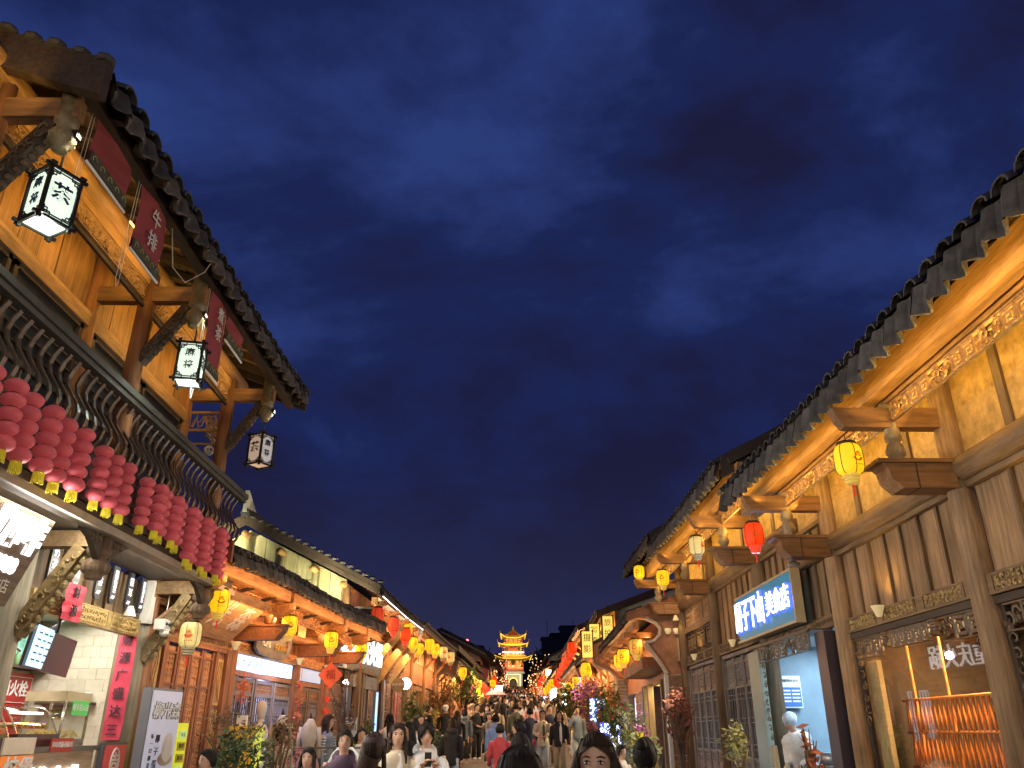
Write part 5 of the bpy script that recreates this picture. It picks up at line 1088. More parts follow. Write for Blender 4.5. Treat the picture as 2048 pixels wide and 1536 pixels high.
# light of the eave and shopfront
for a0, a1 in segs:
    strip('outer_strip', F2.p(a0, -.12, 3.52), F2.p(a1, -.12, 3.52), F2.p((a0 + a1) / 2, .1, 3.75), 12 * (a1 - a0) / 2.8, ORANGE, .04)
    strip('eave_strip', F2.p(a0, .62, 3.55), F2.p(a1, .62, 3.55), F2.p((a0 + a1) / 2, .1, 3.75), 22 * (a1 - a0) / 2.8, ORANGE, .05)
    strip('wall_strip', F2.p(a0, .3, 3.42), F2.p(a1, .3, 3.42), F2.p((a0 + a1) / 2, .95, 2.2), 26 * (a1 - a0) / 2.8, ORANGE, .05)
# ---------------------------------------------------------------- LEFT ROW, third house: gable lit pale yellow, leaning bracket boards
A3 = .05
F5 = Fr((-3.05, 20.4, 0), A3, -1)
gab = thing('gabled_house', 'taller house whose plank gable is floodlit pale yellow above the orange eave', 'building', tuple(F5.p(3.5, .9, .4)))
t = gab
PLK = wood('pale_plank', (.40, .37, .2), 2, var=.25)
ZA, ZE, BA = 6.55, 4.78, 3.6
def rz_(b): return ZA - abs(b - BA) * (ZA - ZE) / BA
n = 12
for i in range(n):
    b0, b1 = .95 + i * 5.3 / n, .95 + (i + 1) * 5.3 / n - .012
    k = M(F5); k.prism([(.3, b0, 3.6), (.3, b1, 3.6), (.3, b1, rz_(b1) - .05), (.3, b0, rz_(b0) - .05)], (.05, 0, 0)); k.obj('gable_plank', PLK, t)
for b in (.95, 1.75, 2.65, BA, 4.6):
    k = M(F5); k.tube([(.22, b, 3.6), (.22, b, rz_(b) - .2)], .09, 8); k.obj('gable_post', PLK, t, True)
    k = M(F5); k.tube([(-.12, b, rz_(b) - .22), (1.0, b, rz_(b) - .22)], .085, 10); k.obj('purlin_end', BRN, t, True)
for (b0, b1, z) in ((.95, 2.6, 4.45), (1.75, 4.6, 5.0)):
    k = M(F5); k.box(.17, .27, b0, b1, z, z + .17); k.obj('gable_beam', PLK, t)
k = M(F5); k.prism([(-.2, -.02, ZE - .05), (-.2, BA, ZA + .0), (-.2, BA, ZA + .28), (-.2, -.02, ZE + .2)], (.1, 0, 0)); k.obj('verge_board', DARKW, t)
k = M(F5); k.prism([(-.2, 7.2, ZE - .05), (-.2, BA, ZA + .0), (-.2, BA, ZA + .28), (-.2, 7.2, ZE + .2)], (.1, 0, 0)); k.obj('verge_board', DARKW, t)
k = M(F5)
for q in range(18): b = -.02 + q * .2; k.lathe((-.18, b, rz_(max(b, 0)) + .25), [(.08, 0), (.09, .04), (.05, .08)], 6)
k.obj('verge_tiles', TILED, t)
tiles(t, F5, -.2, 7.2, -.02, ZE - .03, .24, .16, sag=lambda a: -.03 * math.sin(a * .5), depth=3.6, rise=(ZA - ZE) / BA, rows=2)
k = M(F5); k.tube([(-.3, BA, ZA + .28), (.3, BA, ZA + .34), (7.2, BA, ZA + .3)], .12, 8); k.obj('roof_ridge', TILED, t)
k = M(F5); k.prism([(-.35, BA - .05, ZA + .3), (.9, BA - .05, ZA + .32), (.3, BA - .05, ZA + .48), (-.1, BA - .05, ZA + .75), (-.32, BA - .05, ZA + .86)], (0, .1, 0)); k.obj('ridge_horn', mat('pale_plaster_finial', (.45, .45, .38), .7, .15), t)
for i, q in enumerate((4.2, 1.6, .6)):
    fx = thing('flood_lamp', ('small black flood lamp standing on the orange eave below the gable apex', 'black flood lamp on the tiles midway along the gable', 'black flood lamp on the tiles near the gable corner post')[i], 'lamp', tuple(F5.p(-.9, q, 4.3 + (q - 1) * .42)))
    k = M(F5); z = 4.32 + (q - 1) * .42; k.box(-.98, -.85, q - .09, q + .09, z + .12, z + .26); k.obj('head', BLACK, fx); k = M(F5); k.tube([(-.9, q, z - .05), (-.9, q, z + .14)], .012, 5); k.obj('stalk', BLACK, fx)
    spot('gable_flood', tuple(F5.p(-.8, q, z + .2)), tuple(F5.p(.3, q + .3, z + .9)), 140, (1, .92, .58), 150, .7, .05)
# front: posts, brackets, upper wall, brick
for a in (0.1, 1.9, 3.7, 5.5, 7.1):
    k = M(F5); k.tube([(a, .88, .2), (a, .88, 5.0)], .1, 8); k.obj('post', BRV, t, True)
    k = M(F5); k.box(a - .05, a + .05, .0, 1.6 if a > .5 else 2.4, 4.32, 4.5); k.obj('cross_beam', BRX if a > .5 else DARKW, t)
    brace(t, F5, a, (.8, 3.1), (.2, 4.3), .14, BRX, CARVE, int(a * 3))
    k = M(F5); k.tube([(a, .12, 4.55), (a + .0, -.15, 4.6)], .07, 8); k.obj('purlin_end', ORW, t)
k = M(F5); k.box(.0, 7.2, .06, .22, 4.55, 4.72); k.obj('eave_purlin', ORW, t)
k = M(F5); k.box(.1, 7.1, .92, 1.0, 3.3, 5.1); k.obj('upper_wall', ORV, t)
for i in range(4):
    a0 = .2 + i * 1.8; k = M(F5); fret(k, a0, a0 + 1.6, .86, 3.5, 4.3, 'key', i, .03, .02); k.obj('lattice_panel', ORC, t)
k = M(F5); k.box(.1, 1.8, .3, .5, 2.95, 3.05); k.obj('porch_beam', GRW, t)
F5Z = .45
stones(t, F5, 1.9, 2.6, .6, F5Z, 2.9, STN, MORTAR, 8); stones(t, F5, 4.6, 5.3, .6, F5Z, 2.95, STN, MORTAR, 9); stones(t, F5, 6.5, 7.1, .6, F5Z, 2.95, STN, MORTAR, 10)
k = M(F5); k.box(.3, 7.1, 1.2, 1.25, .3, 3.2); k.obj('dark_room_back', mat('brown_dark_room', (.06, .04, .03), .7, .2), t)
for a in (.0, .35, .62):
    k = M(F5); k.box(a - .08, a + .08, .35, .5, .3, 2.95); k.obj('entry_post', GRV, t)
k = M(F5)
for (x0, x1) in ((1.3, 1.38), (1.8, 1.88)): k.box(x0, x1, .6, .65, F5Z, 2.7)
for z in (F5Z, 1.0, 1.1, 2.3, 2.62): k.box(1.38, 1.8, .602, .648, z, z + .07)
o = k.obj('door_leaf', BRV, t); k = M(F5); lattice(k, 1.38, 1.8, .61, 1.17, 2.3, 6, [1.3 + .15 * q for q in range(7)], .016); k.obj('door_lattice', BRV, o); k = M(F5); k.box(1.38, 1.8, .63, .64, 2.37, 2.62); k.obj('panel', RED_V, o)
for i, (a0, a1) in enumerate(((2.9, 4.3), (5.5, 6.3))):
    k = M(F5); k.box(a0, a1, 1.0, 1.05, .6, 2.75); k.obj('lit_window', mat('cool_lit_room', (.5, .7, .85), .5, .4, 3, emit=(.5, .75, 1), es=.9 if i == 0 else .3), t)
    k = M(F5); lattice(k, a0, a1, .9, .7, 2.7, 10, (.9, 1.0, 1.9, 2.0, 2.5), .025); k.obj('window_lattice', GREYW, t)
# leaning painted boards between brackets
for i, a in enumerate((3.0, 4.7, 6.4)):
    k = M(F5); k.prism([(a - .05, .85, 2.95), (a - .05, .0, 4.05), (a - .05, .0, 4.3), (a - .05, .85, 3.4)], (.12, 0, 0)); k.obj('leaning_board', mat('ochre_board', (.4, .29, .13), .6, .25, 7), t)
hp = thing('shop_sign', 'glowing white hot pot sign with big characters beyond the orange eave', 'sign', tuple(F5.p(.6, .1, 3.0)))
FS = Fr(F5.p(-.35, .45, 0), R(9), -1)
k = M(FS); k.box(-1.2, 2.2, .03, .12, 2.98, 3.85); k.obj('back_board', mat('sign_smoke', (.06, .055, .05), .5, .1), hp)
LW2 = glow('lit_white_letters_far', (.97, .98, 1.0), 1.3)
text('美丽重庆火锅', .64, LW2, 'lit_letter', hp, FS.p(.5, -.02, 3.42), FS.u, (0, 0, 1), .02, squeeze=.82, spacing=1.04)
for ss in ():
    pass
sb = slab('hot_pot_board', 'grey stone board carved with pale strokes under the hot pot sign', 'sign', FS, 0, 1.9, .0, .1, 2.62, 2.9, mat('grey_board_carved', (.2, .19, .18), .6, .4, 12))
spot('hotpot_sign_glow', tuple(FS.p(1.0, -.3, 3.45)), tuple(FS.p(1.0, -3, 3.0)), 60, WHITE, 160, .9, .1)
for i, (a, z, src, lb_) in enumerate(((-.3, 4.55, 'R', 'dim red lantern above the orange eave in front of the gable corner'), (1.9, 4.6, 'R', 'dim red lantern above the white hot pot sign'), (3.9, 4.55, 'B', 'bright red lantern past the hot pot sign with a lit bottom'), (4.2, 4.75, 'Y', 'first yellow lantern of the leaning bracket row'), (5.4, 4.45, 'Y', 'second yellow lantern of the leaning bracket row'), (6.6, 4.4, 'Y', 'third yellow lantern of the leaning bracket row'))):
    o = dup(LY if src == 'Y' else LR, tuple(F5.p(a, -.02, z)), R(10 * i), lb_, None, 1.15 if src != 'Y' else 1.1, {'paper_shade': RDIM} if src == 'R' else None)
globe = thing('globe_lamp', 'white glowing globe lamp on the wall past the hot pot shop', 'lamp', tuple(F5.p(6.0, .2, 2.95)))
k = M(F5); k.ball((6.0, .25, 3.02), .17, 14, 9); k.obj('glass_globe', glow('white_globe', (.95, .97, 1), 5), globe, True); k = M(F5); k.tube([(6.0, .6, 3.05), (6.0, .25, 3.2), (6.0, .25, 3.15)], .015, 5); k.obj('arm', METAL, globe)
rs_ = thing('round_sign', 'small round wooden sign hung below the leaning boards', 'sign', tuple(F5.p(4.3, .1, 2.7)))
k = M(); c = F5.p(4.35, .2, 2.9); k.prism([(c.x + .2 * math.cos(j * PI / 9), c.y, c.z + .2 * math.sin(j * PI / 9)) for j in range(18)], (0, .04, 0)); k.obj('disc', mat('olive_disc', (.28, .22, .13), .6, .2), rs_); text('老街茶坊', .09, WHT, 'characters', rs_, c + Vector((0, -.01, 0)), (1, 0, 0), (0, 0, 1), .004)
for a in (1.75, 3.85, 5.75, 6.35):
    k = M(F5); k.box(a - .035, a + .035, .5, .56, .5, 3.0 if a < 5 else 2.75); k.obj('pole', METAL if a < 5 else mat('red_pole', (.4, .12, .1), .6, .2), t)
for a0, a1 in ((.1, 1.8), (1.95, 3.6), (3.75, 5.4), (5.55, 7.1)):
    strip('eave_strip', F5.p(a0, .55, 4.3), F5.p(a1, .55, 4.3), F5.p((a0 + a1) / 2, .1, 4.65), 22, ORANGE, .05); strip('wall_strip', F5.p(a0, .3, 3.9), F5.p(a1, .3, 3.9), F5.p((a0 + a1) / 2, .9, 2.6), 26, ORANGE, .05)
strip('white_edge_strip', F5.p(0.1, -.03, 4.72), F5.p(7.0, -.03, 4.72), F5.p(3.5, .4, 4.4), 10, (1, .9, .8), .03)
k = M(F5); k.tube([(.0, -.06, 4.735), (3.6, -.06, 4.70), (7.1, -.06, 4.735)], .012, 4); k.obj('light_tube', glow('white_tube', (1, .92, .85), 2.5), t)
# ---------------------------------------------------------------- ground, hills, far skyline
def ground():
    ys = [-8, -2, 4, 12] + list(range(16, 62, 4)) + list(range(65, 210, 8)) + [230, 400, 900, 2500]
    xs = [-900, -120, -30, -8, -4, 0, 4, 8, 30, 120, 900]
    k = M(); vs = []
    for y in ys:
        for x in xs: vs.append((x, y, min(gz(y), 13.5)))
    n = len(xs); k.add(vs, [(j * n + i, j * n + i + 1, (j + 1) * n + i + 1, (j + 1) * n + i) for j in range(len(ys) - 1) for i in range(n - 1)])
    o = k.obj('street', mat('street_stone', (.16, .14, .12), .55, .3, 4, .3), None, True); o['kind'] = 'structure'
ground()
PAV = mat('worn_paver', (.19, .165, .14), .5, .3, 7, .4, rv=.3)
def paving():
    k = M(); y = 7.5; row = 0
    while y < 46:
        d = .22 if y < 24 else .34; x = -2.9 + (.2 if row % 2 else 0)
        while x < 3.4:
            w = rnd.uniform(.3, .52); g = .012; z = lambda yy: gz(yy)
            h = .012 + rnd.uniform(-.003, .004)
            xa, xb, ya, yb = x + g, x + w - g, y + g, y + d - g
            k.add([(xa, ya, z(ya) + h), (xb, ya, z(ya) + h), (xb, yb, z(yb) + h), (xa, yb, z(yb) + h), (x, y, z(y) + .001), (x + w, y, z(y) + .001), (x + w, y + d, z(y + d) + .001), (x, y + d, z(y + d) + .001)], [(0, 1, 2, 3), (0, 4, 5, 1), (1, 5, 6, 2), (2, 6, 7, 3), (3, 7, 4, 0)])
            x += w
        y += d; row += 1
    o = k.obj('paving_stones', PAV); o['kind'] = 'stuff'; o['category'] = 'paving'; o['label'] = 'grey brown stone pavers laid in rows down the middle of the street'
paving()
def hill(x0, x1, y, prof, m):
    k = M(); n = len(prof); vs = []
    for j in range(4):
        for i in range(n): vs.append((x0 + (x1 - x0) * i / (n - 1), y + j * 60, -5 + (prof[i] + 5) * (math.sin(j / 3 * PI / 2) * .25 + .75 if j else 0)))
    k.add(vs, [(j * n + i, j * n + i + 1, (j + 1) * n + i + 1, (j + 1) * n + i) for j in range(3) for i in range(n - 1)]); o = k.obj('hill', m, None, True); o['kind'] = 'structure'
HILLM = mat('night_hill', (.022, .026, .034), .9, .3, .02)
hill(-420, 300, 800, [50, 60, 75, 70, 62, 66, 78, 83, 84, 80, 70, 62, 60, 55, 50], HILLM)
fb = thing('hill_building', 'dark unlit building with a stepped flat roof on the right hill', 'building', (21, 300, 20))
FBM = mat('dark_concrete', (.075, .075, .082), .8, .2, .5)
for (x0, x1, z0, z1) in ((14.2, 33, 20, 33.2), (17.5, 32, 33.2, 34.6), (21, 31, 34.6, 37.2)):
    k = M(); k.box(x0, x1, 300, 310, z0, z1); k.obj('storey', FBM, fb); k = M(); k.box(x0 - .5, x1 + .5, 299.6, 310.4, z1 - .25, z1 + .1); k.obj('roof_slab', FBM, fb)
for x in (16, 25.5): k = M(); k.tube([(x, 302, 33), (x, 302, 39.5)], .12, 4); k.obj('mast', FBM, fb)
for i in range(6): k = M(); k.box(15.5 + i * 2.6, 17 + i * 2.6, 299.9, 300, 30.5, 31.8); k.obj('window', mat('dark_window', (.02, .02, .03), .2, 0), fb)
# ---------------------------------------------------------------- vegetation builder
def leaves(k, c, rx, ry, rz, n, s, rg, gaps=.0):
    cl = [(rg.gauss(0, 1), rg.gauss(0, 1), rg.gauss(0, 1)) for _ in range(max(4, n // 30))]
    for i in range(n):
        q = cl[i % len(cl)]; v = Vector(q).normalized() * (rg.random() ** .33); p = Vector((c[0] + v.x * rx * .85 + rg.gauss(0, .16) * rx, c[1] + v.y * ry * .85 + rg.gauss(0, .16) * ry, c[2] + v.z * rz * .85 + rg.gauss(0, .16) * rz))
        d = Vector((rg.gauss(0, 1), rg.gauss(0, 1), rg.gauss(0, .8))).normalized(); e = d.orthogonal().normalized(); s2 = s * rg.uniform(.4, 1.6)
        k.add([p - d * s2, p + e * s2 * .45, p + d * s2, p - e * s2 * .45], [(0, 1, 2, 3)], True)
def plant(name, label, cat, x, y, h, w, m, trunkm=None, n=500, s=.05, crown=.55, flowers=None, seed=1, pot=None, group=None, stems=1, zb=None):
    rg = random.Random(seed); z = gz(y) if zb is None else zb; t = thing(name, label, cat, (x, y, z), group)
    z0 = z
    if pot:
        k = M(); k.lathe((x, y, z), [(.16 * pot, 0), (.2 * pot, .1 * pot), (.24 * pot, .36 * pot), (.26 * pot, .4 * pot), (.22 * pot, .4 * pot), (.2 * pot, .36 * pot)], 12); k.obj('pot', mat('clay_pot', (.25, .13, .08), .7, .25, 8), t, True); z0 = z + .36 * pot
    k = M()
    for q in range(stems):
        ax = rg.uniform(-.2, .2) * w; ay = rg.uniform(-.2, .2) * w
        k.tube([(x, y, z0), (x + ax * .4, y + ay * .4, z0 + h * .35), (x + ax * 1.6, y + ay * 1.6, z0 + h * .7)], [.03 * h, .02 * h, .008 * h], 6)
        for b in range(4):
            bx, by = rg.uniform(-.45, .45) * w, rg.uniform(-.45, .45) * w; k.tube([(x + ax * .5, y + ay * .5, z0 + h * (.35 + .08 * b)), (x + ax + bx, y + ay + by, z0 + h * (.6 + .09 * b))], [.012 * h, .004 * h], 5)
    k.obj('trunk', trunkm or mat('plant_bark', (.12, .08, .05), .8, .3, 9), t)
    k = M(); leaves(k, (x, y, z0 + h * (1 - crown / 2)), w / 2, w / 2, h * crown / 2, n, s, rg); k.obj('crown', m, t)
    if flowers: k = M(); leaves(k, (x, y, z0 + h * (1 - crown / 2)), w / 2 * 1.05, w / 2 * 1.05, h * crown / 2 * 1.05, flowers[1], s * .8, rg); k.obj('blossom', flowers[0], t)
    return t
GRN = mat('leaf_green', (.075, .12, .03), .55, .4, 9, rv=.2); GRD = mat('leaf_dark_green', (.035, .065, .02), .6, .4, 9, rv=.2); GRO = mat('leaf_olive_brown', (.13, .075, .035), .6, .4, 9, rv=.2); GRY = mat('leaf_yellow_green', (.2, .2, .06), .6, .3, 9, rv=.2)
PURP = mat('purple_blossom', (.24, .06, .26), .6, .3, 9); REDB = mat('red_blossom', (.45, .04, .05), .6, .3, 9); PINK = mat('pink_blossom', (.5, .12, .42), .6, .3, 9); RLEAF = mat('red_brown_leaf', (.22, .07, .04), .55, .35, 9)
for i, (x, y, h, w, lb) in enumerate(((9.5, 215, 10.5, 12, 'dark tree mass right beside the tower'), (17, 235, 12.5, 14, 'dark tree below the flat roofed hill building'), (25, 255, 13, 16, 'dark tree at the right end of the hill'), (-6.5, 230, 7.5, 9, 'dark tree low behind the roofs left of the tower'), (13, 190, 9, 9, 'dark tree in front of the hill on the right'), (8.5, 170, 6.5, 6, 'dark tree above the far right roofs'))):
    plant('hill_tree', lb, 'tree', x, y, h, w, mat('night_foliage', (.028, .036, .02), .8, .4, .5), n=1100, s=.55, crown=.8, seed=i, group='dark trees on the hill')
# ---------------------------------------------------------------- the tower at the end of the street
TX, TY, TZ = 2.42, 200, 10.1
tw = thing('gate_tower', 'golden lit three roofed gate tower over an arch at the end of the street', 'tower', (TX, TY, TZ))
GOLDR = mat('gold_lit_roof_tile', (.55, .30, .03), .45, .25, 3, emit=(1.0, .55, .03), es=.05); TCREAM = mat('tower_cream_wall', (.5, .42, .24), .7, .15, 1); TRED = mat('tower_red_timber', (.28, .06, .03), .6, .2, 2); TDARK = mat('tower_dark_opening', (.03, .02, .015), .7, 0)  # floodlight gold is put into the roof tile colour, plus a faint glow
LEDG = glow('gold_led', (1.0, .62, .08), .9); LEDW = glow('white_led', (.85, .95, 1.0), .35)
def proof(half, z0, z1, htop, lift, ridge=False):
    k = M(); N = 8; R_ = 6; rings = []
    for j in range(R_ + 1):
        f = j / R_; h = half + (htop - half) * f; z = z0 + (z1 - z0) * (f ** 1.6); L_ = lift * (1 - f) ** 3; pts = []
        for sd in range(4):
            for i in range(N):
                u = -1 + 2 * i / N; cz = abs(u) ** 4
                p = [(u, -1), (1, u), (-u, 1), (-1, -u)][sd]; ex = 1 + .1 * cz * (1 - f)
                pts.append((TX + p[0] * h * ex, TY + p[1] * h * ex, z + L_ * cz))
        rings.append(pts)
    vs = [p for r in rings for p in r]; q = 4 * N
    fs = [(j * q + i, j * q + (i + 1) % q, (j + 1) * q + (i + 1) % q, (j + 1) * q + i) for j in range(R_) for i in range(q)] + [tuple(range(R_ * q, R_ * q + q)), tuple(reversed(range(q)))]
    k.add(vs, fs); r = k.obj('tower_roof', GOLDR, tw)
    k = M(); e = rings[0] + [rings[0][0]]; k.tube([(p[0], p[1], p[2] - .04) for p in e], .07, 5); k.obj('eave_led', LEDG, r)
    for c in range(4):
        k = M(); k.tube([rings[j][c * N] for j in range(R_ + 1)], .09, 5); k.obj('hip_ridge', GOLDR, r)
        p = rings[0][c * N]; d = Vector((p[0] - TX, p[1] - TY, 0)).normalized(); k = M(); k.tube([p, (p[0] + d.x * .25, p[1] + d.y * .25, p[2] + .3), (p[0] + d.x * .3, p[1] + d.y * .3, p[2] + .75)], [.1, .08, .02], 5); k.obj('roof_horn', GOLDR, r)
    return r
def tstorey(half, z0, z1, ncol, dark=()):
    k = M(); k.box(TX - half * .82, TX + half * .82, TY - half * .82, TY + half * .82, z0, z1); k.obj('storey_wall', TCREAM, tw)
    for i in range(ncol + 1):
        for sy in (-1, 1):
            x = TX - half + 2 * half * i / ncol; k = M(); k.tube([(x, TY + sy * half, z0), (x, TY + sy * half, z1)], .1, 6); k.obj('column', TRED, tw)
    k = M(); k.box(TX - half, TX + half, TY - half - .03, TY - half + .03, z0 + .45, z0 + .55); k.obj('balustrade', TRED, tw)
    k = M(); k.box(TX - half, TX + half, TY - half - .05, TY - half + .05, z1 - .25, z1 - .05); k.obj('beam', TRED, tw)
    for (u0, u1, a, b) in dark: k = M(); k.box(TX + u0, TX + u1, TY - half * .82 - .05, TY - half * .82 - .01, z0 + a, z0 + b); k.obj('opening', TDARK, tw)
k = M(); W2 = 2.15
pts = [(TX - W2, TY - 2.6, TZ - 1), (TX - .85, TY - 2.6, TZ - 1)] + [(TX - .85 * math.cos(j * PI / 10), TY - 2.6, 12.3 + .95 * math.sin(j * PI / 10)) for j in range(11)] + [(TX + .85, TY - 2.6, TZ - 1), (TX + W2, TY - 2.6, TZ - 1), (TX + W2, TY - 2.6, 14.3), (TX - W2, TY - 2.6, 14.3)]
k.prism(pts, (0, 4.6, 0)); k.obj('gate_base', mat('gate_stone', (.26, .23, .18), .8, .2, 1), tw)
k = M(); k.tube([(TX - .98 * math.cos(j * PI / 10), TY - 2.64, 12.3 + 1.08 * math.sin(j * PI / 10)) for j in range(11)], .07, 5); k.obj('arch_led', LEDG, tw)
k = M(); k.tube([(TX - 1.62, TY - 2.66, TZ - 1), (TX - 1.62, TY - 2.66, 14.1), (TX + 1.62, TY - 2.66, 14.1), (TX + 1.62, TY - 2.66, TZ - 1)], .06, 5); k.obj('frame_led', glow('cream_led', (1, .8, .5), 1.3), tw)
k = M(); k.box(TX - .85, TX + .85, TY - 1.2, TY - 1.1, TZ - 1, 13.4); k.obj('dark_passage', TDARK, tw)
k = M(); k.box(TX - 2.6, TX + 2.6, TY - 3.0, TY + 3, 14.3, 14.75); k.obj('terrace', mat('terrace_grey', (.3, .32, .33), .7, .2, 1), tw)
tstorey(2.3, 14.75, 17.6, 5, ((-.4, .4, 1.5, 2.6),)); 
k = M(); k.box(TX - 2.4, TX + 2.4, TY - 2.75, TY - 2.65, 14.8, 15.7); k.obj('red_parapet', TRED, tw)
for i in range(4):
    k = M(); k.ball((TX - 1.9 + i * 1.27, TY - 2.85, 16.4), .24, 8, 6); k.obj('gate_lantern', RPAPER, tw)
proof(4.0, 17.55, 18.5, 2.4, .7); tstorey(2.45, 18.5, 20.7, 5, ((-1.9, -1.2, .9, 1.6), (1.0, 1.7, .9, 1.6)))
k = M(); k.box(TX - 2.6, TX + 2.6, TY - 2.62, TY - 2.5, 18.9, 19.12); k.obj('white_led_band', LEDW, tw)
k = M(); k.box(TX - 1.1, TX + 1.1, TY - 2.6, TY - 2.5, 19.3, 20.1); k.obj('red_name_board', TRED, tw)
proof(3.2, 20.6, 21.3, 2.0, .5); tstorey(2.1, 21.3, 22.5, 4)
r = proof(2.75, 22.3, 24.0, .5, .95)
k = M(); k.prism([(TX - 1.9, TY - 1.6, 22.9), (TX + 1.9, TY - 1.6, 22.9), (TX + .9, TY - 1.2, 23.5), (TX, TY - .9, 24.2), (TX - .9, TY - 1.2, 23.5)], (0, 1.5, 0)); k.obj('gable_field', TRED, r)
k = M(); k.lathe((TX, TY, 23.9), [(.6, 0), (.35, .35), (.2, .5), (.26, .75), (.1, .95), (.03, 1.4)], 8); k.obj('finial', GOLDR, r)
for (z, h, e) in ((16.9, 2.6, 900), (20.0, 2.7, 800), (22.0, 2.4, 500)):
    strip('tower_wash', (TX - 2.5, TY - h - .7, z - 1.2), (TX + 2.5, TY - h - .7, z - 1.2), (TX, TY, z + .4), e * .10, (1, .75, .32), .2)
for z, h, e in ((19.3, 5.2, 1000), (22.2, 4.6, 900), (25.5, 5, 900)):
    strip('roof_wash', (TX - 3, TY - h, z), (TX + 3, TY - h, z), (TX, TY, z - 1.0), e * .08, (1, .7, .2), .3)
strip('gate_wash', (TX - 2, TY - 6, 13.2), (TX + 2, TY - 6, 13.2), (TX, TY, 12), 260, (1, .78, .45), .3)
# ---------------------------------------------------------------- houses farther along both sides
FARL = {}
def midhouse(name_label, O, ang, side, L_, wb, ze, zg, upper=0.0, gable=None, slab_c=None, doors=(), piers=(), lanterns=(), near=False, lit=ORANGE, roofdepth=2.4, en=24, stonem=None, pitch=.3, seed=0):
    f = Fr(O, ang, side); t = thing('street_house', name_label, 'house', tuple(f.p(L_ / 2, wb, zg))); rg = random.Random(seed)
    tiles(t, f, 0, L_, 0, ze, pitch, .18, sag=lambda a: -.04 * math.sin(a * PI / L_) , depth=roofdepth, rise=.42, singles=False)
    k = M(f); k.box(0, L_, .12, .26, ze - .22, ze - .04); k.obj('eave_purlin', ORW, t)
    k = M(f); k.box(0, L_, wb, wb + .1, zg + 2.5, ze + .8); k.obj('upper_wall', ORV if lit == ORANGE else BRV, t)
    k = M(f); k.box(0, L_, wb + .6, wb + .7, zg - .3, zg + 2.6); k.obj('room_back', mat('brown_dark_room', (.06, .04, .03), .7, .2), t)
    n = max(2, int(L_ / 2.6))
    for i in range(n + 1):
        a = .05 + (L_ - .1) * i / n
        k = M(f); k.tube([(a, wb - .03, zg - .2), (a, wb - .03, ze + .3)], .09, 7); k.obj('post', BRV, t, True)
        k = M(f); k.bar((a, wb, ze - .9), (a, .2, ze - .12), .1, .1); k.obj('brace', BRX, t)
    for i in range(n):
        a = .05 + (L_ - .1) * (i + .5) / n; k = M(f); k.box(a - .9 * L_ / n / 2, a + .9 * L_ / n / 2, wb - .03, wb, ze - .75, ze - .3); k.obj('frieze_board', ORC, t)
    for q in range(2): 
        k = M(f); k.prism([(q * L_ - .04 + (.0 if q else 0), -.05, ze - .05), (q * L_ - .04, -.05, ze + .2), (q * L_ - .04, roofdepth, ze + .2 + roofdepth * .42), (q * L_ - .04, roofdepth, ze - .05 + roofdepth * .42)], (.08, 0, 0)); k.obj('verge_board', DARKW, t)
    for (a0, a1) in piers:
        if near: stones(t, f, a0, a1, wb - .05, zg, zg + 2.4, stonem or STN, MORTAR, int(a0 * 7) + seed)
        else:
            k = M(f); k.box(a0, a1, wb - .06, wb + .1, zg - .2, zg + 2.5); k.obj('stone_pier', mat('far_stonework', (.2, .12, .09), .8, .45, 7, .5), t)
    for (a0, a1, c, e) in doors:
        k = M(f); k.box(a0, a1, wb + .3, wb + .34, zg, zg + 2.35); k.obj('lit_doorway', mat('doorway_%d' % int(sum(c) * 100 + e * 10), tuple(min(1, x * .7) for x in c), .5, .35, 2, emit=c, es=e), t)
        k = M(f)
        for a in (a0 - .05, (a0 + a1) / 2, a1 + .05): k.box(a - .05, a + .05, wb, wb + .1, zg - .1, zg + 2.45)
        k.box(a0, a1, wb + .002, wb + .09, zg + 2.3, zg + 2.45); k.obj('door_frame', GRV, t)
    if slab_c is not None:
        k = M(f); pr = [(0, wb + 1.6, zg), (0, wb - .02, zg), (0, wb - .02, zg + 2.5), (0, wb - .25, zg + 2.75), (0, .15, ze - .55), (0, .05, ze - .1), (0, 0, ze + .1), (0, wb + 1.6, ze + .1 + .42 * (wb + 1.6))]
        k.prism([(p[0] - .06, p[1], p[2]) for p in pr], (.12, 0, 0)); k.obj('gable_slab', slab_c, t)
        k = M(f); k.tube([(-.06, p[1], p[2]) for p in pr[1:7]], .05, 5); k.obj('slab_coping', mat('pale_coping', (.42, .38, .33), .7, .2, 6), t)
        if near: stones(t, f, wb + .0, wb + .9, -.065, zg, zg + 2.45, STNG, MORTAR, 31 + seed, along='b')
    if gable:
        bz, zz, m_ = gable; h = bz * .42
        k = M(f); k.prism([(.15, .6, zz), (.15, 2 * bz - .6, zz), (.15, 2 * bz - .6, zz + .3), (.15, bz, zz + .3 + bz * .45), (.15, .6, zz + .3)], (.1, 0, 0)); k.obj('gable_wall', m_, t)
        for s_ in (0, 1):
            k = M(f); b0 = (0, 2 * bz)[s_]; k.prism([(-.25, b0, zz + .02), (-.25, bz, zz + .02 + (bz) * .47), (-.25, bz, zz + .3 + bz * .47), (-.25, b0, zz + .28)], (L_ * .8, 0, 0)); k.obj('upper_roof', TILED, t)
        k = M(f); k.prism([(-.3, bz - .06, zz + .25 + bz * .47), (.5, bz - .06, zz + .3 + bz * .47), (-.1, bz - .06, zz + .65 + bz * .47), (-.3, bz - .06, zz + .8 + bz * .47)], (0, .1, 0)); k.obj('ridge_horn', mat('pale_plaster_finial', (.45, .45, .38), .7, .15), t)
        k = M(f); k.box(.2, L_ * .8, .5, .6, ze + .3, zz + .2); k.obj('upper_front', ORV, t)
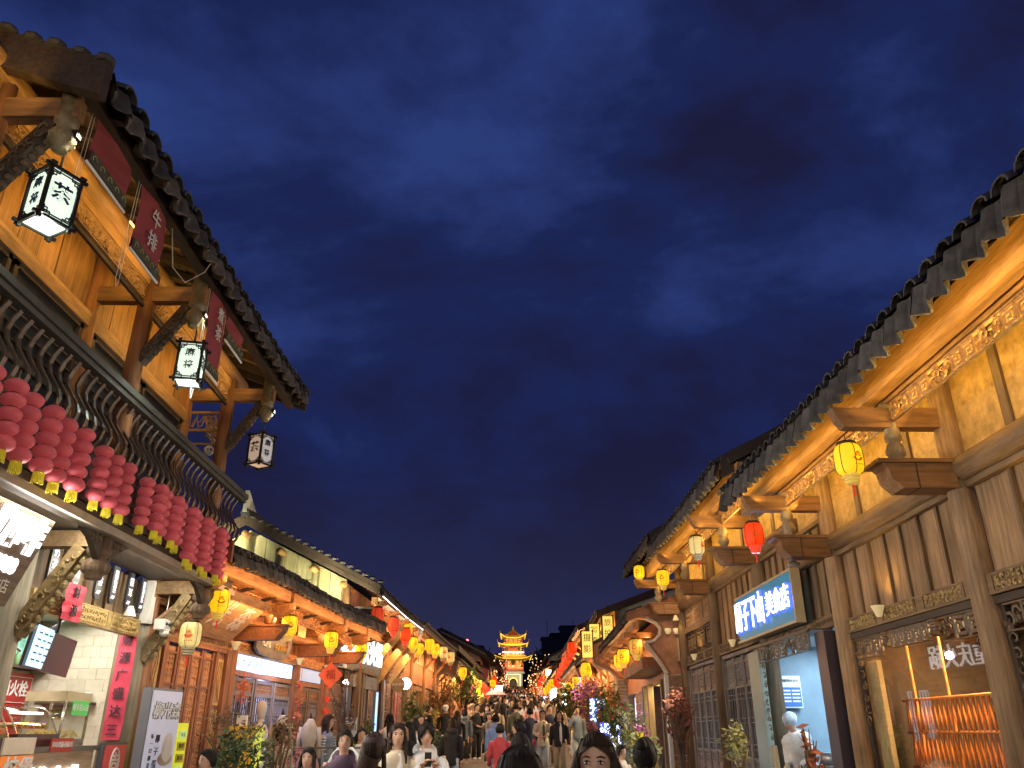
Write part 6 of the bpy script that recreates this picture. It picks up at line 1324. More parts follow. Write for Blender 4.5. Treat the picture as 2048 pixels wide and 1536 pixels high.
    for (a, b, z, kind, s_, lb) in lanterns:
        src = {'Y': LY, 'R': LR, 'D': LR, 'P': LP, 'O': LY}[kind]
        dup(src, tuple(f.p(a, b, z)), R(rg.uniform(-40, 40)), lb, None, s_, {'D': {'paper_shade': RDIM}, 'O': {'paper_shade': ODIM}}.get(kind))
    if en:
        strip('eave_strip', f.p(.2, wb * .55, ze - .35), f.p(L_ - .2, wb * .55, ze - .35), f.p(L_ / 2, .1, ze), en * L_ / 3, lit, .08)
        strip('wall_strip', f.p(.2, .3, ze - .55), f.p(L_ - .2, .3, ze - .55), f.p(L_ / 2, wb, zg + 2), en * L_ / 1.6, lit, .08)
    return t, f
OCHS = mat('ochre_render', (.36, .26, .15), .8, .3, 3, .4); PINKS = mat('rose_render', (.36, .15, .14), .8, .25, 3, .4); PALEW = mat('pale_gable_plaster', (.42, .42, .33), .8, .2, 2)
BLU = (.55, .72, 1.0); YEL = (1.0, .75, .3)
midhouse('left house of leaning ochre slabs past the hot pot shop', (-2.62, 27.5, 0), .055, -1, 9.5, .9, 4.78, .8, slab_c=OCHS, near=True, piers=((.2, 1.2), (3.0, 4.2), (6.6, 7.6)), doors=((1.5, 2.7, BLU, .25), (4.6, 6.2, YEL, .3)),
    lanterns=((1.2, -.05, 4.72, 'Y', 1.2, 'yellow lantern second from the pale pair on the left row'), (2.6, -.05, 4.7, 'Y', 1.2, 'yellow lantern just before the pale pair on the left row'), (4.6, -.1, 4.8, 'P', 1.3, 'first pale square lantern of the left row'), (7.0, -.1, 4.82, 'P', 1.3, 'second pale square lantern of the left row')), seed=1)
lt = [(.8, 'Y', 'yellow'), (3.6, 'D', 'dim red'), (6.0, 'Y', 'yellow'), (8.5, 'O', 'amber'), (10.5, 'Y', 'yellow'), (13, 'R', 'red'), (15, 'D', 'dim red'), (17.5, 'R', 'red'), (19.0, 'R', 'bright red')]
nw = ('nearest', 'second', 'third', 'fourth', 'fifth', 'sixth', 'seventh', 'eighth', 'last')
midhouse('low left house with a swooping eave and a row of mixed lanterns', (-1.98, 38.2, 0), .049, -1, 20.5, 1.0, 4.5, 1.35, slab_c=OCHS, gable=(4.2, 5.0, PALEW), piers=((.2, 2), (7, 9), (13, 15)), doors=((3, 5, YEL, .3), (10, 12, ORANGE, .35), (16, 18, BLU, .3)),
    lanterns=[(a, -.1, 4.55, kd, 1.35, '%s lantern, %s in the row under the swooping left eave' % (cn, nw[i])) for i, (a, kd, cn) in enumerate(lt)], en=30, seed=2)
midhouse('left house with red timber before the tower side roofs', (-1.0, 60, 0), -.008, -1, 22, 1.2, 5.6, 2.5, slab_c=PINKS, gable=(4.5, 6.3, PALEW), doors=((2, 5, YEL, .4), (9, 12, BLU, .5), (16, 19, ORANGE, .4)),
    lanterns=[(1 + i * 1.5, -.3, 5.3 + .05 * i, 'Y' if i < 4 else 'R', 1.5, '%s lantern, number %s of the cascade on the far left' % ('yellow' if i < 4 else 'red', nw[i])) for i in range(7)], en=36, seed=3)
midhouse('far left house hung with red lanterns below the tower', (-1.15, 83, 0), .0, -1, 30, 1.4, 7.4, 3.8, slab_c=PINKS, gable=(5, 8.6, PALEW), doors=((3, 7, YEL, .4), (14, 18, BLU, .5)),
    lanterns=[(2 + i * 3, -.3, 7.0 + .1 * i, 'R', 1.9, 'red lantern, %s of the far left eave' % nw[i]) for i in range(7)], en=40, seed=4)
midhouse('farthest left house beside the gate tower', (-1.1, 115, 0), .005, -1, 60, 1.5, 9.6, 5.5, slab_c=None, gable=(6, 11.0, PALEW), doors=((5, 11, YEL, .4), (20, 28, ORANGE, .4)), en=70, seed=5)
# pale lit pavilion with a tiled hip roof far behind on the left
pv = thing('pale_pavilion', 'pale lit building with a dark tiled hip roof left of the tower', 'building', (-4.3, 130, 6))
k = M(); k.box(-6.6, -3.2, 130, 134, 6, 13.0); k.obj('wall', mat('pavilion_plaster', (.5, .55, .55), .7, .1, 1), pv)
for z in (12.1, 12.5): k = M(); k.box(-6.7, -3.1, 129.9, 134, z, z + .12); k.obj('cornice', mat('pavilion_white', (.7, .72, .7), .6, 0), pv)
k = M(); k.prism([(-7.4, 129.4, 12.9), (-2.4, 129.4, 12.9), (-3.0, 131.5, 14.2), (-6.8, 131.5, 14.2)], (0, .01, 0)); k.add([(-7.4, 129.4, 12.9), (-2.4, 129.4, 12.9), (-2.4, 134.6, 12.9), (-7.4, 134.6, 12.9), (-3.2, 132, 14.3), (-6.6, 132, 14.3)], [(0, 1, 4, 5), (1, 2, 4), (2, 3, 5, 4), (3, 0, 5), (3, 2, 1, 0)]); k.obj('hip_roof', TILED, pv)
for x in (-7.4, -2.4): k = M(); k.tube([(x, 129.5, 12.9), (x + (.3 if x > -4 else -.3), 129.3, 13.3), (x + (.45 if x > -4 else -.45), 129.2, 13.9)], [.12, .08, .02], 5); k.obj('roof_horn', TILED, pv)
k = M(); k.tube([(-6.0, 132, 14.3), (-6.3, 132, 15.2), (-6.0, 132, 16.6)], .05, 4); k.obj('mast', METAL, pv); k = M(); k.ball((-5.6, 131, 14.9), .22, 6, 5); k.obj('red_beacon', glow('red_beacon', (1, .15, .15), 4), pv)
spot('pavilion_flood', (-3.5, 126, 8), (-5, 131, 12.5), 900, (.9, 1, .95), 90, .8, .2)
# ---------------------------------------------------------------- RIGHT ROW: stone gable with the moon cut-out
F6 = Fr((3.2, 21.0, 0), .035, 1)
gb = thing('stone_gable_house', 'stone house with a reddish rendered gable cut by a moon shaped opening', 'house', (4.2, 21, .45))
t = gb
tiles(t, F6, 0, 9.6, 0, 4.25, .24, .17, sag=lambda a: -.02 * math.sin(a * .6), depth=2.4, rise=.34, rows=1)
k = M(F6); k.prism([(-.1, -.06, 4.22), (-.1, -.06, 4.42), (-.1, 2.4, 5.22), (-.1, 2.4, 4.9)], (.12, 0, 0)); k.obj('verge_board', RED_W, t)
k = M(F6)
for q in range(12): k.box(-.14, .05, .0 + q * .2, .17 + q * .2, 4.43 + q * .068, 4.46 + q * .068)
k.obj('verge_tiles', mat('red_lit_tile', (.2, .09, .06), .7, .3, 8), t)
gp = [(1.6, 2.96), (.86, 2.96), (.72, 3.2), (.42, 3.62), (.36, 3.7), (.6, 3.74), (.74, 3.88), (.76, 4.04), (.66, 4.18), (.42, 4.28), (.2, 4.3), (1.6, 4.78)]
k = M(F6); k.prism([(0, b, z) for b, z in gp], (.2, 0, 0)); k.obj('rendered_gable', RENDER_P, t)
k = M(F6); k.tube([(-.02, b, z) for b, z in gp[1:5]], .05, 6); k.tube([(-.02, b, z) for b, z in gp[4:10]], .045, 6); k.obj('gable_coping', mat('pale_coping', (.42, .38, .33), .7, .2, 6), t)
k = M(F6); k.tube([(-.01, b + .1, z + .02) for b, z in gp[1:5]], .012, 4); k.tube([(-.01, .1 + b, z) for b, z in gp[5:9]], .012, 4); k.obj('incised_line', RED_W, t)
stones(t, F6, .88, 1.62, .0, .3, 2.95, STN, MORTAR, 40, along='b')
k = M(F6); k.box(-.03, .12, .80, .88, .4, 2.95); k.obj('white_corner_strip', mat('pale_corner', (.5, .5, .52), .6, .1), t)
k = M(F6); k.box(.1, 9.6, .95, 1.05, 2.85, 4.5); k.obj('upper_wall', RED_V, t)
k = M(F6); k.box(0, 9.6, .1, .24, 4.02, 4.2); k.obj('eave_purlin', ORW, t)
for a in (.9, 2.7, 4.7, 6.9, 9.3):
    k = M(F6); k.bar((a, .95, 3.3), (a, .15, 4.05), .1, .12); k.obj('brace', BRX, t); k = M(F6); k.box(a - .05, a + .05, -.05, .95, 3.92, 4.05); k.obj('cross_beam', BRX, t)
k = M(F6); k.box(.25, 4.6, .3, .95, 3.1, 3.38); k.obj('porch_beam', RED_W, t)
for a in (.3, .95, 3.5, 4.4, 4.75): k = M(F6); k.box(a - .1, a + .1, .82, .98, .4, 2.9); k.obj('door_post', GRV, t)
k = M(F6); k.box(1.0, 3.6, 1.5, 1.55, .4, 2.9); k.obj('bright_room_wall', mat('yellow_lit_room', (.7, .55, .25), .6, .25, 1.5, emit=(1, .72, .2), es=.55), t)
k = M(F6); k.box(1.2, 3.3, 1.42, 1.47, 1.5, 2.0); k.obj('blue_white_screen', mat('blue_white_screen', (.4, .6, .9), .4, .6, 5, emit=(.5, .75, 1), es=1.0, col2=(.9, .95, 1)), t)
k = M(F6); k.box(1.0, 3.6, 1.0, 1.5, 2.86, 2.9); k.obj('room_ceiling', MT['yellow_lit_room'], t)
area('yellow_room_lamp', tuple(F6.p(2.9, 1.25, 2.8)), tuple(F6.p(2.9, .8, 0)), 2, .5, 60, (1, .8, .4))
stones(t, F6, 4.95, 7.3, .95, .6, 2.85, STN, MORTAR, 41)
k = M(F6); k.box(7.4, 9.4, 1.2, 1.25, .7, 2.9); k.obj('pale_doorway', mat('pale_doorway', (.55, .6, .7), .5, .2, 2, emit=(.6, .7, .9), es=.3), t)
k = M(F6); k.box(7.6, 9.2, 1.12, 1.18, 1.85, 2.75); k.obj('ink_screen', MT['ink_light_panel'], t)
for (a0, a1) in ((.1, 4.6), (4.8, 9.4)): strip('eave_strip', F6.p(a0, .6, 3.85), F6.p(a1, .6, 3.85), F6.p((a0 + a1) / 2, .1, 4.2), 40, ORANGE, .06); strip('wall_strip', F6.p(a0, .3, 3.8), F6.p(a1, .3, 3.8), F6.p((a0 + a1) / 2, .95, 2.4), 50, ORANGE, .06)
spot('gable_lamp', tuple(F6.p(-1.8, .9, 4.9)), tuple(F6.p(0, 1.1, 3.2)), 45, (1, .66, .4), 110, .9, .1)
bx = thing('meter_box', 'tan meter box with a cable on the rendered stone gable', 'box', tuple(F6.p(-.05, 1.3, 3.2)))
k = M(F6); k.box(-.14, 0, 1.15, 1.42, 3.25, 3.8); k.obj('case', mat('tan_box', (.36, .27, .2), .5, .05), bx); k = M(F6); k.box(-.1, 0, 1.36, 1.56, 3.82, 4.05); k.obj('upper_case', MT['tan_box'], bx); k = M(F6); k.tube([(-.07, 1.3, 3.25), (-.07, 1.36, 3.15), (-.07, 1.5, 3.2)], .012, 4); k.obj('cable', BLACK, bx)
for i, b in enumerate((.95, 1.16)):
    o = thing('speaker_cup', ('left of two white cup shaped lamps on the stone gable', 'right of two white cup shaped lamps on the stone gable')[i], 'lamp', tuple(F6.p(-.08, b, 3.9)))
    k = M(F6); k.lathe((-.09, b, 3.9), [(.05, 0), (.085, .08), (.085, .13), (.05, .14)], 10); k.obj('cup', CONE, o, True); k = M(F6); k.box(-.08, 0, b - .03, b + .03, 3.93, 3.99); k.obj('bracket', METAL, o)
for (a, b, z, src, lb, s_) in ((.5, .2, 3.98, 'O', 'dim amber lantern framed by the moon shaped cut-out', 1.25), (3.2, .15, 3.98, 'Y', 'yellow lantern over the bright yellow shop door on the right', 1.25), (5.4, .25, 4.02, 'Y', 'yellow lantern beyond the bright shop door on the right', 1.2)):
    dup(LY, tuple(F6.p(a, b, z)), R(-25), lb, None, s_, {'paper_shade': ODIM} if src == 'O' else None)
# ---------------------------------------------------------------- right row onward
_, fr4 = midhouse('two storey right house with hanging light boxes and a white upper gable', (3.2, 31.0, 0), .03, 1, 9, .95, 4.45, .95, slab_c=RENDER_P, near=True, stonem=STNG, piers=((.2, 1.4), (4.2, 5.6), (7.5, 8.8)), doors=((1.8, 3.9, ORANGE, .3), (5.8, 7.3, YEL, .35)), gable=None,
    lanterns=((.8, -.1, 4.2, 'Y', 1.3, 'yellow lantern nearest on the lower eave past the stone gable'), (2.2, -.05, 4.2, 'Y', 1.3, 'yellow lantern of the close pair past the stone gable'), (3.2, .1, 4.25, 'Y', 1.3, 'yellow lantern behind the close pair past the stone gable'), (5.5, .1, 4.0, 'Y', 1.3, 'low yellow lantern by the rose rendered slab')), seed=6)
up4 = thing('upper_storey', 'upper storey with lit eave and white gable wall above the right lower roofs', 'building', tuple(fr4.p(4, 1, 5)))
k = M(fr4); k.prism([(.2, 1.0, 4.6), (.2, 6, 4.6), (.2, 6, 6.6), (.2, 3.8, 6.9), (.2, 1.0, 5.9)], (.1, 0, 0)); k.obj('white_gable', mat('white_gable', (.6, .62, .58), .8, .1, 2), up4)
tiles(up4, fr4, -.3, 9, .35, 5.6, .28, .18, depth=3.0, rise=.36, singles=False)
k = M(fr4); k.prism([(-.36, .3, 5.56), (-.36, .3, 5.8), (-.36, 4, 7.15), (-.36, 4, 6.85)], (.1, 0, 0)); k.obj('verge_board', DARKW, up4)
k = M(fr4); k.box(0, 9, 1.0, 1.1, 4.6, 6.0); k.obj('upper_front', ORV, up4); k = M(fr4); k.box(-.2, 9, .5, .66, 5.4, 5.58); k.obj('eave_purlin', ORW, up4)
for a in (.1, 3, 6, 8.9): k = M(fr4); k.bar((a, 1.05, 4.9), (a, .5, 5.45), .1, .1); k.obj('brace', BRX, up4)
strip('upper_strip', fr4.p(0, .75, 5.2), fr4.p(9, .75, 5.2), fr4.p(4.5, .7, 5.6), 90, AMBER, .08)
LBOX = mat('amber_light_box', (.8, .55, .15), .6, .1, 8, emit=(1, .66, .12), es=.8)
for i, (px, s_, lb) in enumerate((((2.95, 29.4, 4.05), '摄影', 'hanging yellow light box lettered for photography, nearest'), ((3.45, 31.5, 4.55), '写真', 'hanging yellow light box partly behind the roof edge'), ((3.85, 30.6, 4.72), '旅拍', 'hanging yellow light box highest under the upper eave'))):
    o = thing('light_box', lb, 'sign', px, 'hanging yellow light boxes'); x, y, z = px
    k = M(); k.box(x - .2, x + .2, y - .1, y + .1, z, z + .85); k.obj('lit_panel', LBOX, o)
    k = M()
    for sx in (-1, 1):
        for sy in (-1, 1): k.box(x + sx * .2 - .02, x + sx * .2 + .02, y + sy * .1 - .02, y + sy * .1 + .02, z - .03, z + .9)
    k.obj('frame', LANRIB, o); [text(ch, .28, INKD, 'character', o, (x, y - .11, z + .62 - .38 * j), (1, 0, 0), (0, 0, 1), .004) for j, ch in enumerate(s_)]; k = M(); k.tube([(x, y, z + .85), (x, y, z + 1.3)], .015, 4); k.obj('hanger', LANRIB, o)
midhouse('right house with a rose rendered slab and purple lamp', (3.45, 40.5, 0), .012, 1, 19, 1.0, 4.6, 1.45, slab_c=PINKS, piers=((.2, 2), (8, 10)), doors=((3, 6, ORANGE, .3), (12, 15, BLU, .4)),
    lanterns=((1, .1, 4.3, 'Y', 1.4, 'yellow lantern low beside the rose slab'), (3.5, .0, 4.2, 'Y', 1.5, 'yellow round lantern past the rose slab')), en=30, seed=7)
_, fr5 = midhouse('upper right house with a strip of red lanterns', (3.75, 41, 0), .012, 1, 18, 1.4, 6.3, 3.2, lanterns=[(1.0 + i * 2.6, -.3, 6.0 - .12 * i, 'R' if i != 1 else 'D', 1.7, 'red lantern, %s of the upper right eave' % nw[i]) for i in range(7)], en=50, roofdepth=3.4, lit=ORANGE, seed=8)
midhouse('right house with dark tiles before the crowd', (3.75, 60, 0), .012, 1, 24, 1.2, 5.7, 2.6, slab_c=PINKS, doors=((2, 5, YEL, .4), (9, 12, BLU, .6)), lanterns=[(2 + i * 4, -.2, 5.4, 'Y', 1.6, 'yellow lantern, %s of the far right row' % nw[i]) for i in range(4)], en=40, seed=9)
midhouse('far right house below the dark trees', (4.2, 86, 0), .014, 1, 30, 1.3, 7.6, 4.0, doors=((3, 8, YEL, .4), (15, 20, ORANGE, .4)), lanterns=[(2 + i * 5, -.2, 7.2, 'R', 1.8, 'red lantern, %s of the farthest right eave' % nw[i]) for i in range(4)], en=50, gable=(4.5, 8.4, PALEW), seed=10)
midhouse('farthest right house beside the gate tower', (4.8, 120, 0), .012, 1, 60, 1.5, 9.4, 5.6, doors=((5, 11, YEL, .4), (20, 28, ORANGE, .4)), en=70, seed=11)
# trees hung with fairy lights before the tower
FAIRY = glow('fairy_light', (1.0, .55, .22), 2.0); FAIRYR = glow('red_fairy_light', (1.0, .2, .12), 1.6)
for i, (x, y, h, w, c, lb) in enumerate(((-.4, 96, 5.6, 1.6, 0, 'slim tree strung with white and red lights left of the arch'), (.25, 120, 5.5, 1.2, 1, 'tree strung with red lights beside the arch'), (5.0, 128, 6.0, 1.8, 0, 'tree strung with warm lights right of the arch'), (5.0, 100, 5.6, 2.4, 0, 'tall tree strung with warm lights on the right'), (4.3, 88, 3.6, 2.0, 1, 'low tree strung with amber lights on the right'), (3.6, 104, 3.6, 1.6, 0, 'small lit tree between the arch and the tall lit tree'), (5.6, 84, 3.8, 1.6, 0, 'lit tree farthest to the right in the far street'))):
    tr = plant('lit_tree', lb, 'tree', x, y, h, w, GRO, n=160, s=.14, crown=.8, seed=70 + i)
    k = M(); rg = random.Random(i + 5)
    for q in range(34): k.ball((x + rg.gauss(0, .3) * w, y + rg.gauss(0, .3) * w, gz(y) + h * rg.uniform(.25, 1.0)), rg.uniform(.05, .085), 5, 3)
    k.obj('fairy_lights', FAIRYR if c else FAIRY, tr, kind='stuff')
# bright shop signs low in the far street
for i, (x, y, z, w, h, c, e, lb) in enumerate(((-.55, 78, 5.0, 1.0, .6, (.7, .88, 1), 4, 'glowing white blue sign far down on the left'), (3.3, 72, 3.8, .7, .6, (.35, .6, 1), 4, 'glowing blue heart of light low on the right'), (3.9, 66, 3.9, .5, .9, (.6, .75, 1), 3, 'white and blue lit panel on the far right'), (4.2, 58, 3.3, .35, .8, (.8, .95, 1), 3, 'small white lit panel beside the blue ones'), (-1.35, 47, 2.2, .22, 1.7, (1, .8, .02), 1.0, 'tall bright yellow banner sign on the left'), (4.3, 80, 6.6, .5, .5, (1, .9, .5), 3, 'square cream light high on the far right'), (2.9, 66, 4.4, .2, .25, (1, .1, .1), 3, 'small red light over the far crowd'), (-1.6, 64, 4.1, .3, .4, (1, .45, .1), 1.6, 'orange paper light on the far left'))):
    o = thing('light_sign', lb, 'sign', (x, y, z)); k = M(); k.box(x - w / 2, x + w / 2, y, y + .08, z, z + h); k.obj('lit_face', glow('far_sign_%d' % i, c, e), o); k = M(); k.box(x - w / 2 - .03, x + w / 2 + .03, y + .085, y + .12, z - .03, z + h + .03); k.tube([(x, y + .1, z), (x, y + .1, gz(y))], .03, 5); k.obj('frame', METAL, o)
# ---------------------------------------------------------------- people
SKIN = mat('skin', (.50, .30, .21), .5, .06, 8, sub=.05); HAIRB = mat('black_hair', (.014, .011, .01), .7, .3, 30, .3, spec=.2); HAIRD = mat('brown_hair', (.034, .02, .014), .7, .3, 30, .3, spec=.2); HAIRR = mat('reddish_hair', (.10, .03, .03), .7, .3, 30, .3, spec=.2)
def cloth(name, c, v=.18): return mat('cloth_' + name, c, .85, v, 7, .25)
CL = {'black': (.016, .016, .018), 'navy': (.018, .022, .05), 'grey': (.17, .17, .175), 'charcoal': (.05, .05, .055), 'white': (.62, .62, .62), 'cream': (.55, .48, .36), 'red': (.36, .045, .06), 'plum': (.075, .045, .075), 'dark plum': (.03, .018, .022), 'blue': (.2, .32, .62), 'pale blue': (.38, .45, .55), 'olive': (.075, .075, .05), 'beige': (.42, .35, .25), 'denim': (.14, .2, .3), 'pale denim': (.36, .43, .5), 'khaki': (.28, .23, .16), 'maroon': (.14, .03, .035), 'grey blue': (.16, .2, .25), 'teal': (.2, .5, .45), 'pink': (.55, .28, .3)}
SHOE = mat('white_shoe', (.65, .65, .65), .5, 0); SHOED = mat('dark_shoe', (.03, .03, .03), .5, 0)
def arm_pts(sd, pose, h):
    sh = (sd * .116, .004, .797)
    if pose == 'phone': return [sh, (sd * .15, -.03, .645), (sd * .045, -.16, .735)]
    if pose == 'reach' and sd > 0: return [sh, (.14, -.05, .64), (.12, -.20, .58)]
    if pose == 'ear' and sd < 0: return [sh, (-.16, -.05, .66), (-.075, -.06, .86)]
    if pose == 'hold': return [sh, (sd * .145, -.02, .64), (sd * .06, -.13, .60)]
    if pose == 'walk': return [sh, (sd * .14, .03 * sd, .63), (sd * .145, -.02 - .06 * sd, .48)]
    return [sh, (sd * .138, .014, .63), (sd * .135, -.025, .475)]
def leg_pts(sd, pose):
    st = .07 * sd if pose == 'walk' else .0
    return [(sd * .052, 0, .5), (sd * .055, -.012 - st * .4 - (.03 if st else 0), .275), (sd * .054, .012 - st * .9 + (.06 if st > 0 else 0), .05)]
def hand(k, w, d, h, curl=.5, sd=1):
    """palm, four bent fingers of unequal length and a thumb leaving the side of the palm"""
    w = Vector(w); d = Vector(d).normalized(); s_ = d.cross(Vector((0, 0, 1))); s_ = s_.normalized() if s_.length > .1 else Vector((1, 0, 0)); n = s_.cross(d) * -1
    k.tube([w, w + d * .026 * h, w + d * .05 * h], [(.014 * h, .014 * h), (.022 * h, .012 * h), (.022 * h, .010 * h)], 8)
    for i, L_ in enumerate((.038, .044, .041, .032)):
        o = w + d * .047 * h + s_ * ((i - 1.5) * .0115 * h); m1 = o + d * L_ * .5 * h; m2 = m1 + (d * (1 - curl) + n * curl).normalized() * L_ * .45 * h
        k.tube([o, m1, m2], [.0062 * h, .0058 * h, .0045 * h], 6)
    o = w + d * .014 * h + s_ * (-.018 * h * sd); k.tube([o, o + (d * .7 - s_ * sd * .7) * .026 * h, o + (d * .95 - s_ * sd * .35 + n * .3) * .05 * h], [.008 * h, .007 * h, .005 * h], 6)
def person(label, x, y, h, face=0, top='black', low='denim', hair='black', style='short', pose='stand', skirt=None, long_=0.0, fem=True, near=False, tilt=0.0, open_=None, hood=None, extra=None, zb=None, group=None, shoes='w', single=False, parts=True):
    z0 = gz(y) if zb is None else zb
    t = thing('person', label, 'person', (x, y, z0), group, R(face)) if not single else None
    n = 10 if near else 8; sc = lambda p: (p[0] * h, p[1] * h, p[2] * h)
    # body: one skin from head to ankles
    b = M(); hw = .114 if fem else .126
    def head(k, s=1.0, dy=0):
        pr = [(-.067, .012), (-.062, .024), (-.05, .033), (-.03, .041), (-.005, .046), (.02, .0475), (.04, .044), (.056, .033), (.065, .018), (.068, .004)]
        vs = []; m_ = 14
        for (zz, r) in pr:
            fy = -.006 if zz < -.03 else .0
            for j in range(m_):
                an = j * 2 * PI / m_; vs.append((r * s * math.cos(an) * h, (r * 1.2 * s * math.sin(an) + fy + dy) * h, (.93 + zz * s) * h))
        q = m_; k.add(vs, [(i * q + j, i * q + (j + 1) % q, (i + 1) * q + (j + 1) % q, (i + 1) * q + j) for i in range(len(pr) - 1) for j in range(q)] + [tuple(reversed(range(q))), tuple(range((len(pr) - 1) * q, len(pr) * q))], True)
    head(b)
    b.tube([sc((0, .012, .79)), sc((0, .008, .84)), sc((0, 0, .885))], [.04 * h, .034 * h, .034 * h], n)
    b.ball(sc((0, -.058, .922)), .011 * h, 6, 5, sz=1.5)
    for sd in (-1, 1): b.ball(sc((sd * .048, .006, .925)), .012 * h, 6, 5, sx=.5, sz=1.6)
    b.tube([sc((0, 0, .48)), sc((0, .0, .6)), sc((0, 0, .74)), sc((0, .008, .81))], [(.075 * h, .05 * h), (.062 * h, .045 * h), (.078 * h, .05 * h), (.04 * h, .035 * h)], n)
    for sd in (-1, 1):
        A = [sc(p) for p in arm_pts(sd, pose, h)]; b.tube([A[0], A[1], A[2]], [.026 * h, .021 * h, .015 * h], n)
        b.tube([sc(p) for p in leg_pts(sd, pose)], [.046 * h, .033 * h, .022 * h], n)
    if near: b = remesh(b, .0085 * h if near == 2 else .012 * h, 2)
    for sd in (-1, 1):
        A = [sc(p) for p in arm_pts(sd, pose, h)]; d = Vector(A[2]) - Vector(A[1])
        if near: hand(b, A[2], d if pose != 'phone' else d + Vector((0, .0, .12)), h, .6 if pose == 'phone' else .35, sd)
        else: b.tube([A[2], tuple(Vector(A[2]) + d.normalized() * .05 * h), tuple(Vector(A[2]) + d.normalized() * .085 * h)], [.016 * h, .02 * h, .008 * h], 5)
    # clothes
    c = M(); hem = .46 - long_
    R_ = [(hem, .1 + long_ * .12, .078), (.5, .1, .077), (.61, .09, .069), (.70, .095, .07), (.765, hw, .064), (.797, hw * .96, .058), (.818, hw * .72, .052), (.836, .056, .046), (.845, .037, .037)]
    c.tube([sc((0, .004, z)) for z, _, _ in R_], [(rx * h * 1.06, ry * h * 1.06) for _, rx, ry in R_], 14 if near else 10)
    c2 = M()
    for sd in (-1, 1):
        A = [Vector(sc(p)) for p in arm_pts(sd, pose, h)]; A0 = A[0] + Vector((-sd * .015 * h, 0, -.004 * h))
        (c if near else c2).tube([A0, A[0].lerp(A[1], .3), A[1], A[1].lerp(A[2], .5), A[1].lerp(A[2], .93)], [.024 * h, .036 * h, .034 * h, .031 * h, .027 * h], n)
    if not near: c.v += c2.v; c.f += [tuple(i + len(c.v) - len(c2.v) for i in f) for f in c2.f]
    if hood: c.tube([sc((-.07, .02, .825)), sc((-.05, .062, .845)), sc((0, .078, .835)), sc((.05, .062, .845)), sc((.07, .02, .825))], [.022 * h, .034 * h, .04 * h, .034 * h, .022 * h], 8)
    if near: c = remesh(c, .013 * h, 2)
    l = M()
    if skirt: l.tube([sc((0, 0, .54)), sc((0, 0, .45)), sc((0, 0, .3)), sc((0, 0, skirt))], [(.078 * h, .06 * h), (.095 * h, .075 * h), (.11 * h, .09 * h), (.125 * h, .1 * h)], 14)
    else:
        l.tube([sc((0, 0, .44)), sc((0, 0, .5)), sc((0, 0, .55))], [(.07 * h, .055 * h), (.09 * h, .064 * h), (.078 * h, .056 * h)], 10)
        for sd in (-1, 1):
            P = leg_pts(sd, pose); l.tube([sc((P[0][0] * .9, 0, .5)), sc(P[0]), sc(P[1]), sc((P[2][0], P[2][1], .035))], [.05 * h, .056 * h, .046 * h, .043 * h], 8)
    s = M()
    for sd in (-1, 1):
        P = leg_pts(sd, pose)[2]; s.tube([sc((P[0], P[1] + .03, .022)), sc((P[0], P[1] - .02, .026)), sc((P[0], P[1] - .085, .016))], [(.02 * h, .02 * h), (.026 * h, .022 * h), (.02 * h, .012 * h)], 7)
    hr = M()
    def shell(front, low_, grow=1.09):
        m_ = 16; vs = []; rows = 9
        for i in range(rows):
            th = i / (rows - 1)
            for j in range(m_):
                an = j * 2 * PI / m_; fr = max(0, -math.sin(an)); zlow = low_ + (front - low_) * (fr ** .7) + .004 * math.sin(j * 2.7); ph = th * (PI - math.acos(max(-1, min(1, zlow / .073))) if False else math.acos(max(-1, min(1, zlow / .074))))
                r = .0535 * math.sin(ph) * grow; vs.append((r * math.cos(an) * h, (r * 1.2 * math.sin(an) + .004) * h, (.932 + .074 * math.cos(ph) * grow) * h))
        hr.add(vs, [(i * m_ + j, i * m_ + (j + 1) % m_, (i + 1) * m_ + (j + 1) % m_, (i + 1) * m_ + j) for i in range(rows - 1) for j in range(m_)], True)
    def strands():
        q = random.Random(5)
        for j in range(80):
            an = q.uniform(0, 2 * PI); fr = max(0, -math.sin(an)); zl = .04 if fr > .3 else (-.03 if style == 'short' else -.06); pts = []
            for i in range(5):
                ph = .15 + i / 4 * (math.acos(max(-1, min(1, zl / .074))) - .15); r = .0535 * math.sin(ph) * 1.12; pts.append((r * math.cos(an + .12 * i) * h, (r * 1.2 * math.sin(an + .12 * i) + .004) * h, (.932 + .074 * math.cos(ph) * 1.11) * h))
            hr.tube(pts, [.0016 * h, .0026 * h, .0026 * h, .0022 * h, .001 * h], 4)
    if style == 'bald': pass
    else:
        shell(.04, -.05 if style != 'short' else -.035)
        if near: strands()
        if style in ('long', 'longer'):
            e = .70 if style == 'long' else .62
            hr.tube([sc((0, .03, .94)), sc((0, .042, .87)), sc((0, .06, .79)), sc((0, .068, e))], [(.05 * h, .03 * h), (.055 * h, .028 * h), (.055 * h, .02 * h), (.03 * h, .01 * h)], 10)
            for sd in (-1, 1): hr.tube([sc((sd * .035, -.018, .965)), sc((sd * .054, -.018, .91)), sc((sd * .058, -.02, .85)), sc((sd * .062, -.03, e + .06))], [.012 * h, .013 * h, .014 * h, .006 * h], 7)
        if style == 'bun': hr.ball(sc((0, .055, .975)), .032 * h, 10, 7)
        if style == 'pony': hr.tube([sc((0, .05, .955)), sc((0, .085, .93)), sc((0, .085, .86)), sc((0, .075, .78))], [.018 * h, .024 * h, .022 * h, .006 * h], 8)
        if style == 'bob':
            for sd in (-1, 1): hr.tube([sc((sd * .04, -.012, .96)), sc((sd * .055, -.005, .91)), sc((sd * .05, .0, .865))], [.016 * h, .022 * h, .01 * h], 7)
            hr.tube([sc((0, .035, .95)), sc((0, .046, .88))], [(.052 * h, .03 * h), (.05 * h, .024 * h)], 10)
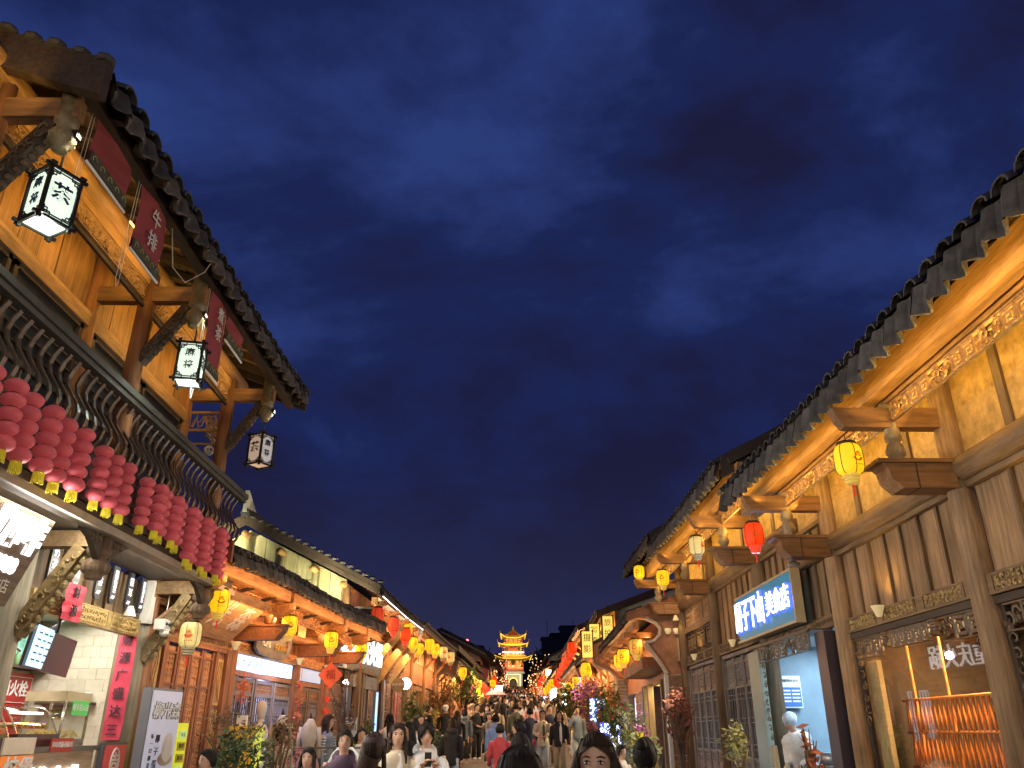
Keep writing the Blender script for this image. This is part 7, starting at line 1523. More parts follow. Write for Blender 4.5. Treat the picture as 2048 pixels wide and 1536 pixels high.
        if style == 'curtain':
            for sd in (-1, 1): hr.tube([sc((sd * .006, -.052, .985)), sc((sd * .03, -.058, .955)), sc((sd * .047, -.036, .91))], [.014 * h, .018 * h, .006 * h], 7)
    hm = {'black': HAIRB, 'brown': HAIRD, 'red': HAIRR}[hair]
    lst = [('body', b, SKIN), ('hair', hr, hm), ('top', c, cloth(top, CL[top])), ('skirt' if skirt else 'trousers', l, cloth(low, CL[low])), ('shoes', s, SHOE if shoes == 'w' else SHOED)]
    if single:
        me = bpy.data.meshes.new('person'); vs = []; fs = []; mi = []
        for i, (nm, k, mm) in enumerate(lst):
            o = len(vs); vs += [tuple(v) for v in k.v]; fs += [tuple(q + o for q in f) for f in k.f]; mi += [i] * len(k.f); me.materials.append(mm)
        me.from_pydata(vs, [], fs); me.polygons.foreach_set('material_index', mi); bm = bmesh.new(); bm.from_mesh(me); bmesh.ops.recalc_face_normals(bm, faces=bm.faces); bm.to_mesh(me); bm.free(); me.shade_smooth(); return me
    bo = None
    for nm, k, mm in lst:
        if not k.v: continue
        me = k.mesh(nm, (0, 0, 0), True); o = link(me, nm, mm, t)
        if nm == 'body': bo = o
    if near:
        EW = mat('eye_white', (.6, .58, .55), .3, 0); EI = mat('dark_iris', (.012, .008, .006), .2, 0); LIP = mat('lips', (.38, .12, .1), .4, .1); 
        for sd in (-1, 1):
            k = M(); k.ball(sc((sd * .0195, -.0495, .935)), .0075 * h, 8, 6, sx=1.25, sz=.62); e = link(k.mesh('eye', smooth=True), 'eye', EW, bo)
            k = M(); k.ball(sc((sd * .0195, -.0535, .935)), .0042 * h, 8, 5, sz=.85); link(k.mesh('iris', smooth=True), 'iris', EI, bo)
            k = M(); k.tube([sc((sd * .009, -.0555, .948)), sc((sd * .02, -.0565, .9515)), sc((sd * .033, -.046, .947))], [.0014 * h, .0019 * h, .0008 * h], 5); link(k.mesh('eyebrow', smooth=True), 'eyebrow', hm, bo)
            k = M(); k.tube([sc((sd * .009, -.0545, .937)), sc((sd * .0195, -.0572, .9402)), sc((sd * .030, -.0495, .9365))], [.0012 * h, .002 * h, .0012 * h], 5); link(k.mesh('eyelid', smooth=True), 'eyelid', hm, bo)
        k = M(); k.tube([sc((-.015, -.0485, .8935)), sc((0, -.0535, .8925)), sc((.015, -.0485, .8935))], [.001 * h, .0042 * h, .001 * h], 6); link(k.mesh('mouth', smooth=True), 'mouth', LIP, bo)
    if open_:   # lighter shirt showing between jacket fronts
        k = M(); k.tube([sc((0, -.03, .47)), sc((0, -.034, .62)), sc((0, -.036, .74)), sc((0, -.026, .82))], [(.042 * h, .056 * h), (.04 * h, .052 * h), (.04 * h, .05 * h), (.028 * h, .034 * h)], 8); link(k.mesh('shirt', smooth=True), 'shirt', cloth(open_, CL[open_]), t)
    if extra: extra(t, sc, h)
    return t
def capx(m_, brim=True):
    def f(t, sc, h):
        k = M(); k.ball(sc((0, .003, .952)), .061 * h, 12, 8, sy=1.16, sz=.95); 
        o = link(k.mesh('cap', smooth=True), 'cap', m_, t)
        if brim: k = M(); k.prism([(.05 * h * math.cos(PI + j * PI / 8), (-.045 + .085 * math.sin(PI + j * PI / 8)) * h, .958 * h) for j in range(9)], (0, 0, .016 * h)); link(k.mesh('brim'), 'brim', m_, o)
    return f
def both(*fs):
    def f(t, sc, h):
        for q in fs: q(t, sc, h)
    return f
def mask(t, sc, h): k = M(); k.ball(sc((0, -.036, .902)), .03 * h, 8, 6, sx=1.1); link(k.mesh('face_mask', smooth=True), 'face_mask', mat('pale_mask', (.5, .6, .75), .7, 0), t)
def clip(t, sc, h):
    k = M()
    for sd in (-1, 1): k.prism([sc((sd * .004, .068, .925)), sc((sd * .03, .066, .945)), sc((sd * .036, .06, .915)), sc((sd * .026, .064, .885)), sc((sd * .012, .067, .9))], (0, .012 * h, 0))
    link(k.mesh('hair_bow'), 'hair_bow', mat('cream_bow', (.6, .5, .33), .5, .1), t)
def bagx(m_, sd=1):
    def f(t, sc, h):
        k = M(); k.ball(sc((sd * .15, .0, .5)), .06 * h, 10, 6, sx=.5, sz=1.0); o = link(k.mesh('shoulder_bag', smooth=True), 'shoulder_bag', m_, t)
        k = M(); k.tube([sc((sd * .14, -.03, .54)), sc((sd * .09, -.07, .68)), sc((-sd * .05, -.04, .82))], .006 * h, 5); link(k.mesh('strap'), 'strap', m_, o)
    return f
def paperx(t, sc, h):
    k = M(); k.add([sc((.13, -.1, .47)), sc((.2, -.12, .5)), sc((.23, -.12, .38)), sc((.16, -.1, .36))], [(0, 1, 2, 3)], True); link(k.mesh('held_sheet'), 'held_sheet', WHT, t)
def stripes(t, sc, h):
    k = M()
    for i in range(5):
        z = .56 + i * .05; k.tube([sc((.096 * math.cos(j * PI / 8), .004 + .071 * math.sin(j * PI / 8), z)) for j in range(17)], .006 * h, 4)
        for sd in (-1, 1):
            A = [Vector(sc(p)) for p in arm_pts(sd, 'reach', h)]; c = A[0].lerp(A[1], .15 + i * .17); k.tube([tuple(c + Vector((.041 * h * math.cos(j * PI / 4), .041 * h * math.sin(j * PI / 4), 0))) for j in range(9)], .005 * h, 4)
    link(k.mesh('stripes'), 'stripes', cloth('white', CL['white']), t)
N = dict(near=True)
person('dark haired head of a person right in front of the camera', .06, 3.1, 1.56, 180, 'black', 'black', 'black', 'bob', near=True)
person('close woman with dark hair looking towards the camera', .42, 3.95, 1.605, -14, 'black', 'black', 'brown', 'bob', near=2)
person('person with hair pinned up seen from behind in dark clothes at lower right', 1.12, 6.9, 1.57, 152, 'navy', 'black', 'black', 'bun', near=True)
person('person with a cream bow clip at the back of the head', .17, 8.3, 1.61, 180, 'pink', 'denim', 'black', 'short', near=True, extra=clip)
person('woman in a red jacket and black beanie walking away', -.05, 17.6, 1.5, 180, 'red', 'grey', 'black', 'short', 'walk', long_=.06, near=True, extra=capx(cloth('black', CL['black']), False))
person('man in a grey tee shirt turned to the left', .26, 14.6, 1.68, -110, 'grey', 'charcoal', 'black', 'short', fem=False, near=True)
person('person in a grey vest over a bright blue hood walking away', -.17, 21.5, 1.56, 180, 'blue', 'denim', 'black', 'short', hood=True, near=True)
person('smiling person in a plum purple hooded sweater', -1.87, 10.4, 1.64, 8, 'plum', 'black', 'black', 'short', hood=True, near=True)
person('person in a dark plum cap and jacket facing right', -1.11, 7.6, 1.61, 150, 'dark plum', 'black', 'brown', 'long', near=True, extra=capx(mat('plum_cap', (.055, .032, .038), .8, .1)))
person('woman with long dark hair in an open cream cardigan', -1.21, 10.1, 1.71, 12, 'cream', 'beige', 'brown', 'long', near=2, open_='white')
def digits(t, sc, h): text('91', .1 * h, INKD, 'printed_numerals', None, (0, 0, 0), (1, 0, 0), (0, 0, 1), .003, bold=.004); o = COL.objects[-1]; o.parent = t; o.location = sc((0.0, -.082, .66))
person('man in a white hooded sweater with printed numerals looking at his phone', -.9, 10.3, 1.72, 14, 'white', 'khaki', 'black', 'curtain', 'phone', fem=False, hood=True, near=2, extra=digits)
ph = thing('phone', 'dark phone held up by the man in the white hooded sweater', 'phone', (-.84, 9.98, 1.27), None, R(14))
k = M(); k.box(-.038, .038, -.006, .006, 0, .15); link(k.mesh('case'), 'case', BLACK, ph); k = M(); k.box(-.034, .034, .0065, .008, .006, .144); link(k.mesh('screen'), 'screen', mat('phone_screen', (.1, .12, .15), .2, 0, emit=(.5, .6, .8), es=.5), ph)
person('smiling girl with long black hair at the lower left', -2.15, 9.8, 1.46, -4, 'grey blue', 'denim', 'black', 'long', near=2)
person('dark haired person bending by the bonsai on the left', -3.1, 9.3, 1.45, -35, 'charcoal', 'black', 'black', 'short', near=True)
person('woman in a striped sweater reaching out to the right', -3.3, 16.5, 1.7, 80, 'grey blue', 'charcoal', 'brown', 'longer', 'reach', skirt=.25, near=True, extra=stripes)
person('woman in a cream blouse leaning over flowers by the mannequin', -3.62, 14.4, 1.58, 60, 'cream', 'beige', 'black', 'bun', 'hold', near=True)
person('woman in a white hooded top with long dark hair seen from behind', -2.6, 20, 1.62, 190, 'white', 'white', 'black', 'longer', near=True)
person('small person with bobbed black hair behind the plum sweater', -2.42, 15, 1.54, 20, 'white', 'black', 'black', 'bob')
person('woman in a black top looking left behind the long haired woman', -1.52, 14, 1.67, -40, 'black', 'black', 'black', 'long', near=True)
person('dark haired person in a white jacket from behind', -1.62, 16, 1.66, 175, 'white', 'black', 'black', 'bob')
person('man with cropped hair half hidden behind the phone man', -1.72, 18, 1.67, 40, 'grey', 'denim', 'black', 'short', fem=False)
person('man in a black tee shirt standing sideways by the stall', -2.22, 26, 1.68, 75, 'black', 'denim', 'black', 'short', 'hold', fem=False)
person('girl in a black hooded top and pale jeans walking away', -1.08, 18.6, 1.58, 180, 'black', 'pale denim', 'brown', 'long', hood=True, near=True, long_=.04)
person('woman in a grey coat over a long black skirt', -1.18, 27, 1.55, 170, 'grey blue', 'black', 'black', 'pony', skirt=.1, long_=.02, hood=True, near=True)
person('woman with a brown ponytail beside the grey coat', -1.32, 25.2, 1.55, 185, 'black', 'black', 'brown', 'longer')
person('man in a white cap and pale face mask', -1.85, 28, 1.66, 10, 'black', 'charcoal', 'black', 'short', fem=False, extra=both(capx(WHT), mask))
person('person in a beige cap facing the camera', -1.05, 30, 1.66, 5, 'khaki', 'charcoal', 'black', 'short', extra=capx(cloth('beige', CL['beige'])))
person('person in a black coat looking at a camera in the left group', -.85, 28.6, 1.67, 30, 'black', 'black', 'black', 'short', 'hold', fem=False)
person('person with a pale mask at the back of the left group', -.55, 30.4, 1.6, 0, 'charcoal', 'black', 'black', 'bob', extra=mask)
person('child in a grey top between the left group and the red jacket', -.42, 27.2, 1.42, 0, 'grey', 'denim', 'black', 'bob')
person('woman in a pale yellow jacket with long brown hair walking away', -.2, 30, 1.62, 180, 'beige', 'black', 'brown', 'longer')
person('broad man in an olive jacket walking away', .42, 27.6, 1.72, 180, 'olive', 'black', 'black', 'short', fem=False, near=True)
person('person in a long navy coat walking away', .78, 24.6, 1.65, 180, 'navy', 'charcoal', 'black', 'short', long_=.2, near=True, fem=False)
person('person in a striped pale blue shirt walking away', 1.2, 32, 1.74, 180, 'pale blue', 'denim', 'black', 'short', fem=False)
person('woman in a cream blazer carrying a red shoulder bag', 1.1, 23.8, 1.6, -6, 'cream', 'pale denim', 'black', 'bun', 'hold', near=True, open_='olive', extra=bagx(mat('red_bag', (.4, .02, .03), .4, .05), -1), long_=.03)
person('man with short hair behind the cream blazer woman', 1.45, 26.5, 1.68, 15, 'navy', 'khaki', 'black', 'short', fem=False)
person('woman in an open black jacket and white tee walking forward', 1.5, 23, 1.6, -4, 'black', 'khaki', 'black', 'long', 'walk', near=True, open_='white', extra=paperx)
person('man in a grey blue vest holding a phone to his ear', 2.2, 25.6, 1.66, 10, 'grey blue', 'pale denim', 'black', 'short', 'ear', fem=False, near=True)
person('woman with waist long black hair walking away on the right', 2.0, 30.5, 1.66, 184, 'beige', 'cream', 'black', 'longer')
person('person with reddish hair and maroon top near the lit panels', 1.75, 17, 1.58, 150, 'maroon', 'maroon', 'red', 'bob', near=True)
person('small child in a cream shirt low on the right', 1.9, 14, 1.33, 40, 'cream', 'khaki', 'black', 'short', near=True, fem=False)
# cook in the kitchen, bent over the pans
ck = person('cook in white coat and hair net bending over pans in the kitchen', 4.82, 13.45, 1.72, -62, 'white', 'denim', 'black', 'bald', 'hold', near=True, zb=.3, fem=False, extra=lambda t, sc, h: [link((lambda k: (k.ball(sc((0, .008, .948)), .062 * h, 12, 8, sy=1.15), k.mesh('hair_net', smooth=True))[1])(M()), 'hair_net', mat('hair_net_blue', (.45, .55, .65), .7, .3, 40), t), link((lambda k: (k.tube([sc((0, .0, .16)), sc((0, .0, .4)), sc((0, 0, .6))], [(.11 * h, .08 * h), (.1 * h, .075 * h), (.085 * h, .068 * h)], 12), k.mesh('apron', smooth=True))[1])(M()), 'apron', cloth('green apron', (.02, .1, .06)), t)])
ck.rotation_euler = (R(22), R(4), R(-62))
# middle crowd: each one its own clothes
tops = ['black', 'white', 'navy', 'grey', 'beige', 'pale blue', 'charcoal', 'white', 'olive', 'cream', 'denim', 'pink', 'grey blue', 'black', 'khaki']; lows = ['denim', 'black', 'khaki', 'pale denim', 'charcoal', 'grey']
styles = [('black', 'short'), ('black', 'long'), ('brown', 'longer'), ('black', 'bob'), ('brown', 'pony'), ('black', 'bun')]
rg = random.Random(11); used = []; ncr = 0
while ncr < 62:
    y = rg.uniform(31, 62); xc = .012 * y + .1; x = xc + rg.uniform(-1, 1) * (2.1 if y < 45 else 1.75)
    if any((x - a) ** 2 + (y - b) ** 2 < .36 for a, b in used): continue
    used.append((x, y)); tp = tops[ncr % 15]; lo = lows[(ncr // 15 + ncr) % 6]; ha, st = styles[(ncr * 5 + ncr // 6) % 6]; back = rg.random() < .7
    person('mid street %s haired person in %s top and %s %s %s' % ({'short': 'short', 'long': 'long', 'longer': 'very long', 'bob': 'bob', 'pony': 'ponytail', 'bun': 'bun'}[st], tp, lo, 'skirt' if ncr % 9 == 4 else 'trousers', 'walking away' if back else 'coming forward'), x, y, rg.uniform(1.55, 1.76), (180 if back else 0) + rg.uniform(-25, 25), tp, lo, ha, st, rg.choice(('walk', 'stand', 'walk', 'hold')), skirt=.18 if ncr % 9 == 4 else None, fem=st != 'short', group='people in the middle crowd')
    ncr += 1
protos = [person('', 0, 0, 1.66, 0, tops[i], lows[i % 6], *styles[i % 6], pose=('walk', 'stand')[i % 2], single=True) for i in range(14)]
nf = 0
while nf < 190:
    f = rg.random(); y = 58 + 118 * f ** .9; x = .012 * y + .1 + rg.uniform(-1, 1) * 1.8
    if any((x - a) ** 2 + (y - b) ** 2 < .3 for a, b in used): continue
    used.append((x, y)); o = bpy.data.objects.new('pedestrian', protos[nf % 14]); COL.objects.link(o); o.location = (x, y, gz(y)); o.rotation_euler = (0, 0, R((180 if rg.random() < .65 else 0) + rg.uniform(-30, 30))); s_ = rg.uniform(.93, 1.06); o.scale = (s_,) * 3
    setp(o, 'small figure in the dense far crowd climbing towards the tower', 'person', 'people in the far crowd'); nf += 1
um = thing('umbrella', 'pale pink open umbrella held in the far crowd', 'umbrella', (-.4, 50, gz(50) + 1.5)); k = M(); k.lathe((-.4, 50, gz(50) + 1.75), [(.62, 0), (.5, .13), (.3, .24), (.02, .3)], 8); k.obj('canopy', mat('pale_pink_cloth', (.5, .3, .3), .7, .1), um); k = M(); k.tube([(-.4, 50, gz(50) + 1.0), (-.4, 50, gz(50) + 2.03)], .012, 5); k.obj('shaft', METAL, um)
# ---------------------------------------------------------------- street side things: mannequins, plants, stalls, lit panels
FLESH = mat('white_mannequin', (.6, .57, .52), .5, .03)
def mannequin(label, x, y, zb, rz, headed=True, dress=None, skirt=None, sleeve=None, h=1.7):
    t = thing('mannequin', label, 'mannequin', (x, y, zb), None, R(rz)); k = M()
    k.tube([(0, 0, .82), (0, 0, .95), (0, 0, 1.08), (0, 0, 1.22), (0, 0, 1.36), (0, 0, 1.44), (0, 0, 1.5), (0, 0, 1.56)], [(.15, .11), (.16, .12), (.115, .09), (.14, .115), (.165, .1), (.12, .07), (.05, .05), (.045, .045)], 16)
    if headed: k.lathe((0, 0, 1.54), [(.045, 0), (.06, .05), (.075, .12), (.08, .18), (.06, .24), (.02, .27)], 14, sy=1.15)
    o = link(k.mesh('torso', smooth=True), 'torso', FLESH, t)
    k = M(); k.tube([(0, 0, .0), (0, 0, .85)], .018, 6); k.lathe((0, 0, 0), [(.2, 0), (.2, .02), (.03, .05)], 14); link(k.mesh('stand'), 'stand', BLACK if not headed else METAL, t)
    if not headed: k = M(); k.lathe((0, 0, 1.56), [(.02, 0), (.03, .03), (.01, .1)], 8); link(k.mesh('neck_knob'), 'neck_knob', BLACK, t)
    if dress:
        k = M(); k.tube([(0, 0, 1.02), (0, 0, 1.1), (0, 0, 1.22), (0, 0, 1.38), (0, 0, 1.47), (0, 0, 1.55)], [(.135, .11), (.125, .1), (.155, .13), (.18, .115), (.12, .08), (.055, .055)], 16)
        for sd in (-1, 1): k.tube([(sd * .15, 0, 1.42), (sd * .185, 0, 1.2), (sd * .18, -.03, .9)], [.05, .042, .05], 10)
        link(k.mesh('blouse', smooth=True), 'blouse', dress, t)
    if skirt:
        k = M(); n = 40; vs = []
        for (z, r) in ((1.06, .13), (.8, .2), (.5, .26), (.12, .33)):
            for j in range(n): q = r * (1 + (.05 if j % 2 else -.04)); vs.append((q * math.cos(j * 2 * PI / n), q * .8 * math.sin(j * 2 * PI / n), z))
        k.add(vs, [(i * n + j, i * n + (j + 1) % n, (i + 1) * n + (j + 1) % n, (i + 1) * n + j) for i in range(3) for j in range(n)], True); link(k.mesh('skirt', smooth=True), 'skirt', skirt, t)
    return t
mannequin('bare white mannequin torso with a faceless head before the first lattice window', -3.78, 13.6, .28, 15)
mannequin('headless mannequin in an ivory blouse and pleated pink skirt', -3.55, 16.1, .3, 10, False, cloth('ivory', (.42, .38, .3)), cloth('rose skirt', (.5, .27, .25)))
mannequin('headless mannequin in a pale embroidered robe behind the pink skirt', -3.9, 15.4, .35, 30, False, cloth('pale robe', (.3, .27, .18)), cloth('pale robe', (.3, .27, .18)))
mannequin('mannequin in a pale blue and sea green flowing dress by the stone piers', 3.15, 22.8, .55, -20, False, cloth('sea dress', (.3, .42, .42)), cloth('blue green dress', (.16, .32, .36)))
mannequin('mannequin in a dark flowered dress inside the bright shop door', 4.45, 22.9, .55, -30, False, mat('dark_flower_cloth', (.03, .03, .05), .7, .9, 9, col2=(.3, .2, .1)), cloth('black', CL['black']))
ye = thing('yellow_board', 'amber yellow sign box with small labels in front of the first lattice window', 'sign', (-3.75, 12.85, 0))
k = M(); k.box(-4.0, -3.62, 12.8, 12.95, .05, 1.72); k.obj('box', mat('amber_board', (.55, .33, .02), .5, .08, 3, emit=(1, .6, .02), es=.08), ye)
k = M(); k.box(-3.62, -3.52, 12.78, 12.97, .05, 1.70); k.obj('lit_edge', mat('lime_edge', (.6, .65, .1), .5, .6, 9, emit=(.8, .9, .1), es=.3), ye)
for i in range(7): k = M(); k.box(-3.51, -3.44, 12.8, 12.82, 1.55 - i * .1, 1.61 - i * .1); k.obj('label_tag', INKD if i % 2 else WHT, ye)
bp_ = thing('shopping_bag', 'small white paper bag on top of the amber sign box', 'bag', (-3.85, 12.87, 1.72)); k = M(); k.box(-3.92, -3.78, 12.83, 12.92, 1.72, 1.86); k.obj('paper', WHT, bp_); k = M(); k.tube([(-3.89, 12.87, 1.86), (-3.86, 12.87, 1.96), (-3.82, 12.87, 1.96), (-3.81, 12.87, 1.86)], .008, 4); k.obj('handle', BLACK, bp_)
plant('bonsai', 'spreading brown leaved bonsai in front of the carved doors', 'plant', -3.4, 11.0, 1.64, .8, GRO, n=420, s=.026, crown=.36, seed=5, stems=2, pot=.9)
plant('bonsai', 'second brown bonsai tree before the white mannequin', 'plant', -2.98, 11.7, 1.6, .55, GRO, n=260, s=.026, crown=.36, seed=6, stems=2, pot=.8)
plant('shrub', 'dense dark green shrub at the foot of the bonsai', 'plant', -3.1, 10.5, 1.36, .75, GRD, n=900, s=.03, crown=.55, seed=7, pot=1)
st = thing('stroller', 'mint green pushchair hood with white piping', 'stroller', (-2.05, 11.6, 0))
k = M(); n = 9; vs = []
for a in range(2):
    for j in range(n): an = PI * j / (n - 1); vs.append((-2.05 + (.24 if a else .0) * .2 + .23 * math.cos(an), 11.5 + a * .4, 1.1 + .36 * math.sin(an) * (1 if not a else .8)))
k.add(vs, [(j, j + 1, n + j + 1, n + j) for j in range(n - 1)]); k.obj('hood', cloth('teal', CL['teal']), st, True)
k = M(); k.tube([vs[j] for j in range(n)], .02, 6); k.obj('piping', WHT, st); k = M(); k.box(-2.27, -1.83, 11.5, 12.0, .55, 1.1); k.obj('seat', cloth('charcoal', CL['charcoal']), st)
for x in (-2.25, -1.85):
    for y in (11.5, 12.0): k = M(); k.tube([(x, y, .6), (x, y - .05, .18)], .014, 5); k.obj('leg', METAL, st); k = M(); k.lathe((x, y - .05, .0), [(.01, 0), (.09, .02), (.09, .16), (.01, .18)], 10, sx=.3); k.obj('wheel', BLACK, st)
bq = plant('bouquet', 'wrapped bunch of pink and white flowers beside the cream blouse woman', 'flowers', -3.3, 14.3, 1.0, .36, GRN, n=40, s=.03, crown=.35, flowers=(mat('blush_blossom', (.55, .28, .32), .7, .5, 20), 170), seed=12, zb=.4)
# right side greenery and lit panels
plant('ti_plant', 'red brown leaved ti plant in a tall clay pot by the grey doors', 'plant', 3.3, 16.2, 1.62, .6, RLEAF, n=420, s=.05, crown=.6, seed=21, pot=1.6, stems=4)
plant('grass_plant', 'grey green feathery bush at the lower right by the kitchen', 'plant', 2.98, 11.2, 1.32, .34, GRY, n=420, s=.03, crown=.45, seed=22, pot=1.2)
plant('red_shoot', 'young red leaved shoots in front of the kitchen counter', 'plant', 3.6, 10.3, 1.42, .28, RLEAF, n=50, s=.06, crown=.55, seed=23, pot=1.2, stems=3)
plant('leaf_bush', 'pale yellow green bush behind the pinned hair person', 'plant', 2.3, 14.8, 1.28, .9, GRY, n=420, s=.045, crown=.6, seed=24, pot=1)
plant('orchid', 'arching purple orchid spray before the bright shop door', 'flowers', 2.75, 18, 1.6, .7, GRN, n=60, s=.05, crown=.5, flowers=(PINK, 70), seed=25, pot=1)
plant('bougainvillea', 'big purple bougainvillea beside the rose rendered houses', 'flowers', 3.1, 32, 2.6, 1.4, GRD, n=300, s=.07, crown=.65, flowers=(PURP, 620), seed=26, stems=2)
plant('green_bush', 'tall bright green bush on the right before the crowd', 'plant', 2.95, 38, 2.4, 1.5, GRN, n=760, s=.08, crown=.72, seed=27, stems=2)
plant('red_flower_bush', 'bush with red blossom above the nearer lit panel', 'flowers', 3.25, 26.3, 2.3, 1.15, GRN, n=320, s=.07, crown=.7, flowers=(REDB, 260), seed=28, stems=2)
plant('potted_shrub', 'dark shrub between the two lit flower panels', 'plant', 2.95, 24.6, 1.5, .8, GRD, n=300, s=.06, crown=.7, seed=29, pot=1)
plant('potted_shrub', 'thin leafy plant at the foot of the sea green dress', 'plant', 2.8, 21.4, 1.3, .6, GRN, n=260, s=.06, crown=.7, seed=30, pot=1)
for i, (x, y, z, w, h, lb) in enumerate(((2.75, 22.2, 1.05, .52, .82, 'nearer white blue lit panel of flower shapes on the right'), (3.1, 28.2, 1.72, .5, .95, 'farther pale cyan lit panel of flower shapes on the right'))):
    o = thing('light_display', lb, 'light panel', (x, y, gz(y))); b0 = z
    m_ = mat('flower_led_%d' % i, (.6, .7, .9), .4, .0, emit=((.65, .75, 1) if i == 0 else (.6, .92, 1)), es=3.0); rgp = random.Random(i)
    k = M(); k.box(x - w / 2, x + w / 2, y, y + .06, b0, b0 + h); k.obj('back_board', mat('led_back', (.03, .05, .3), .3, 0, emit=(.08, .12, .7), es=.6), o)
    k = M()
    for q in range(150):
        cx, cz = x + rgp.uniform(-.48, .48) * w, b0 + rgp.uniform(.03, .97) * h; r = rgp.uniform(.012, .03); k.prism([(cx + r * math.cos(j * PI / 3), y - .004, cz + r * math.sin(j * PI / 3)) for j in range(6)], (0, -.004 - q * .00003, 0))
    k.obj('led_flowers', m_, o, kind='stuff'); k = M(); k.box(x - .2, x - .16, y, y + .06, gz(y), b0); k.box(x + .16, x + .2, y, y + .06, gz(y), b0); k.obj('stand', METAL, o)
    area('panel_glow', (x, y - .1, b0 + h / 2), (x, y - 3, b0 + .3), w, h, 10, (.7, .82, 1))
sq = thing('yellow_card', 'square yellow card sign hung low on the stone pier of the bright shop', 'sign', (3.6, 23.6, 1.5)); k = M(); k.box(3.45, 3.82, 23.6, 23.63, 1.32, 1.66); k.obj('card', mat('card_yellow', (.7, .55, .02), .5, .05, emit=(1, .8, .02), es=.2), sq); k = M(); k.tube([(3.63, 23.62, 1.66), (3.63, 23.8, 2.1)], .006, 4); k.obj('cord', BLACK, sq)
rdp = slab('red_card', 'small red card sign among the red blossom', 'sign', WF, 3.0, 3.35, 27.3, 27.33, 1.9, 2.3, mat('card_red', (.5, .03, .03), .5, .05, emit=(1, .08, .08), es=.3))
ch = thing('wooden_post', 'pale weathered wooden board standing before the kitchen door panel', 'board', (3.95, 12.6, 0)); k = M(); k.bar((3.95, 12.6, 0), (3.95, 12.75, 1.45), .06, .14); k.obj('board', wood('pale_wood', (.4, .3, .17), 2), ch); k = M(); k.bar((3.88, 12.6, .9), (4.1, 12.7, 1.2), .03, .05); k.obj('strut', MT['pale_wood'], ch)
rk = thing('rattan_stand', 'woven cane stall lit from inside behind the man on the phone', 'stall', (2.5, 28.5, gz(28.5)))
CANE = mat('woven_cane', (.45, .32, .14), .6, .3, 10)
for i in range(9): k = M(); k.tube([(2.2 + i * .08, 28.5, gz(28.5)), (2.2 + i * .08, 28.5, 1.75)], .014, 4); k.obj('cane', CANE, rk)
for i in range(6): k = M(); k.tube([(2.18, 28.49, 1.0 + i * .15), (2.88, 28.49, 1.0 + i * .15)], .014, 4); k.obj('cross_cane', CANE, rk)
k = M(); k.box(2.25, 2.85, 28.56, 28.6, .95, 1.7); k.obj('glow_panel', mat('cane_glow', (.5, .35, .15), .6, .3, 6, emit=(1, .7, .3), es=.6), rk)
# left side greenery and stall
plant('leafy_tree', 'bright green leafy tree halfway down the left side', 'tree', -1.85, 40, 3.3, 1.7, GRN, n=800, s=.09, crown=.62, seed=41, stems=2)
plant('hanging_vine', 'dark tangled vine on the wall of the swooping roofed left house', 'plant', -2.55, 36.2, 2.9, 1.3, GRO, n=420, s=.08, crown=.75, seed=42, stems=2)
plant('potted_shrub', 'green plant by the stone piers past the hot pot shop', 'plant', -2.55, 25.2, 1.75, .8, GRN, n=360, s=.06, crown=.7, seed=43, pot=1.2)
plant('potted_shrub', 'long row of low pale grass plants along the left wall', 'plant', -2.2, 31, 1.6, 1.6, GRY, n=420, s=.08, crown=.7, seed=44)
plant('potted_shrub', 'dark green bush behind the girl in the black hooded top', 'plant', -1.72, 21.5, 1.35, .6, GRD, n=420, s=.05, crown=.8, seed=45)
plant('potted_shrub', 'green potted bush in front of the hot pot entry', 'plant', -2.85, 17.6, 1.35, .6, GRN, n=360, s=.05, crown=.7, seed=46, pot=1)
plant('bare_tree', 'thin bare branched tree before the stone pier', 'tree', -3.05, 16.9, 2.5, .6, GRO, n=110, s=.05, crown=.5, seed=47, stems=2)
plant('pink_flower_tree', 'pink blossom tree beside the tall yellow banner', 'flowers', -1.55, 45, 2.4, .8, GRN, n=80, s=.08, crown=.7, flowers=(mat('rose_blossom', (.5, .2, .28), .6, .3, 9), 320), seed=48)
yp = thing('folding_sign', 'yellow folding sign by the hot pot entry', 'sign', (-2.95, 18.4, gz(18.4))); k = M(); k.box(-3.2, -2.8, 18.4, 18.45, .9, 1.55); k.obj('panel', mat('sign_yellow', (.6, .52, .03), .5, .1, emit=(1, .85, .05), es=.15), yp); k = M(); k.box(-3.15, -3.1, 18.41, 18.44, gz(18.4), .9); k.box(-2.9, -2.85, 18.41, 18.44, gz(18.4), .9); k.obj('legs', METAL, yp)
rl_ = thing('crowd_barrier', 'thin metal barrier rail behind the plum sweater person', 'barrier', (-2.3, 13, 0))
for (p, q) in (((-3.1, 13, 1.42), (-1.75, 13, 1.42)), ((-3.1, 13, .5), (-1.75, 13, .5))): k = M(); k.tube([p, q], .016, 6); k.obj('rail', METAL, rl_)
for i in range(7): k = M(); k.tube([(-3.1 + i * .225, 13, 0 if i in (0, 6) else .5), (-3.1 + i * .225, 13, 1.42)], .009 if i not in (0, 6) else .016, 5); k.obj('bar', METAL, rl_)
bx_ = thing('letter_stand', 'white stand with dark lettering beside the grey pole', 'sign', (-2.95, 17.2, gz(17.2))); k = M(); k.box(-3.12, -2.88, 17.2, 17.24, 1.55, 1.9); k.obj('board', WHT, bx_); k = M(); k.tube([(-3.0, 17.24, gz(17.2)), (-3.0, 17.24, 1.6)], .02, 6); k.obj('post', METAL, bx_); text('特价', .13, INKD, 'characters', bx_, (-3.0, 17.19, 1.72), (1, 0, 0), (0, 0, 1), .003)
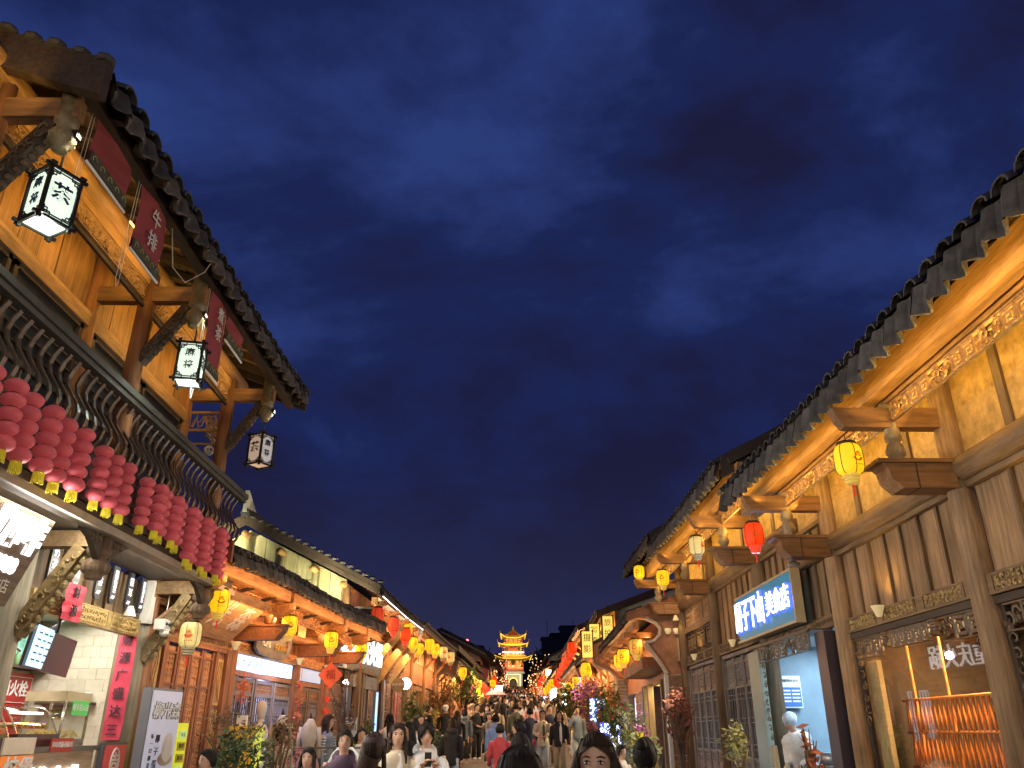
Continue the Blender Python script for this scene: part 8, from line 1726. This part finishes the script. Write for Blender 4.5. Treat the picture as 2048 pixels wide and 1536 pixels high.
gp_ = thing('street_pole', 'grey street pole before the stone pier on the left', 'pole', (-3.12, 17.0, 0)); k = M(); k.tube([(-3.12, 17, .1), (-3.12, 17, 2.5)], .045, 8); k.obj('shaft', METAL, gp_); k = M(); k.lathe((-3.12, 17, 2.5), [(.05, 0), (.07, .05), (.02, .1)], 8); k.obj('top_lamp', glow('pole_lamp', (1, .95, .9), 3), gp_)
st_ = thing('book_crate', 'row of leaning cream folders on the stall behind the crowd', 'stall', (-2.75, 18.6, gz(18.6)))
k = M(); k.box(-3.0, -2.3, 18.5, 18.8, gz(18.5), 1.2); k.obj('table', BRN, st_)
for i in range(6): k = M(); k.bar((-2.95 + i * .11, 18.6, 1.2), (-2.99 + i * .11, 18.6, 1.52), .03, .2); k.obj('folder', mat('folder_cream', (.5, .4, .26), .7, .15), st_)
# light spilling from the shop fronts, and fill spots added behind the camera
def spill(p, q, e, c, n=3, ang=150):
    p, q = Vector(p), Vector(q)
    for i in range(n):
        o = p + (q - p) * ((i + .5) / n); sx = -1 if o.x > .5 else 1
        spot('shop_spill', o, (o.x + sx * 6, o.y, o.z - 1.2), e / n, c, ang, .8, .03)
WRM = (1, .72, .42)
spill((-3.5, 6, 3.15), (-3.5, 11, 3.15), 560, (1, .92, .78)); spill((-3.0, 13, 3.0), (-2.6, 19, 3.1), 420, WRM)
spill((3.8, 7, 2.6), (3.8, 11, 2.6), 400, (1, .82, .6)); spill((3.5, 13, 2.8), (3.5, 19, 2.9), 420, (1, .82, .62))
spill((2.9, 23, 3.3), (3.1, 33, 3.6), 700, WRM); spill((-2.3, 25, 3.4), (-1.9, 35, 3.8), 700, WRM); spill((2.9, 36, 4), (3.2, 46, 4.4), 700, WRM); spill((-1.7, 38, 4), (-1.3, 48, 4.2), 700, WRM)
for x, y, z, e in ((-3.5, -2.5, 4.2, 330), (3.6, -3.5, 4.4, 330), (0.5, -6, 5.0, 260)): spot('fill_spot_behind', (x, y, z), (x * .1, 9, 1.6), e, (1, .85, .66), 110, .9, .25)  # unseen warm fill added behind the camera for faces and tile edges
area('street_spill', (-.6, 50, 5.0), (1.5, 50, 2), 10, 2, 300, (1, .78, .55))
area('street_spill', (1.0, 75, 7.2), (1.0, 76, 3), 14, 2.5, 900, (1, .8, .62))
area('street_spill', (1.2, 110, 10.0), (1.2, 111, 5), 26, 3, 1500, (1, .85, .7))
area('street_spill', (1.8, 150, 12.5), (1.8, 151, 7), 30, 3, 1500, (1, .85, .7))
FINE = ('carving', 'fretwork', 'frieze', 'relief', 'petals', 'lattice', 'stripes', 'scroll', 'bead', 'pierced', 'ink_drawing', 'incised', 'lotus', 'carved_door_edge', 'snack', 'bird_mark', 'corner_post')
for o in S.objects:   # carving too fine to pick apart stays joined
    if o.type == 'MESH' and o.parent is not None and any(w in o.name for w in FINE) and 'kind' not in o: o['kind'] = 'stuff'
